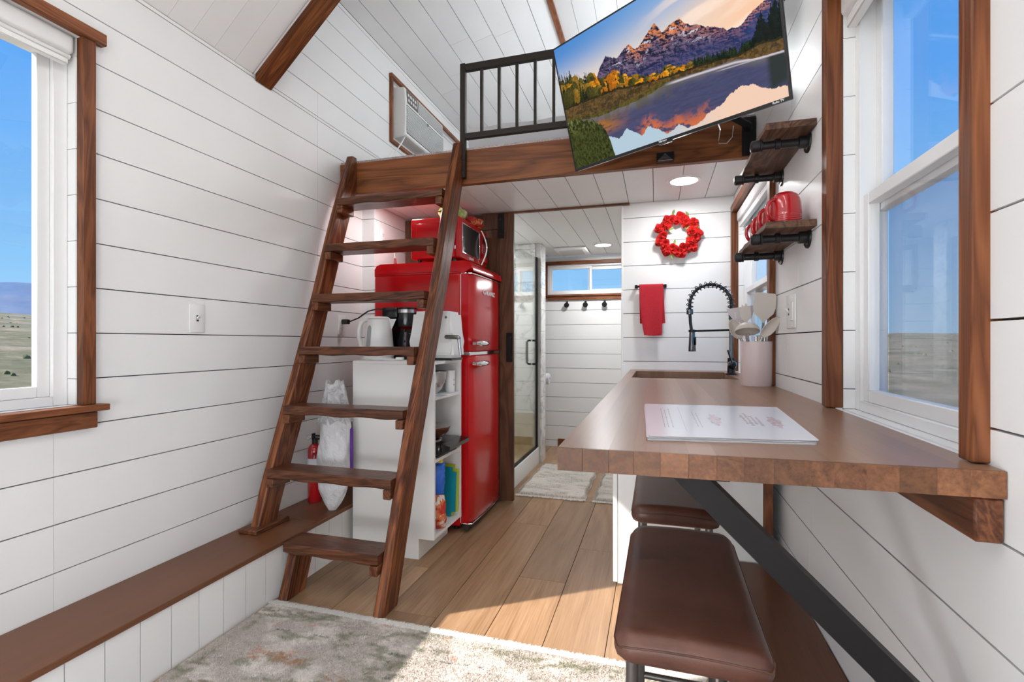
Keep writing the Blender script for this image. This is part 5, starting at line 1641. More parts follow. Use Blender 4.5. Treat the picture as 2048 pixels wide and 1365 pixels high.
def toaster():
    x0, x1, y0, y1 = -1.275, -1.020, 2.385, 2.555
    t = thing('toaster', 'large white rounded toaster on the shelf unit behind the ladder', 'toaster', ((x0 + x1) / 2, 2.47, ZT))
    bm = B(); box(bm, x0 + 0.01, x1 - 0.01, y0 + 0.01, y1 - 0.01, ZT, ZT + 0.012); part('foot_base', bm, 'blk_plastic', t, smooth=False)
    bm = B(); prism(bm, [(x0, ZT + 0.013), (x1, ZT + 0.013), (x1 - 0.004, ZT + 0.10), (x1 - 0.018, ZT + 0.262), (x0 + 0.022, ZT + 0.262), (x0 + 0.004, ZT + 0.10)], 'y', y0, y1)
    bmesh.ops.bevel(bm, geom=bm.edges[:], offset=0.016, segments=4, affect='EDGES'); b = part('body', bm, 'plastic', t)
    bm = B(); box(bm, x0 + 0.001, x1 - 0.001, y0 - 0.0006, y0 + 0.01, ZT + 0.142, ZT + 0.1432); box(bm, x0 + 0.012, x1 - 0.012, y0 - 0.0006, y0 + 0.01, ZT + 0.038, ZT + 0.0392); part('seam', bm, 'gap_white', b, smooth=False)
    bm = B(); box(bm, x1 - 0.070, x1 - 0.022, y0 - 0.0012, y0 + 0.006, ZT + 0.094, ZT + 0.252, 0.008, 2); part('panel_outline', bm, 'gap_white', b)
    bm = B(); box(bm, x1 - 0.0688, x1 - 0.0232, y0 - 0.0026, y0 + 0.006, ZT + 0.0952, ZT + 0.2508, 0.007, 2); part('control_panel', bm, 'plastic', b)
    bm = B(); lathe(bm, (x1 - 0.038, y0 - 0.0024, ZT + 0.228), [(0.007, 0), (0.006, 0.0014), (0, 0.0014)], 16, (0, -1, 0)); part('button', bm, 'legmetal', b)
    bm = B(); tube(bm, [(x1 - 0.035, y0 - 0.003, ZT + 0.125), (x1 - 0.03, y0 - 0.016, ZT + 0.125), (x1 + 0.035, y0 - 0.018, ZT + 0.122), (x1 + 0.045, y0 - 0.018, ZT + 0.112)], 0.011, 10); part('lever_arm', bm, 'legmetal', t)
    bm = B(); tube(bm, [(x1 + 0.040, y0 - 0.018, ZT + 0.126), (x1 + 0.052, y0 - 0.020, ZT + 0.03)], 0.010, 10, rs=[0.0095, 0.008]); part('lever_grip', bm, 'steel', t)
    for yy in (2.44, 2.495):
        bm = B(); box(bm, x0 + 0.05, x1 - 0.05, yy - 0.012, yy + 0.012, ZT + 0.258, ZT + 0.2628); part('slot', bm, 'slot', b, smooth=False)
toaster()
# inside the shelf unit
yc = (SHY0 + SHY1) / 2
bm = B(); lathe(bm, (-1.175, 2.415, 0.8225), [(0, 0.0), (0.045, 0.0), (0.075, 0.03), (0.092, 0.075), (0.098, 0.118), (0.102, 0.120), (0.100, 0.123), (0.0955, 0.120), (0.089, 0.076), (0.072, 0.033), (0.043, 0.003), (0, 0.003)], 40)
solo('mixing_bowl', bm, 'steel', 'steel mixing bowl on the top shelf of the white unit', 'bowl', base=(-1.175, 2.415, 0.8225))
t = thing('paper_cup_stack', 'white printed cup beside the steel mixing bowl', 'cup', (-1.105, 2.545, 0.8225))
bm = B(); lathe(bm, (-1.105, 2.545, 0.8225), [(0, 0), (0.026, 0), (0.028, 0.12), (0.026, 0.121), (0.024, 0.115), (0, 0.113)], 28); part('body', bm, 'plastic', t)
bm = B(); [box(bm, -1.0815, -1.0785, 2.536 + 0.006 * (k % 2), 2.541 + 0.006 * (k % 2), 0.86 + 0.014 * k, 0.868 + 0.014 * k) for k in range(4)]; part('print_mark', bm, 'slot', t, smooth=False)
bm = B(); prism(bm, [(-1.11, 2.285), (-1.045, 2.30), (-1.048, 2.385), (-1.10, 2.40)], 'z', 0.8224, 0.8236)
solo('paper_slip', bm, 'paper', 'white paper slip hanging over the edge of the top shelf', 'paper', base=(-1.08, 2.34, 0.8224))
t = thing('hot_plate', 'black portable burner on the middle shelf under the copper pan', 'hot plate', (-1.2, 2.44, 0.505))
bm = B(); box(bm, -1.44, -1.055, 2.30, 2.585, 0.517, 0.575, 0.012, 2); part('housing', bm, 'blk_plastic', t)
bm = B(); prism(bm, [(-1.055, 0.530), (-1.010, 0.545), (-1.006, 0.566), (-1.055, 0.574)], 'y', 2.32, 2.59); part('front_lip', bm, 'blk_plastic', t, smooth=False)
for yy in (2.33, 2.56):
    for xx in (-1.41, -1.085):
        bm = B(); cyl(bm, (xx, yy, 0.5055), (xx, yy, 0.518), 0.010, n=12); part('foot', bm, 'slot', t)
bm = B(); lathe(bm, (-1.185, 2.41, 0.5752), [(0, 0.0), (0.085, 0), (0.085, 0.008), (0.07, 0.012), (0, 0.012)], 32); part('burner_ring', bm, 'chrome', t)
t = thing('copper_wok', 'copper coloured wok with lid on the middle shelf', 'pan', (-1.165, 2.42, 0.5875))
bm = B(); lathe(bm, (-1.165, 2.42, 0.5878), [(0, 0), (0.050, 0.0), (0.075, 0.012), (0.098, 0.035), (0.108, 0.060), (0.105, 0.061), (0.094, 0.036), (0.072, 0.014), (0, 0.003)], 40); part('pan_body', bm, 'copper', t)
bm = B(); lathe(bm, (-1.165, 2.42, 0.5878), [(0.1085, 0.0612), (0.110, 0.065), (0.104, 0.067), (0.05, 0.078), (0, 0.081)], 40); ld = part('lid', bm, 'steel', t)
bm = B(); lathe(bm, (-1.165, 2.42, 0.5878), [(0.006, 0.080), (0.006, 0.088), (0.016, 0.092), (0.016, 0.100), (0, 0.102)], 20); part('lid_knob', bm, 'blk_plastic', ld)
# cutting boards leaning on the far side panel
def board(mat, y, dz, lean, label, h=0.27, x0=-1.40, x1=-1.075):
    bm = B(); box(bm, -(x1 - x0) / 2, (x1 - x0) / 2, -0.003, 0.003, 0, h)
    v = [ed for ed in bm.edges if abs((ed.verts[0].co - ed.verts[1].co).normalized().y) > 0.9]
    bmesh.ops.bevel(bm, geom=v, offset=0.025, segments=6, affect='EDGES')
    me = bpy.data.meshes.new('cutting_board'); bmesh.ops.recalc_face_normals(bm, faces=bm.faces[:]); bm.to_mesh(me); bm.free(); me.materials.append(M[mat])
    o = bpy.data.objects.new('cutting_board', me); C.objects.link(o); o.location = ((x0 + x1) / 2, y, 0.1212 + dz); o.rotation_euler = (-lean, 0, 0)
    set_props(o, label, 'cutting board', 'plastic cutting boards in the shelf unit'); W[o.name] = o.matrix_basis.copy()
board('lime', 2.570, 0.001, 0.09, 'lime green cutting board behind the teal one', 0.285, -1.395, -1.070)
board('teal', 2.558, 0.001, 0.09, 'teal cutting board leaning in the bottom of white shelf unit', 0.27, -1.40, -1.080)
# bags
def bag_mesh(bm, c, w, d, h, top=0.75, seed=0, yaw=0.0, pinch=True):
    def fn(u, v):
        a = 2 * PI * v; z = u
        bul = (math.sin(PI * min(max(z, 0.02), 0.98)) ** 0.45)
        ww = w / 2 * (1 - (1 - top) * z) * (0.85 + 0.15 * bul); dd = d / 2 * bul
        if z > 0.93 or z < 0.05: dd = d * 0.04 if pinch else dd
        n = 1 + 0.05 * math.sin(a * 5 + z * 14 + seed) + 0.03 * math.sin(a * 9 - z * 23 + seed * 2)
        x = ww * math.copysign(abs(math.cos(a)) ** 0.7, math.cos(a)) * n; y = dd * math.copysign(abs(math.sin(a)) ** 0.8, math.sin(a)) * n
        return (c[0] + x * math.cos(yaw) - y * math.sin(yaw), c[1] + x * math.sin(yaw) + y * math.cos(yaw), c[2] + h * z)
    grid(bm, fn, 26, 36)
t = thing('food_pouch', 'tall blue and white food pouch on the bottom shelf', 'food bag', (-1.115, 2.385, 0.1215))
bm = B(); bag_mesh(bm, (-1.115, 2.385, 0.285), 0.085, 0.065, 0.180, 1.12, 2, 0.5); part('pouch', bm, 'blue', t)
bm = B(); box(bm, -1.155, -1.078, 2.376, 2.396, 0.464, 0.484, 0.004); part('top_seal', bm, 'yellow', t)
t.location = (-1.115, 2.385, 0.1215)
bm = B(); bag_mesh(bm, (-1.105, 2.375, 0.1218), 0.10, 0.085, 0.175, 0.85, 4, 0.4)
part('snack_pouch', bm, 'snackred', t)

# ------------------------------------------------------------------ fridge
def fridge():
    x0, xd, x1 = -1.652, -1.083, -1.012
    y0, y1 = 2.652, 3.212
    t = thing('refrigerator', 'glossy red retro refrigerator with chrome handles behind the ladder', 'refrigerator', ((x0 + x1) / 2, (y0 + y1) / 2, 0))
    bm = B(); box(bm, x0, xd - 0.004, y0, y1, 0.03, 1.505, 0.012, 3); part('body', bm, 'red', t)
    # domed top
    bm = B()
    prof = [(x0 - 0.004, 1.500), (x0 - 0.004, 1.545), (x0 + 0.010, 1.566), (x0 + 0.035, 1.575), (x1 - 0.055, 1.575), (x1 - 0.020, 1.566), (x1 - 0.002, 1.545), (x1 + 0.002, 1.520), (x1 + 0.002, 1.512), (xd, 1.512), (xd, 1.500)]
    prism(bm, prof, 'y', y0 - 0.004, y1 + 0.004)
    es = [ed for ed in bm.edges if abs((ed.verts[0].co - ed.verts[1].co).normalized().y) < 0.5]
    bmesh.ops.bevel(bm, geom=es, offset=0.014, segments=4, affect='EDGES')
    part('top_cap', bm, 'red', t)
    def door(z0, z1, hz, nm):
        bm = B(); N = 16; rings = []
        for i in range(N + 1):
            y = y0 + (y1 - y0) * i / N; s = abs(2 * i / N - 1)
            xx = x1 - 0.010 * s ** 2 - (0.016 if s > 0.999 else (0.004 if s > 0.86 else 0))
            rings.append([bm.verts.new(p) for p in ((xd, y, z0), (xx - 0.006, y, z0), (xx, y, z0 + 0.008), (xx, y, z1 - 0.008), (xx - 0.006, y, z1), (xd, y, z1))])
        for i in range(N): bridge(bm, rings[i], rings[i + 1])
        bm.faces.new(rings[0][::-1]); bm.faces.new(rings[-1])
        d = part(nm, bm, 'red', t); d.data.set_sharp_from_angle(angle=math.radians(60))
        bm = B(); box(bm, xd - 0.0045, xd, y0 + 0.002, y1 - 0.002, z0 + 0.002, z1 - 0.002); part('gasket', bm, 'plastic', d, smooth=False)
        # chrome trim round the front
        bm = B()
        zz = z1 if z0 > 1 else z0
        tube(bm, [(xd + 0.002, y0 + 0.001, zz), (x1 - 0.026, y0 + 0.001, zz), (x1 - 0.008, y0 + 0.006, zz), (x1 - 0.001, y0 + 0.15, zz), (x1 + 0.001, (y0 + y1) / 2, zz), (x1 - 0.001, y1 - 0.15, zz), (x1 - 0.01, y1 - 0.004, zz)], 0.0042, 8); part('chrome_trim', bm, 'chrome', d)
        bm = B()
        c = Vector((x1 - 0.008, y0 + 0.035, hz))
        cyl(bm, c, c + Vector((0.028, 0, 0)), 0.013, n=16)
        tube(bm, [c + Vector((0.022, -0.012, 0)), c + Vector((0.034, 0.0, 0)), c + Vector((0.040, 0.06, 0)), c + Vector((0.037, 0.13, 0)), c + Vector((0.024, 0.195, 0)), c + Vector((0.016, 0.205, 0))], 0.014, 12, rs=[0.010, 0.0165, 0.0175, 0.0155, 0.010, 0.005])
        cyl(bm, c + Vector((0, 0.165, 0)), c + Vector((0.026, 0.165, 0)), 0.008, n=12)
        part('door_handle', bm, 'chrome', d)
        return d
    up = door(1.046, 1.499, 1.094, 'freezer_door'); lo = door(0.052, 1.022, 0.975, 'fridge_door')
    bm = B(); box(bm, xd - 0.002, x1 - 0.018, y0 + 0.004, y1 - 0.004, 1.0235, 1.0445, 0.002); part('divider_strip', bm, 'chrome', t)
    bm = B(); box(bm, xd + 0.01, x1 - 0.03, y0 + 0.01, y1 - 0.01, 0.012, 0.050); part('kick_plate', bm, 'slot', t, smooth=False)
    for xx in (x0 + 0.06, xd - 0.05):
        for yy in (y0 + 0.05, y1 - 0.05):
            bm = B(); cyl(bm, (xx, yy, 0.0), (xx, yy, 0.032), 0.016, n=12); part('foot', bm, 'blk_plastic', t)
    me = text_mesh('GALANZ', 0.036, 0.0015, 0.0006)
    for v in me.vertices: v.co.x *= 1.55
    me.transform(Matrix.Translation((x1 + 0.0012, (y0 + y1) / 2 + 0.01, 1.405)) @ Matrix.Rotation(PI / 2, 4, 'Z') @ Matrix.Rotation(PI / 2, 4, 'X'))
    part('lettering', None, 'letter', up, mesh=me, smooth=False)
fridge()
def microwave():
    x0, x1, y0, y1, z0, z1 = -1.432, -1.112, 2.702, 3.190, 1.603, 1.848
    t = thing('microwave', 'red retro microwave standing on the refrigerator', 'microwave', ((x0 + x1) / 2, (y0 + y1) / 2, 1.5755))
    bm = B(); box(bm, x0, x1 - 0.03, y0, y1, z0, z1, 0.01, 3); part('body', bm, 'red', t)
    bm = B(); box(bm, x0 + 0.035, x1 - 0.075, y0 - 0.0025, y0 + 0.01, z0 + 0.03, z1 - 0.03, 0.012, 3); part('side_recess', bm, 'red', t)
    bm = B(); box(bm, x1 - 0.0295, x1, y0 - 0.003, y1, z0 - 0.002, z1 + 0.002, 0.012, 4); f = part('front', bm, 'red', t)
    bm = B()
    # window with chrome rim
    wy0, wy1, wz0, wz1 = y0 + 0.045, y0 + 0.335, z0 + 0.040, z1 - 0.035
    for a, b, c, d in ((wy0 - 0.006, wy1 + 0.006, wz0 - 0.006, wz0), (wy0 - 0.006, wy1 + 0.006, wz1, wz1 + 0.006), (wy0 - 0.006, wy0, wz0, wz1), (wy1, wy1 + 0.006, wz0, wz1)):
        box(bm, x1 - 0.002, x1 + 0.004, a, b, c, d, 0.002)
    part('window_rim', bm, 'chrome', f)
    bm = B(); box(bm, x1 - 0.002, x1 + 0.0015, wy0, wy1, wz0, wz1); part('window_glass', bm, 'blk_plastic', f, smooth=False)
    bm = B(); pts = [(x1 + 0.003 + 0.034 * math.sin(PI * k / 14), y0 + 0.365 + 0.012 * math.sin(PI * k / 14), z1 - 0.012 - (z1 - z0 - 0.02) * k / 14) for k in range(15)]
    tube(bm, pts, 0.0065, 10); part('door_handle', bm, 'chrome', f)
    bm = B(); box(bm, x1 - 0.001, x1 + 0.002, y0 + 0.40, y1 - 0.02, z1 - 0.085, z1 - 0.045, 0.001); part('display', bm, 'blk_plastic', f)
    bm = B()
    for r in range(4):
        for c in range(2): box(bm, x1 - 0.001, x1 + 0.0025, y0 + 0.405 + 0.03 * c, y0 + 0.425 + 0.03 * c, z1 - 0.105 - 0.016 * r, z1 - 0.096 - 0.016 * r)
    part('key_pad', bm, 'steel', f, smooth=False)
    bm = B(); lathe(bm, (x1 - 0.001, y0 + 0.430, z0 + 0.045), [(0.023, 0), (0.023, 0.012), (0.018, 0.020), (0, 0.021)], 24, (1, 0, 0)); k = part('dial', bm, 'red', f)
    bm = B(); lathe(bm, (x1 - 0.001, y0 + 0.430, z0 + 0.045), [(0.0235, 0.006), (0.0245, 0.009), (0.0235, 0.012)], 24, (1, 0, 0)); part('dial_rim', bm, 'chrome', k)
    for xx in (x0 + 0.04, x1 - 0.05):
        for yy in (y0 + 0.04, y1 - 0.04):
            bm = B(); cyl(bm, (xx, yy, 1.5756), (xx, yy, z0 + 0.002), 0.013, n=12); part('foot', bm, 'blk_plastic', t)
    bm = B()
    for zz in (z0 + 0.05, z0 + 0.18):
        box(bm, x1 - 0.0305, x1 - 0.024, y0 - 0.0045, y0 - 0.001, zz, zz + 0.02)
    part('hinge_mark', bm, 'chrome', t, smooth=False)
    me = text_mesh('GALANZ', 0.020, 0.0008, 0.0004)
    me.transform(Matrix.Translation((x1 + 0.001, y0 + 0.19, z0 + 0.018)) @ Matrix.Rotation(PI / 2, 4, 'Z') @ Matrix.Rotation(PI / 2, 4, 'X'))
    part('lettering', None, 'letter', f, mesh=me, smooth=False)
microwave()
def lay_bag(c, w, d, h, mat, label, seed, yaw):
    bm = B()
    def fn(u, v):
        a = 2 * PI * v; s = 2 * u - 1
        r = max(0.02, 1 - abs(s) ** 3.5) ** 0.5 if abs(s) < 0.93 else 0.10
        n = 1 + 0.10 * math.sin(a * 3 + s * 7 + seed) + 0.06 * math.sin(a * 7 - s * 11)
        x = s * w / 2; y = d / 2 * math.cos(a) * r * n * (1 if abs(s) < 0.93 else 6); z = max(0.0, h / 2 + h / 2 * math.sin(a) * r * n)
        return (c[0] + x * math.cos(yaw) - y * math.sin(yaw), c[1] + x * math.sin(yaw) + y * math.cos(yaw), c[2] + z)
    grid(bm, fn, 30, 26)
    solo('snack_bag', bm, mat, label, 'snack bag', 'snack bags on the microwave', base=c)
lay_bag((-1.215, 2.845, 1.8485), 0.19, 0.13, 0.105, 'snackgreen', 'green and clear snack bag lying on the microwave by the ladder', 1, 1.2)
lay_bag((-1.165, 3.03, 1.8485), 0.20, 0.12, 0.075, 'snackred', 'orange red snack bag lying on the far end of microwave', 3, 1.3)
t = thing('utility_lighter', 'red tipped white lighter standing behind the refrigerator top', 'lighter', (-1.50, 2.72, 1.5755))
bm = B(); cyl(bm, (-1.535, 2.70, 1.5762), (-1.538, 2.70, 1.615), 0.009, 0.006, n=10); part('grip', bm, 'red_mug', t)
bm = B(); cyl(bm, (-1.538, 2.70, 1.615), (-1.545, 2.70, 1.66), 0.005, 0.0035, n=10); part('nozzle', bm, 'plastic', t)
t.location = (-1.535, 2.70, 1.5755)
for ch in t.children: ch.data.transform(Matrix.Translation(Vector((-1.50, 2.72, 1.5755)) - Vector((-1.535, 2.70, 1.5755))))

# ------------------------------------------------------------------ fire extinguisher and bagged pillow on the ledge
def extinguisher():
    x, y, z = -1.775, 2.262, 0.2405
    t = thing('fire_extinguisher', 'small red fire extinguisher on the ledge behind the ladder', 'extinguisher', (x, y, z))
    bm = B(); lathe(bm, (x, y, z), [(0, 0), (0.034, 0), (0.037, 0.005), (0.037, 0.27), (0.033, 0.292), (0.020, 0.308), (0.014, 0.312), (0, 0.312)], 32); b = part('cylinder', bm, 'red_mug', t)
    bm = B(); lathe(bm, (x, y, z), [(0.0373, 0.19), (0.0376, 0.19), (0.0376, 0.235), (0.0373, 0.235)], 32); part('label_band', bm, 'paper', b)
    bm = B(); cyl(bm, (x, y, z + 0.311), (x, y, z + 0.335), 0.015, n=16); box(bm, x - 0.012, x + 0.045, y - 0.012, y + 0.012, z + 0.334, z + 0.344, 0.003); box(bm, x - 0.012, x + 0.052, y - 0.008, y + 0.008, z + 0.350, z + 0.358, 0.002); box(bm, x - 0.014, x - 0.002, y - 0.010, y + 0.010, z + 0.33, z + 0.366, 0.002); part('valve_handle', bm, 'blk_plastic', t)
    bm = B(); pts = [(x - 0.028 + 0.012 * math.cos(a), y - 0.014, z + 0.345 + 0.012 * math.sin(a)) for a in [2 * PI * k / 14 for k in range(14)]]; tube(bm, pts, 0.0014, 6, closed=True); part('pull_pin', bm, 'steel', t)
extinguisher()
def pillow_bag():
    c = Vector((-1.590, 2.165, 0.2408))
    t = thing('bagged_pillow', 'white pillow in a clear plastic bag propped on ledge', 'bagged pillow', c)
    def fn(u, v, g=1.0, top=0.0):
        a = 2 * PI * v; z = u
        w = float(np.interp(z, [0, 0.06, 0.2, 0.5, 0.8, 0.93, 1.0], [0.02, 0.045, 0.078, 0.092, 0.080, 0.055, 0.02]))
        d = w * 0.66
        n = 1 + 0.05 * math.sin(a * 3 + z * 9) + 0.035 * math.sin(a * 6 - z * 17 + 1) + 0.02 * math.sin(a * 11 + z * 31)
        bend = 0.015 * math.sin(z * 3) + 0.02 * (1 - z)
        return (c.x + w * g * math.cos(a) * n + 0.012 * z - 0.015 + bend * 0.5, c.y + d * g * math.sin(a) * n + 0.02 * z, c.z + 0.56 * z)
    bm = B(); grid(bm, fn, 60, 60); part('pillow', bm, 'whitebag', t)
    bm = B()
    def f2(u, v):
        p = Vector(fn(0.80 + 0.12 * u, v, 1.10))
        a = 2 * PI * v
        k = u
        r = 1 + 0.22 * math.sin(a * 4 + 3 * u) * u + 0.12 * math.sin(a * 9 + u * 5)
        cx, cy = c.x + 0.006, c.y + 0.018
        return (cx + (p.x - cx) * r * (1 - 0.25 * u), cy + (p.y - cy) * r * (1 - 0.25 * u), c.z + 0.45 + 0.205 * u + 0.012 * math.sin(a * 5))
    grid(bm, f2, 24, 60); part('plastic_film', bm, 'film', t)
    bm = B(); box(bm, c.x + 0.070, c.x + 0.098, c.y + 0.020, c.y + 0.040, c.z + 0.16, c.z + 0.42, 0.006); part('purple_label', bm, 'purple', t)
pillow_bag()

# ------------------------------------------------------------------ sliding barn door, bathroom things
def barn():
    x0, x1, y0, y1, z0, z1 = -1.755, -0.936, YE - 0.052, YE - 0.018, 0.012, 1.984
    t = thing('barn_door', 'dark brown sliding barn door behind the refrigerator', 'door', ((x0 + x1) / 2, y0, z0))
    for i in range(5):
        a = x0 + 0.10 + (x1 - x0 - 0.2) * i / 5; b = x0 + 0.10 + (x1 - x0 - 0.2) * (i + 1) / 5
        bm = B(); box(bm, a + 0.001, b - 0.001, y0 + 0.012, y1, z0 + 0.01, z1 - 0.01, 0.002); part('panel_board', bm, 'barn', t)
    for a, b in ((x0, x0 + 0.10), (x1 - 0.10, x1)):
        bm = B(); box(bm, a, b, y0, y1, z0, z1, 0.003); part('stile', bm, 'barn', t)
    for a, b in ((z0, z0 + 0.14), (0.93, 1.05), (z1 - 0.105, z1)):
        bm = B(); box(bm, x0 + 0.1005, x1 - 0.1005, y0, y0 + 0.0115, a, b, 0.002); part('rail', bm, 'barn', t)
    bm = B(); box(bm, -1.045, -1.000, y0 - 0.006, y0 - 0.0005, 1.815, 1.984, 0.001); s = part('hanger_strap', bm, 'black', t)
    for z in (1.845, 1.945):
        bm = B(); lathe(bm, (-1.0225, y0 - 0.006, z), [(0.010, 0), (0.009, 0.004), (0, 0.005)], 6, (0, -1, 0)); part('bolt', bm, 'rail', s)
    bm = B(); box(bm, -0.985, -0.938, y0 - 0.005, y0 - 0.0005, 0.965, 1.165, 0.001); box(bm, -0.975, -0.948, y0 - 0.028, y0 - 0.022, 0.99, 1.14, 0.001); box(bm, -0.975, -0.948, y0 - 0.023, y0 - 0.004, 0.99, 1.0); box(bm, -0.975, -0.948, y0 - 0.023, y0 - 0.004, 1.13, 1.14)
    part('pull_handle', bm, 'black', t)
barn()
def shower():
    xs = -1.02
    # marble lined alcove
    t = thing('shower_surround', 'white marble tiled shower alcove left of the bathroom passage', 'shower', (-1.4, 3.9, 0), kind='structure')
    def tiles(fixed, rng, zr, thick, axis, outs):
        a = rng[0]; i = 0
        while a < rng[1] - 0.01:
            b = min(a + 0.60, rng[1]); z = zr[0]; j = 0
            while z < zr[1] - 0.01:
                zz = min(z + 0.30, zr[1])
                bm = B(); wbox(bm, axis, fixed, fixed + thick, a + 0.0012, b - 0.0012, z + 0.0012, zz - 0.0012, 0.0008); part('tile', bm, 'marble', t, smooth=False)
                z = zz
            a = b
    tiles(4.372, (-1.84, -1.055), (0.45, ZC - 0.002), -0.010, 'y', 0)
    tiles(XL + 0.001, (3.42, 4.36), (0.45, ZC - 0.002), 0.010, 'x', 0)
    tiles(3.372, (-1.84, -1.06), (0.45, ZC - 0.002), 0.010, 'y', 0)
    bm = B(); box(bm, XL + 0.001, XL + 0.014, 3.384, 4.36, 0.06, 0.45); box(bm, XL + 0.014, -1.06, 4.358, 4.372, 0.06, 0.45); part('stone_band', bm, 'tanstone', t, smooth=False)
    bm = B(); box(bm, XL + 0.001, -1.06, 3.372, 4.372, 0.0, 0.06); part('shower_pan', bm, 'tanstone', t, smooth=False)
    bm = B(); box(bm, xs - 0.045, xs + 0.0, 3.392, 4.368, 0.0, 0.145, 0.003); part('curb', bm, 'cabinet', t)
    # end walls, with tiles on their narrow edges
    bm = B(); box(bm, XL + 0.001, -1.012, 4.3735, 4.545, 0, ZC - 0.001); part('end_wall', bm, 'gap_white', t, smooth=False)
    bm = B(); box(bm, XL + 0.001, -1.012, YE + 0.082, 3.370, 0, ZC - 0.001); part('end_wall', bm, 'gap_white', t, smooth=False)
    z = 0.0
    while z < ZC - 0.01:
        zz = min(z + 0.2, ZC - 0.001)
        for a, b in ((4.372, 4.548), (YE - 0.001, 3.390)):
            bm = B(); box(bm, -1.0115, -1.0005, a, b, z + 0.001, zz - 0.001, 0.0008); part('edge_tile', bm, 'marble', t, smooth=False)
        z = zz
    d = thing('shower_door', 'clear glass shower door with black edge and C handle', 'shower door', (xs - 0.02, 3.9, 0.145))
    bm = B(); box(bm, xs - 0.026, xs - 0.018, 3.395, 4.335, 0.160, 1.86); p = part('glass_panel', bm, 'glass_shower', d, smooth=False)
    bm = B(); box(bm, xs - 0.032, xs - 0.012, 4.337, 4.366, 0.146, 1.87, 0.001); part('edge_channel', bm, 'black', d, smooth=False)
    bm = B(); box(bm, xs - 0.034, xs - 0.010, 3.395, 4.336, 0.1465, 0.161, 0.001); part('bottom_channel', bm, 'black', d, smooth=False)
    for sgn in (1, -1):
        xx = xs - 0.022 + sgn * 0.045
        s0 = xs - 0.022 + sgn * 0.006
        bm = B(); tube(bm, [(s0, 4.18, 1.115), (xx - sgn * 0.012, 4.18, 1.115), (xx, 4.18, 1.103), (xx, 4.18, 0.922), (xx - sgn * 0.012, 4.18, 0.910), (s0, 4.18, 0.910)], 0.009, 10); part('c_handle', bm, 'black', d)
shower()
def hooks():
    m = None
    for i, (x, lab) in enumerate(((-0.895, 'round black wall hook, first from the shower'), (-0.700, 'round black wall hook in the middle of three'), (-0.505, 'round black wall hook, last from the shower'))):
        if m is None:
            t = thing('wall_hook', lab, 'hook', (x, YF - 0.0005, 1.487), group='round black hooks on bathroom wall')
            bm = B(); lathe(bm, (0, 0, 0), [(0, -0.0), (0.014, 0), (0.014, 0.006), (0.007, 0.008), (0.007, 0.028), (0.026, 0.030), (0.027, 0.034), (0.026, 0.038), (0, 0.039)], 28, (0, -1, 0)); part('knob_disc', bm, 'black', t, local=True)
            bm = B(); box(bm, -0.010, 0.010, -0.012, 0.0, 0.012, 0.042, 0.002); part('wall_tab', bm, 'black', t, local=True)
            m = t
        else:
            t = copy_tree(m); t.location = (x, YF - 0.0005, 1.487); t['label'] = lab
hooks()
t = thing('ceiling_vent', 'square white exhaust fan cover in the bathroom ceiling', 'vent', (-0.78, 4.77, ZC - 0.02))
bm = B(); box(bm, -0.93, -0.63, 4.60, 4.93, ZC - 0.028, ZC - 0.001, 0.008, 2); v = part('cover', bm, 'plastic', t)
bm = B(); box(bm, -0.89, -0.67, 4.64, 4.89, ZC - 0.030, ZC - 0.027); part('inset_panel', bm, 'gap_white', v, smooth=False)
t = thing('toilet_roll', 'white toilet paper roll by the shower wall end', 'toilet roll', (-1.03, 4.66, 0.74))
bm = B(); lathe(bm, (-1.09, 4.68, 0.745), [(0.02, 0), (0.053, 0), (0.053, 0.10), (0.02, 0.10), (0.02, 0)], 28, (1, 0, 0)); part('roll', bm, 'paper', t)
bm = B(); cyl(bm, (-1.10, 4.68, 0.745), (-0.975, 4.68, 0.745), 0.008, n=10); tube(bm, [(-1.10, 4.68, 0.745), (-1.10, 4.62, 0.745), (-1.10, 4.5485, 0.745)], 0.008, 10); part('holder', bm, 'chrome', t)
t.location = (-1.03, 4.66, 0.74)

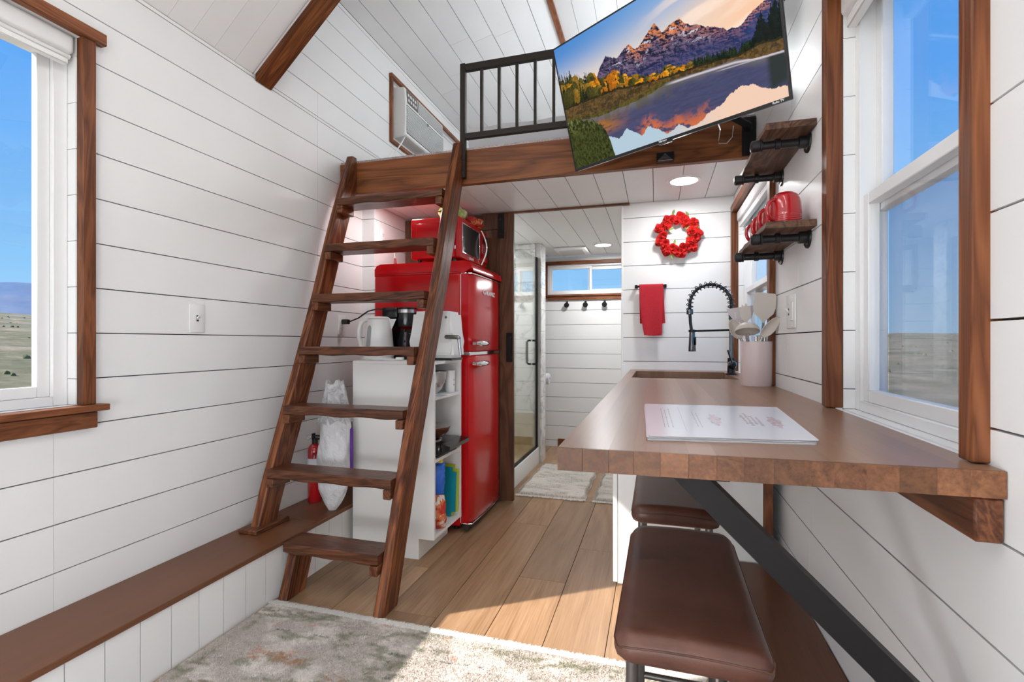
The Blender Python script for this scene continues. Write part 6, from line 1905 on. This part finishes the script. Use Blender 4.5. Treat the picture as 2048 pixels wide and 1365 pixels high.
# ------------------------------------------------------------------ rugs
def yarn_mesh(x, y, z0, h, r, lean, cols, w=0.0016):
    n = len(x); a = RNG.uniform(0, 2 * PI, n); dx, dy = np.cos(a) * w, np.sin(a) * w
    lx, ly = RNG.normal(0, lean, n), RNG.normal(0, lean, n)
    z = np.broadcast_to(z0, (n,))
    co = np.stack([np.c_[x - dx, y - dy, z], np.c_[x + dx, y + dy, z], np.c_[x + lx, y + ly, z + h]], 1).reshape(-1, 3)
    return np_mesh('pile', co, np.arange(n * 3).reshape(-1, 3), np.repeat(cols, 3, 0))
def big_rug():
    x0, x1, y0, y1 = -1.548, 0.150, -0.6, 1.690
    t = thing('area_rug', 'pale vintage patterned rug with fringed end on the plank floor', 'rug', ((x0 + x1) / 2, (y0 + y1) / 2, 0))
    n = 90
    def colour(x, y):
        base = np.array([0.50, 0.445, 0.405]) * np.ones((len(x), 1))
        f1 = fbm(x * 9.2, y * 11, 5, 11); f2 = fbm(x * 8 + 50, y * 17 + 9, 5, 23); f3 = fbm(x * 30, y * 62, 3, 31); f4 = fbm(x * 9 + 3, y * 14 + 80, 4, 41)
        light = np.clip((f1 - 0.52) * 9, 0, 1)[:, None]
        base = base * (1 - light) + np.array([0.66, 0.60, 0.555]) * light
        g = (np.clip((f2 - 0.52) * 9, 0, 1) * np.clip((f3 - 0.42) * 6, 0, 1))[:, None] * 0.8
        base = base * (1 - g) + np.array([0.245, 0.240, 0.165]) * g
        # border bands, greenish line parallel to the edges
        dl = x - x0; de = y1 - y
        bd = (np.exp(-((np.minimum(dl, de) - 0.045) / 0.018) ** 2) * np.clip((f3 - 0.35) * 4, 0, 1))[:, None] * 0.75
        base = base * (1 - bd) + np.array([0.25, 0.24, 0.16]) * bd
        o = (np.clip((f4 - 0.66) * 12, 0, 1) * np.clip((f3 - 0.45) * 8, 0, 1))[:, None]
        # two recurring orange motifs in the border
        for mx, my in ((-1.22, 1.42), (-1.38, 1.20), (-1.30, 1.08), (-0.52, 1.30), (-0.32, 1.36), (-0.95, 1.12)):
            m = np.exp(-(((x - mx) / 0.075) ** 2 + ((y - my) / 0.038) ** 2) ** 2) * np.clip((f3 - 0.47) * 12, 0, 1)
            o = np.maximum(o, m[:, None])
        o = o * 0.55
        base = base * (1 - o) + np.array([0.52, 0.185, 0.075]) * o
        wht = np.exp(-(((x + 1.30) / 0.05) ** 2 + ((y - 1.33) / 0.03) ** 2))[:, None] * 0.6
        base = base * (1 - wht) + np.array([0.72, 0.67, 0.62]) * wht
        # broken dark stitched lines
        for ly, xa, xb in ((1.545, -1.40, -0.55), (1.43, -0.85, -0.40), (1.47, -0.25, 0.0), (1.40, -0.30, 0.08)):
            d = np.exp(-((y - ly - 0.01 * np.sin(x * 9)) / 0.0032) ** 2) * ((np.floor(x * 110) % 3) < 2) * (x > xa) * (x < xb) * np.clip((fbm(x * 20, y * 2, 2, 77) - 0.47) * 30, 0, 1)
            base = base * (1 - d[:, None] * 0.9) + np.array([0.035, 0.045, 0.06]) * d[:, None] * 0.9
        base *= (1 + RNG.normal(0, 0.10, len(x)))[:, None]
        return np.clip(base, 0.01, 0.85)
    gx, gy = np.meshgrid(np.linspace(x0, x1, 240), np.linspace(0.55, y1, 160), indexing='ij')
    zz = 0.0075 + 0.0012 * fbm(gx.ravel() * 60, gy.ravel() * 60, 2, 5)
    I = np.arange(240 * 160).reshape(240, 160)
    f = np.stack([I[:-1, :-1], I[1:, :-1], I[1:, 1:], I[:-1, 1:]], -1).reshape(-1, 4)
    me = np_mesh('woven_base', np.c_[gx.ravel(), gy.ravel(), zz], f, colour(gx.ravel(), gy.ravel()))
    part('woven_top', None, 'yarn', t, mesh=me)
    bm = B(); box(bm, x0, x1, y0, y1, 0.0005, 0.0065); b = part('backing', bm, 'carpet', t, smooth=False)
    N = 150000
    # more tufts close to the camera's part of the rug
    x = RNG.uniform(x0, x1, N); y = RNG.uniform(0.70, y1, N)
    me = yarn_mesh(x, y, 0.0078, RNG.uniform(0.003, 0.0065, N), 0, 0.0022, colour(x, y), 0.0013)
    part('pile', None, 'yarn', t, mesh=me, smooth=False, kind='stuff')
    # fringe along the far end
    N = 5200
    x = RNG.uniform(x0, x1, N); L = RNG.uniform(0.020, 0.052, N); ang = RNG.normal(0, 0.45, N)
    cols = np.array([0.76, 0.73, 0.68]) * RNG.uniform(0.85, 1.1, (N, 1)); w = 0.0017
    ox, oy = np.sin(ang) * L, np.cos(ang) * L
    z = 0.007 * np.ones(N)
    co = np.stack([np.c_[x - w, np.full(N, y1 - 0.004), z], np.c_[x + w, np.full(N, y1 - 0.004), z], np.c_[x + w + ox * .6, y1 + oy * .6, z + 0.003], np.c_[x + ox, y1 + oy, 0.002 + 0 * z], np.c_[x - w + ox * .6, y1 + oy * .6, z + 0.003]], 1).reshape(-1, 3)
    I = np.arange(N)[:, None] * 5
    tri = np.concatenate([I + [0, 1, 2], I + [0, 2, 4], I + [4, 2, 3]])
    me = np_mesh('fringe', co, tri, np.repeat(cols, 5, 0))
    part('fringe', None, 'yarn', t, mesh=me, smooth=False, kind='stuff')
    bm = B(); tube(bm, [(x0 - 0.001, y0, 0.005), (x0 - 0.001, y1, 0.005)], 0.0028, 8); part('bound_edge', bm, 'binding', t)
big_rug()
def mat_rug(x0, x1, y0, y1, label, seed):
    t = thing('bath_mat', label, 'mat', ((x0 + x1) / 2, (y0 + y1) / 2, 0), group='cream shaggy mats on bathroom floor')
    gx, gy = np.meshgrid(np.linspace(x0, x1, 70), np.linspace(y0, y1, 110), indexing='ij')
    edge = np.minimum(np.minimum(gx - x0, x1 - gx), np.minimum(gy - y0, y1 - gy))
    wob = 0.006 * np.sin(gy * 23 + seed) * (np.abs(gx - (x0 + x1) / 2) / (x1 - x0) * 2)
    zz = 0.001 + np.clip(edge / 0.02, 0, 1) * (0.012 + 0.016 * fbm(gx * 14 + seed, gy * 26, 4, seed))
    I = np.arange(70 * 110).reshape(70, 110)
    f = np.stack([I[:-1, :-1], I[1:, :-1], I[1:, 1:], I[:-1, 1:]], -1).reshape(-1, 4)
    cc = np.array([0.60, 0.545, 0.49]) * (0.75 + 0.35 * fbm(gx.ravel() * 14 + seed, gy.ravel() * 26, 4, seed))[:, None]
    me = np_mesh('tufted_top', np.c_[(gx + wob).ravel(), gy.ravel(), zz.ravel()], f, cc)
    part('tufted_top', None, 'yarn', t, mesh=me)
    N = 22000
    x = RNG.uniform(x0, x1, N); y = RNG.uniform(y0, y1, N)
    cols = np.array([0.64, 0.585, 0.53]) * RNG.uniform(0.8, 1.1, (N, 1))
    me = yarn_mesh(x, y, 0.010, RNG.uniform(0.006, 0.018, N), 0, 0.006, cols, 0.0022)
    part('pile', None, 'yarn', t, mesh=me, smooth=False, kind='stuff')
    N = 900
    x = RNG.uniform(x0 - 0.005, x1 + 0.005, N); L = RNG.uniform(0.02, 0.05, N); s = RNG.choice([-1, 1], N); ang = RNG.normal(0, 0.5, N)
    yb = np.where(s > 0, y1, y0); w = 0.003
    co = np.stack([np.c_[x - w, yb, 0.008 + 0 * x], np.c_[x + w, yb, 0.008 + 0 * x], np.c_[x + np.sin(ang) * L, yb + s * L * np.cos(ang), 0.004 + 0 * x]], 1).reshape(-1, 3)
    me = np_mesh('fringe', co, np.arange(N * 3).reshape(-1, 3), np.repeat(np.array([0.64, 0.585, 0.53]) * RNG.uniform(0.8, 1.1, (N, 1)), 3, 0))
    part('fringe', None, 'yarn', t, mesh=me, smooth=False, kind='stuff')
mat_rug(-0.965, -0.475, 3.42, 4.30, 'cream shaggy bath mat beside the shower curb', 3)
mat_rug(-0.415, 0.02, 3.42, 4.20, 'cream shaggy bath mat mostly behind the wreath wall', 9)

# ------------------------------------------------------------------ television
def television():
    TW = 0.960; TH = TW * 9 / 16 + 0.012; k = 0.96
    loc = (-0.0095, 2.0475, H + 1.0865)
    t = thing('television', 'large flat screen television tilted on wall arm showing mountain lake', 'television', loc)
    Rm = Matrix.Rotation(-0.5655, 4, 'Z') @ Matrix.Rotation(0.2995, 4, 'X') @ Matrix.Rotation(0.004, 4, 'Y')
    t.rotation_euler = Rm.to_euler(); W[t.name] = Matrix.Translation(loc) @ Rm
    bz = 0.006
    bm = B(); box(bm, -TW / 2, TW / 2, 0.003, 0.022, -TH / 2, TH / 2, 0.003, 2); part('cabinet_back', bm, 'blk_plastic', t, local=True)
    bm = B(); box(bm, -TW / 2 + 0.08, TW / 2 - 0.08, 0.0225, 0.065, -TH / 2 + 0.01, TH / 2 - 0.18, 0.012, 3); part('rear_housing', bm, 'blk_plastic', t, local=True)
    bm = B()
    for a, b, c, d in ((-TW / 2, TW / 2, TH / 2 - bz, TH / 2), (-TW / 2, TW / 2, -TH / 2, -TH / 2 + 0.012), (-TW / 2, -TW / 2 + bz, -TH / 2 + 0.012, TH / 2 - bz), (TW / 2 - bz, TW / 2, -TH / 2 + 0.012, TH / 2 - bz)):
        box(bm, a, b, -0.002, 0.003, c, d)
    bz_ = part('bezel', bm, 'blk_plastic', t, local=True, smooth=False)
    # picture
    nu, nv = 720, 405
    U, V = np.meshgrid(np.linspace(0, 1, nu), np.linspace(0, 1, nv), indexing='ij')
    u, v = U.ravel(), V.ravel()
    def S(r, g, b): return np.array([((c / 255 + 0.055) / 1.055) ** 2.4 if c > 10.3 else c / 255 / 12.92 for c in (r, g, b)])
    def mixc(c, col, m): 
        m = np.clip(m, 0, 1)[:, None]; return c * (1 - m) + col * m
    def sm(e0, e1, x): 
        q = np.clip((x - e0) / (e1 - e0), 0, 1); return q * q * (3 - 2 * q)
    sky_l = [(0.0, 0.60), (0.14, 0.57), (0.2, 0.60), (0.245, 0.70), (0.282, 0.758), (0.308, 0.714), (0.337, 0.698), (0.367, 0.726), (0.406, 0.747), (0.432, 0.693), (0.469, 0.714), (0.488, 0.751), (0.534, 0.80), (0.559, 0.714), (0.595, 0.736), (0.639, 0.745), (0.662, 0.684), (0.701, 0.655), (0.748, 0.602), (0.829, 0.527), (0.875, 0.525), (0.905, 0.561), (0.94, 0.590), (0.973, 0.61), (1.0, 0.63)]
    tree_l = [(0, 0.83), (0.053, 0.80), (0.1, 0.78), (0.137, 0.726), (0.175, 0.725), (0.205, 0.671), (0.243, 0.626), (0.309, 0.639), (0.348, 0.567), (0.376, 0.575), (0.411, 0.542), (0.445, 0.506), (0.488, 0.50), (0.52, 0.513), (0.565, 0.491), (0.615, 0.485), (0.64, 0.455), (0.679, 0.469), (0.715, 0.456), (0.755, 0.451), (0.813, 0.433), (0.85, 0.432), (0.90, 0.43), (0.925, 0.52), (0.938, 0.56), (0.955, 0.50), (0.975, 0.58), (1.0, 0.66)]
    base_l = [(0, 0.509), (0.15, 0.495), (0.309, 0.479), (0.393, 0.445), (0.462, 0.428), (0.545, 0.405), (0.629, 0.396), (0.709, 0.384), (0.783, 0.364), (0.853, 0.346), (0.922, 0.364), (1.0, 0.338)]
    shore_l = [(0, 0.40), (0.10, 0.37), (0.176, 0.345), (0.265, 0.343), (0.375, 0.340), (0.478, 0.346), (0.553, 0.378), (0.654, 0.363), (0.757, 0.345), (0.834, 0.336), (0.87, 0.31), (0.913, 0.292), (1.0, 0.276)]
    refl_l = [(0.15, 0.20), (0.235, 0.172), (0.278, 0.115), (0.327, 0.172), (0.357, 0.137), (0.398, 0.080), (0.435, 0.128), (0.481, 0.080), (0.523, 0.02), (0.575, 0.065), (0.612, 0.027), (0.662, 0.026), (0.702, 0.063), (0.746, 0.088), (0.789, 0.128), (0.83, 0.159), (0.885, 0.143), (0.935, 0.085), (1.0, 0.063)]
    I = lambda L, q=u: np.interp(q, [p[0] for p in L], [p[1] for p in L])
    # sky
    col = np.ones((len(u), 1)) * S(232, 214, 196)
    t1 = sm(0.58, 1.02, v)[:, None]
    col = col * (1 - t1) + S(120, 165, 215) * t1
    wl_ = (sm(0.75, 0.0, u) * sm(0.62, 1.0, v)); col = mixc(col, S(62, 128, 200), wl_ * 0.85)
    col = mixc(col, S(248, 198, 162), sm(0.55, 0.95, u) * sm(1.1, 0.62, v) * 0.9)
    cl = fbm(u * 3 + v * 2.5, v * 9 - u * 3.2, 4, 3)
    col = mixc(col, S(252, 226, 206), sm(0.52, 0.75, cl) * sm(0.40, 0.75, u) * 0.8)
    # mountains
    jag = (fbm(u * 60, v * 0 + 1, 3, 9) - 0.5) * 0.024
    hz = I(sky_l) + jag
    mt = v < hz
    F = lambda a, b: 1 - np.abs(2 * fbm(a * 16 + b * 5, b * 20 - a * 4, 6, 4) - 1)
    f = F(u, v); slope = (F(u + 0.004, v + 0.003) - f) * 9
    f2 = fbm(u * 60, v * 50, 4, 6)
    rock = S(62, 62, 98) * np.clip(0.85 + slope * 0.9 + 0.35 * (f2 - 0.5), 0.25, 2.2)[:, None]
    rock = mixc(rock, S(128, 98, 112), sm(0.0, 0.6, slope) * 0.6)
    depth = hz - v
    sunl = sm(0.14, 0.0, depth) * sm(-0.15, 0.35, slope) * sm(0.36, 0.42, u) * (0.35 + 0.65 * sm(0.66, 0.74, hz))
    rock = mixc(rock, S(236, 140, 76) * np.clip(0.8 + 0.8 * (f2 - 0.4), 0.5, 1.3)[:, None], sunl * 1.2)
    sunr = sm(0.06, 0.0, depth) * sm(0.86, 0.9, u) * sm(-0.1, 0.4, slope); rock = mixc(rock, S(205, 125, 90), sunr * 0.8)
    rock = mixc(rock, S(225, 215, 225), sm(0.60, 0.66, f2) * sm(0.20, 0.03, depth) * (depth > 0.012) * sm(0.25, 0.35, u) * sm(0.80, 0.70, u) * sm(0.2, -0.2, slope) * 0.8)
    rock = mixc(rock, S(44, 58, 106), sm(0.60, 0.47, v) * 0.55)
    rock = mixc(rock, S(40, 66, 120), sm(0.82, 0.92, u) * (sunr < 0.1) * 0.5)
    col = np.where(mt[:, None], rock, col)
    # trees, one after the other from the back to the front
    img = col.reshape(nu, nv, 3)
    g3 = fbm(u * 170, v * 100, 4, 12).reshape(nu, nv)
    rt = random.Random(5)
    trees = []
    for k in range(420):
        uu = rt.random() ** 1.15
        base = float(I(base_l, np.array([uu]))[0]); top = float(I(tree_l, np.array([uu]))[0])
        fr = rt.random()
        trees.append((fr, uu, base, top))
    trees.sort(key=lambda q: q[0])
    for fr, uu, base, top in trees:
        hgt = (top - base) * (1.0 - 0.55 * fr ** 1.5) * rt.uniform(0.82, 1.02)
        if uu > 0.90: hgt = (top - base) * (1 - 0.25 * fr)
        b0 = base - 0.012 * fr
        gold_t = uu < 0.66 and rt.random() < (0.50 if uu > 0.15 else 0.45)
        if uu < 0.19 and fr < 0.25: gold_t = False
        wd = (0.012 + 0.020 * (top - base)) * (1.25 if gold_t else 0.85) * rt.uniform(0.8, 1.25)
        if uu > 0.9: wd = 0.022
        i0 = max(0, int((uu - wd * 1.5) * nu)); i1 = min(nu, int((uu + wd * 1.5) * nu) + 2)
        j0 = max(0, int(b0 * nv) - 1); j1 = min(nv, int((b0 + hgt) * nv) + 3)
        if i1 <= i0 or j1 <= j0 or hgt < 0.01: continue
        uu_, vv_ = U[i0:i1, j0:j1], V[i0:i1, j0:j1]
        h_ = (vv_ - b0) / hgt
        gn = g3[i0:i1, j0:j1]
        if gold_t: pr_ = np.sqrt(np.clip(1 - ((h_ - 0.58) / 0.44) ** 2, 0, 1)); pr_ = np.where(h_ < 0.18, 0.10, pr_)
        else: pr_ = np.clip(1 - h_, 0, 1) ** 0.8 * (0.75 + 0.35 * np.sin(h_ * 40))
        m = (np.abs(uu_ - uu) < wd * pr_ * (0.55 + 0.9 * gn)) & (h_ > 0) & (h_ < 1)
        if gold_t:
            c0 = [S(206, 132, 24), S(184, 106, 18), S(138, 104, 34), S(222, 152, 40), S(88, 84, 32), S(70, 66, 28)][rt.randrange(6) if uu > 0.19 else rt.choice([0, 2, 4, 5, 5, 2])]
        else:
            c0 = [S(34, 42, 22), S(46, 52, 24), S(70, 68, 28), S(24, 34, 20)][rt.randrange(4)] if uu < 0.66 else [S(22, 32, 24), S(32, 46, 28), S(40, 56, 30)][rt.randrange(3)]
        if uu > 0.9: c0 = S(18, 28, 24)
        shade = (0.25 + 1.25 * gn) * (0.75 + 0.35 * h_) * np.where(uu_ < uu, 0.85, 1.15)
        cc = c0[None, None, :] * shade[..., None]
        blk = img[i0:i1, j0:j1]
        blk[m] = cc[m]
    col = img.reshape(-1, 3)
    tn2 = vnoise(u * 38, v * 0 + 3, 5)
    under = (v < I(base_l) + 0.028 * fbm(u * 90, v * 0, 2, 6)) & (v > I(base_l) - 0.02)
    col = np.where(under[:, None], S(44, 40, 22) * (0.6 + 0.8 * fbm(u * 140, v * 60, 3, 2))[:, None], col)
    # grass bank
    sh = I(shore_l) + (fbm(u * 40, v * 0, 3, 2) - 0.5) * 0.012
    gr = (v < I(base_l) + 0.01 * (tn2 - 0.5)) & (v > sh)
    gg = fbm(u * 160, v * 100, 4, 21)
    gc = S(98, 76, 40) * (0.15 + 1.5 * gg)[:, None]
    gc = mixc(gc, S(84, 84, 30) * (0.5 + 0.9 * gg)[:, None], sm(0.05, 0.005, v - sh) * sm(0.62, 0.5, u) * 0.8)
    gc = mixc(gc, S(52, 46, 30), sm(0.50, 0.38, fbm(u * 40, v * 34, 4, 51)) * 0.7)
    gc = mixc(gc, S(120, 88, 62), sm(0.55, 0.7, gg) * 0.4)
    col = np.where(gr[:, None], gc, col)
    # water
    wt = v <= sh
    fw = fbm(u * 26, v * 80, 4, 17)
    wc = S(70, 72, 104) * (0.75 + 0.5 * fw)[:, None]
    wc = mixc(wc, S(118, 112, 104), sm(0.07, 0.0, sh - v) * 0.75)
    wc = mixc(wc, S(168, 104, 26), sm(0.38, 0.20, u) * sm(0.16, 0.24, v) * sm(0.335, 0.28, v) * sm(0.3, 0.6, fw + 0.08) * 0.95)
    wc = mixc(wc, S(90, 84, 66), sm(0.80, 0.42, u) * sm(0.24, 0.30, v) * sm(0.35, 0.6, fbm(u * 34, v * 8, 3, 5)) * 0.6)
    rl = I(refl_l) + (fbm(u * 70, v * 6, 4, 19) - 0.5) * 0.035
    wc = mixc(wc, S(205, 108, 64), sm(0.13, 0.0, v - rl) * sm(0.36, 0.42, u) * sm(0.76, 0.66, u) * sm(0.38, 0.56, fbm(u * 34, v * 34, 4, 33)) * 1.0)
    skyr = mixc(np.ones((len(u), 1)) * S(176, 198, 212), S(238, 202, 178), sm(0.45, 0.80, u))
    wc = mixc(wc, 0, 0 * u) if False else wc
    wc = np.where((v < rl)[:, None], skyr, wc)
    wc = mixc(wc, S(40, 48, 44), sm(0.93, 0.955, u) * sm(0.05, 0.13, v + (1 - u) * 0.6) * (v > rl) * 0.95)
    wc = mixc(wc, S(214, 206, 214), sm(0.012, 0.0, np.abs(v - np.interp(u, [0.54, 0.66, 0.83, 0.92, 1.0], [0.368, 0.352, 0.322, 0.288, 0.272]) + 0.004)) * sm(0.53, 0.60, u) * 0.9)
    wc = mixc(wc, S(196, 188, 196), sm(0.006, 0.0, np.abs(v - np.interp(u, [0.75, 1.0], [0.312, 0.268]))) * sm(0.74, 0.80, u) * 0.8)
    col = np.where(wt[:, None], wc, col)
    # reed clump at the lower left
    bl = [(0, 0.42), (0.07, 0.41), (0.133, 0.372), (0.19, 0.30), (0.216, 0.253), (0.231, 0.144), (0.24, 0.05), (0.25, 0.0)]
    bt = np.interp(u, [p[0] for p in bl], [p[1] for p in bl]) - 0.04 * vnoise(u * 120, v * 3, 8)
    bush = (v < bt) & (u < 0.245)
    bg = fbm(u * 170 + v * 10, v * 70, 4, 25)
    bc = S(66, 72, 32) * (0.1 + 1.8 * bg ** 1.5)[:, None]
    bc = mixc(bc, S(128, 132, 74), sm(0.24, 0.42, v) * sm(0.45, 0.65, bg) * 0.8)
    bc = mixc(bc, S(26, 32, 16), sm(0.5, 0.36, bg) * sm(0.09, 0.24, u) * 0.7)
    col = np.where(bush[:, None], bc, col)
    x = (u - 0.5) * (TW - 2 * bz); z = -TH / 2 + 0.012 + v * (TH - bz - 0.012)
    co = np.c_[x, np.full(len(u), -0.0005), z]
    J = np.arange(nu * nv).reshape(nu, nv)
    fc = np.stack([J[:-1, :-1], J[1:, :-1], J[1:, 1:], J[:-1, 1:]], -1).reshape(-1, 4)
    me = np_mesh('screen', co, fc, np.clip(col, 0, 1))
    part('screen', None, 'screen', t, mesh=me, local=True, smooth=False)
    for txt, px, sz in (('Hisense', -0.005, 0.0115), ('Roku TV', TW / 2 - 0.04, 0.0105)):
        me = text_mesh(txt, sz, 0.0003, 0.0003); me.transform(Matrix.Translation((px, -0.0026, -TH / 2 + 0.0060)) @ Matrix.Rotation(PI / 2, 4, 'X'))
        part('lettering', None, 'letter', bz_, mesh=me, local=True, smooth=False)
    bm = B(); box(bm, -0.03, 0.03, 0.002, 0.016, -TH / 2 - 0.007, -TH / 2 + 0.001, 0.002); part('sensor_lip', bm, 'gunmetal', t, local=True)
    # swing arm to the beam
    a = t
    Wt = W[t.name]
    back = Wt @ Vector((0, 0.066, 0))
    bm = B(); box(bm, 0.396, 0.455, YB - 0.012, YB - 0.0005, 1.995, 2.178, 0.002); part('mount_plate', bm, 'black', a)
    elbow = Vector((0.33, YB - 0.13, 2.14))
    bm = B(); tube(bm, [(0.425, YB - 0.012, 2.12), (0.42, YB - 0.05, 2.12), elbow], 0.016, 8); tube(bm, [elbow, back + Vector((0.02, 0.03, 0))], 0.016, 8); part('swing_arm', bm, 'black', a)
    bm = B(); box(bm, -0.11, 0.11, 0.0655, 0.072, -0.11, 0.11, 0.003)
    bm.transform(Wt); part('screen_plate', bm, 'black', a)
    bm = B()
    pts = [Wt @ Vector((0.19, 0.06, -0.22)), Wt @ Vector((0.20, 0.07, -0.29)), Vector((0.285, YB - 0.04, 2.055)), Vector((0.325, YB - 0.028, 2.055)), Vector((0.352, YB - 0.02, 2.085)), Vector((0.358, YB - 0.014, 2.14))]
    tube(bm, pts, 0.0028, 8); part('power_cord', bm, 'steel', a)
    bm = B(); prism(bm, [(0.002, 1.998), (0.085, 1.998), (0.085, 2.042), (0.002, 2.042)], 'y', YB - 0.030, YB - 0.0005)
    s = solo('sound_box', bm, 'black', 'small black box on the loft beam just below the television', 'box', base=(0.04, YB - 0.02, 1.998))
    bm = B(); prism(bm, [(0.008, 2.000), (0.078, 2.000), (0.043, 2.034)], 'y', YB - 0.040, YB - 0.0305); part('triangle_face', bm, 'steel', s, smooth=False)
television()
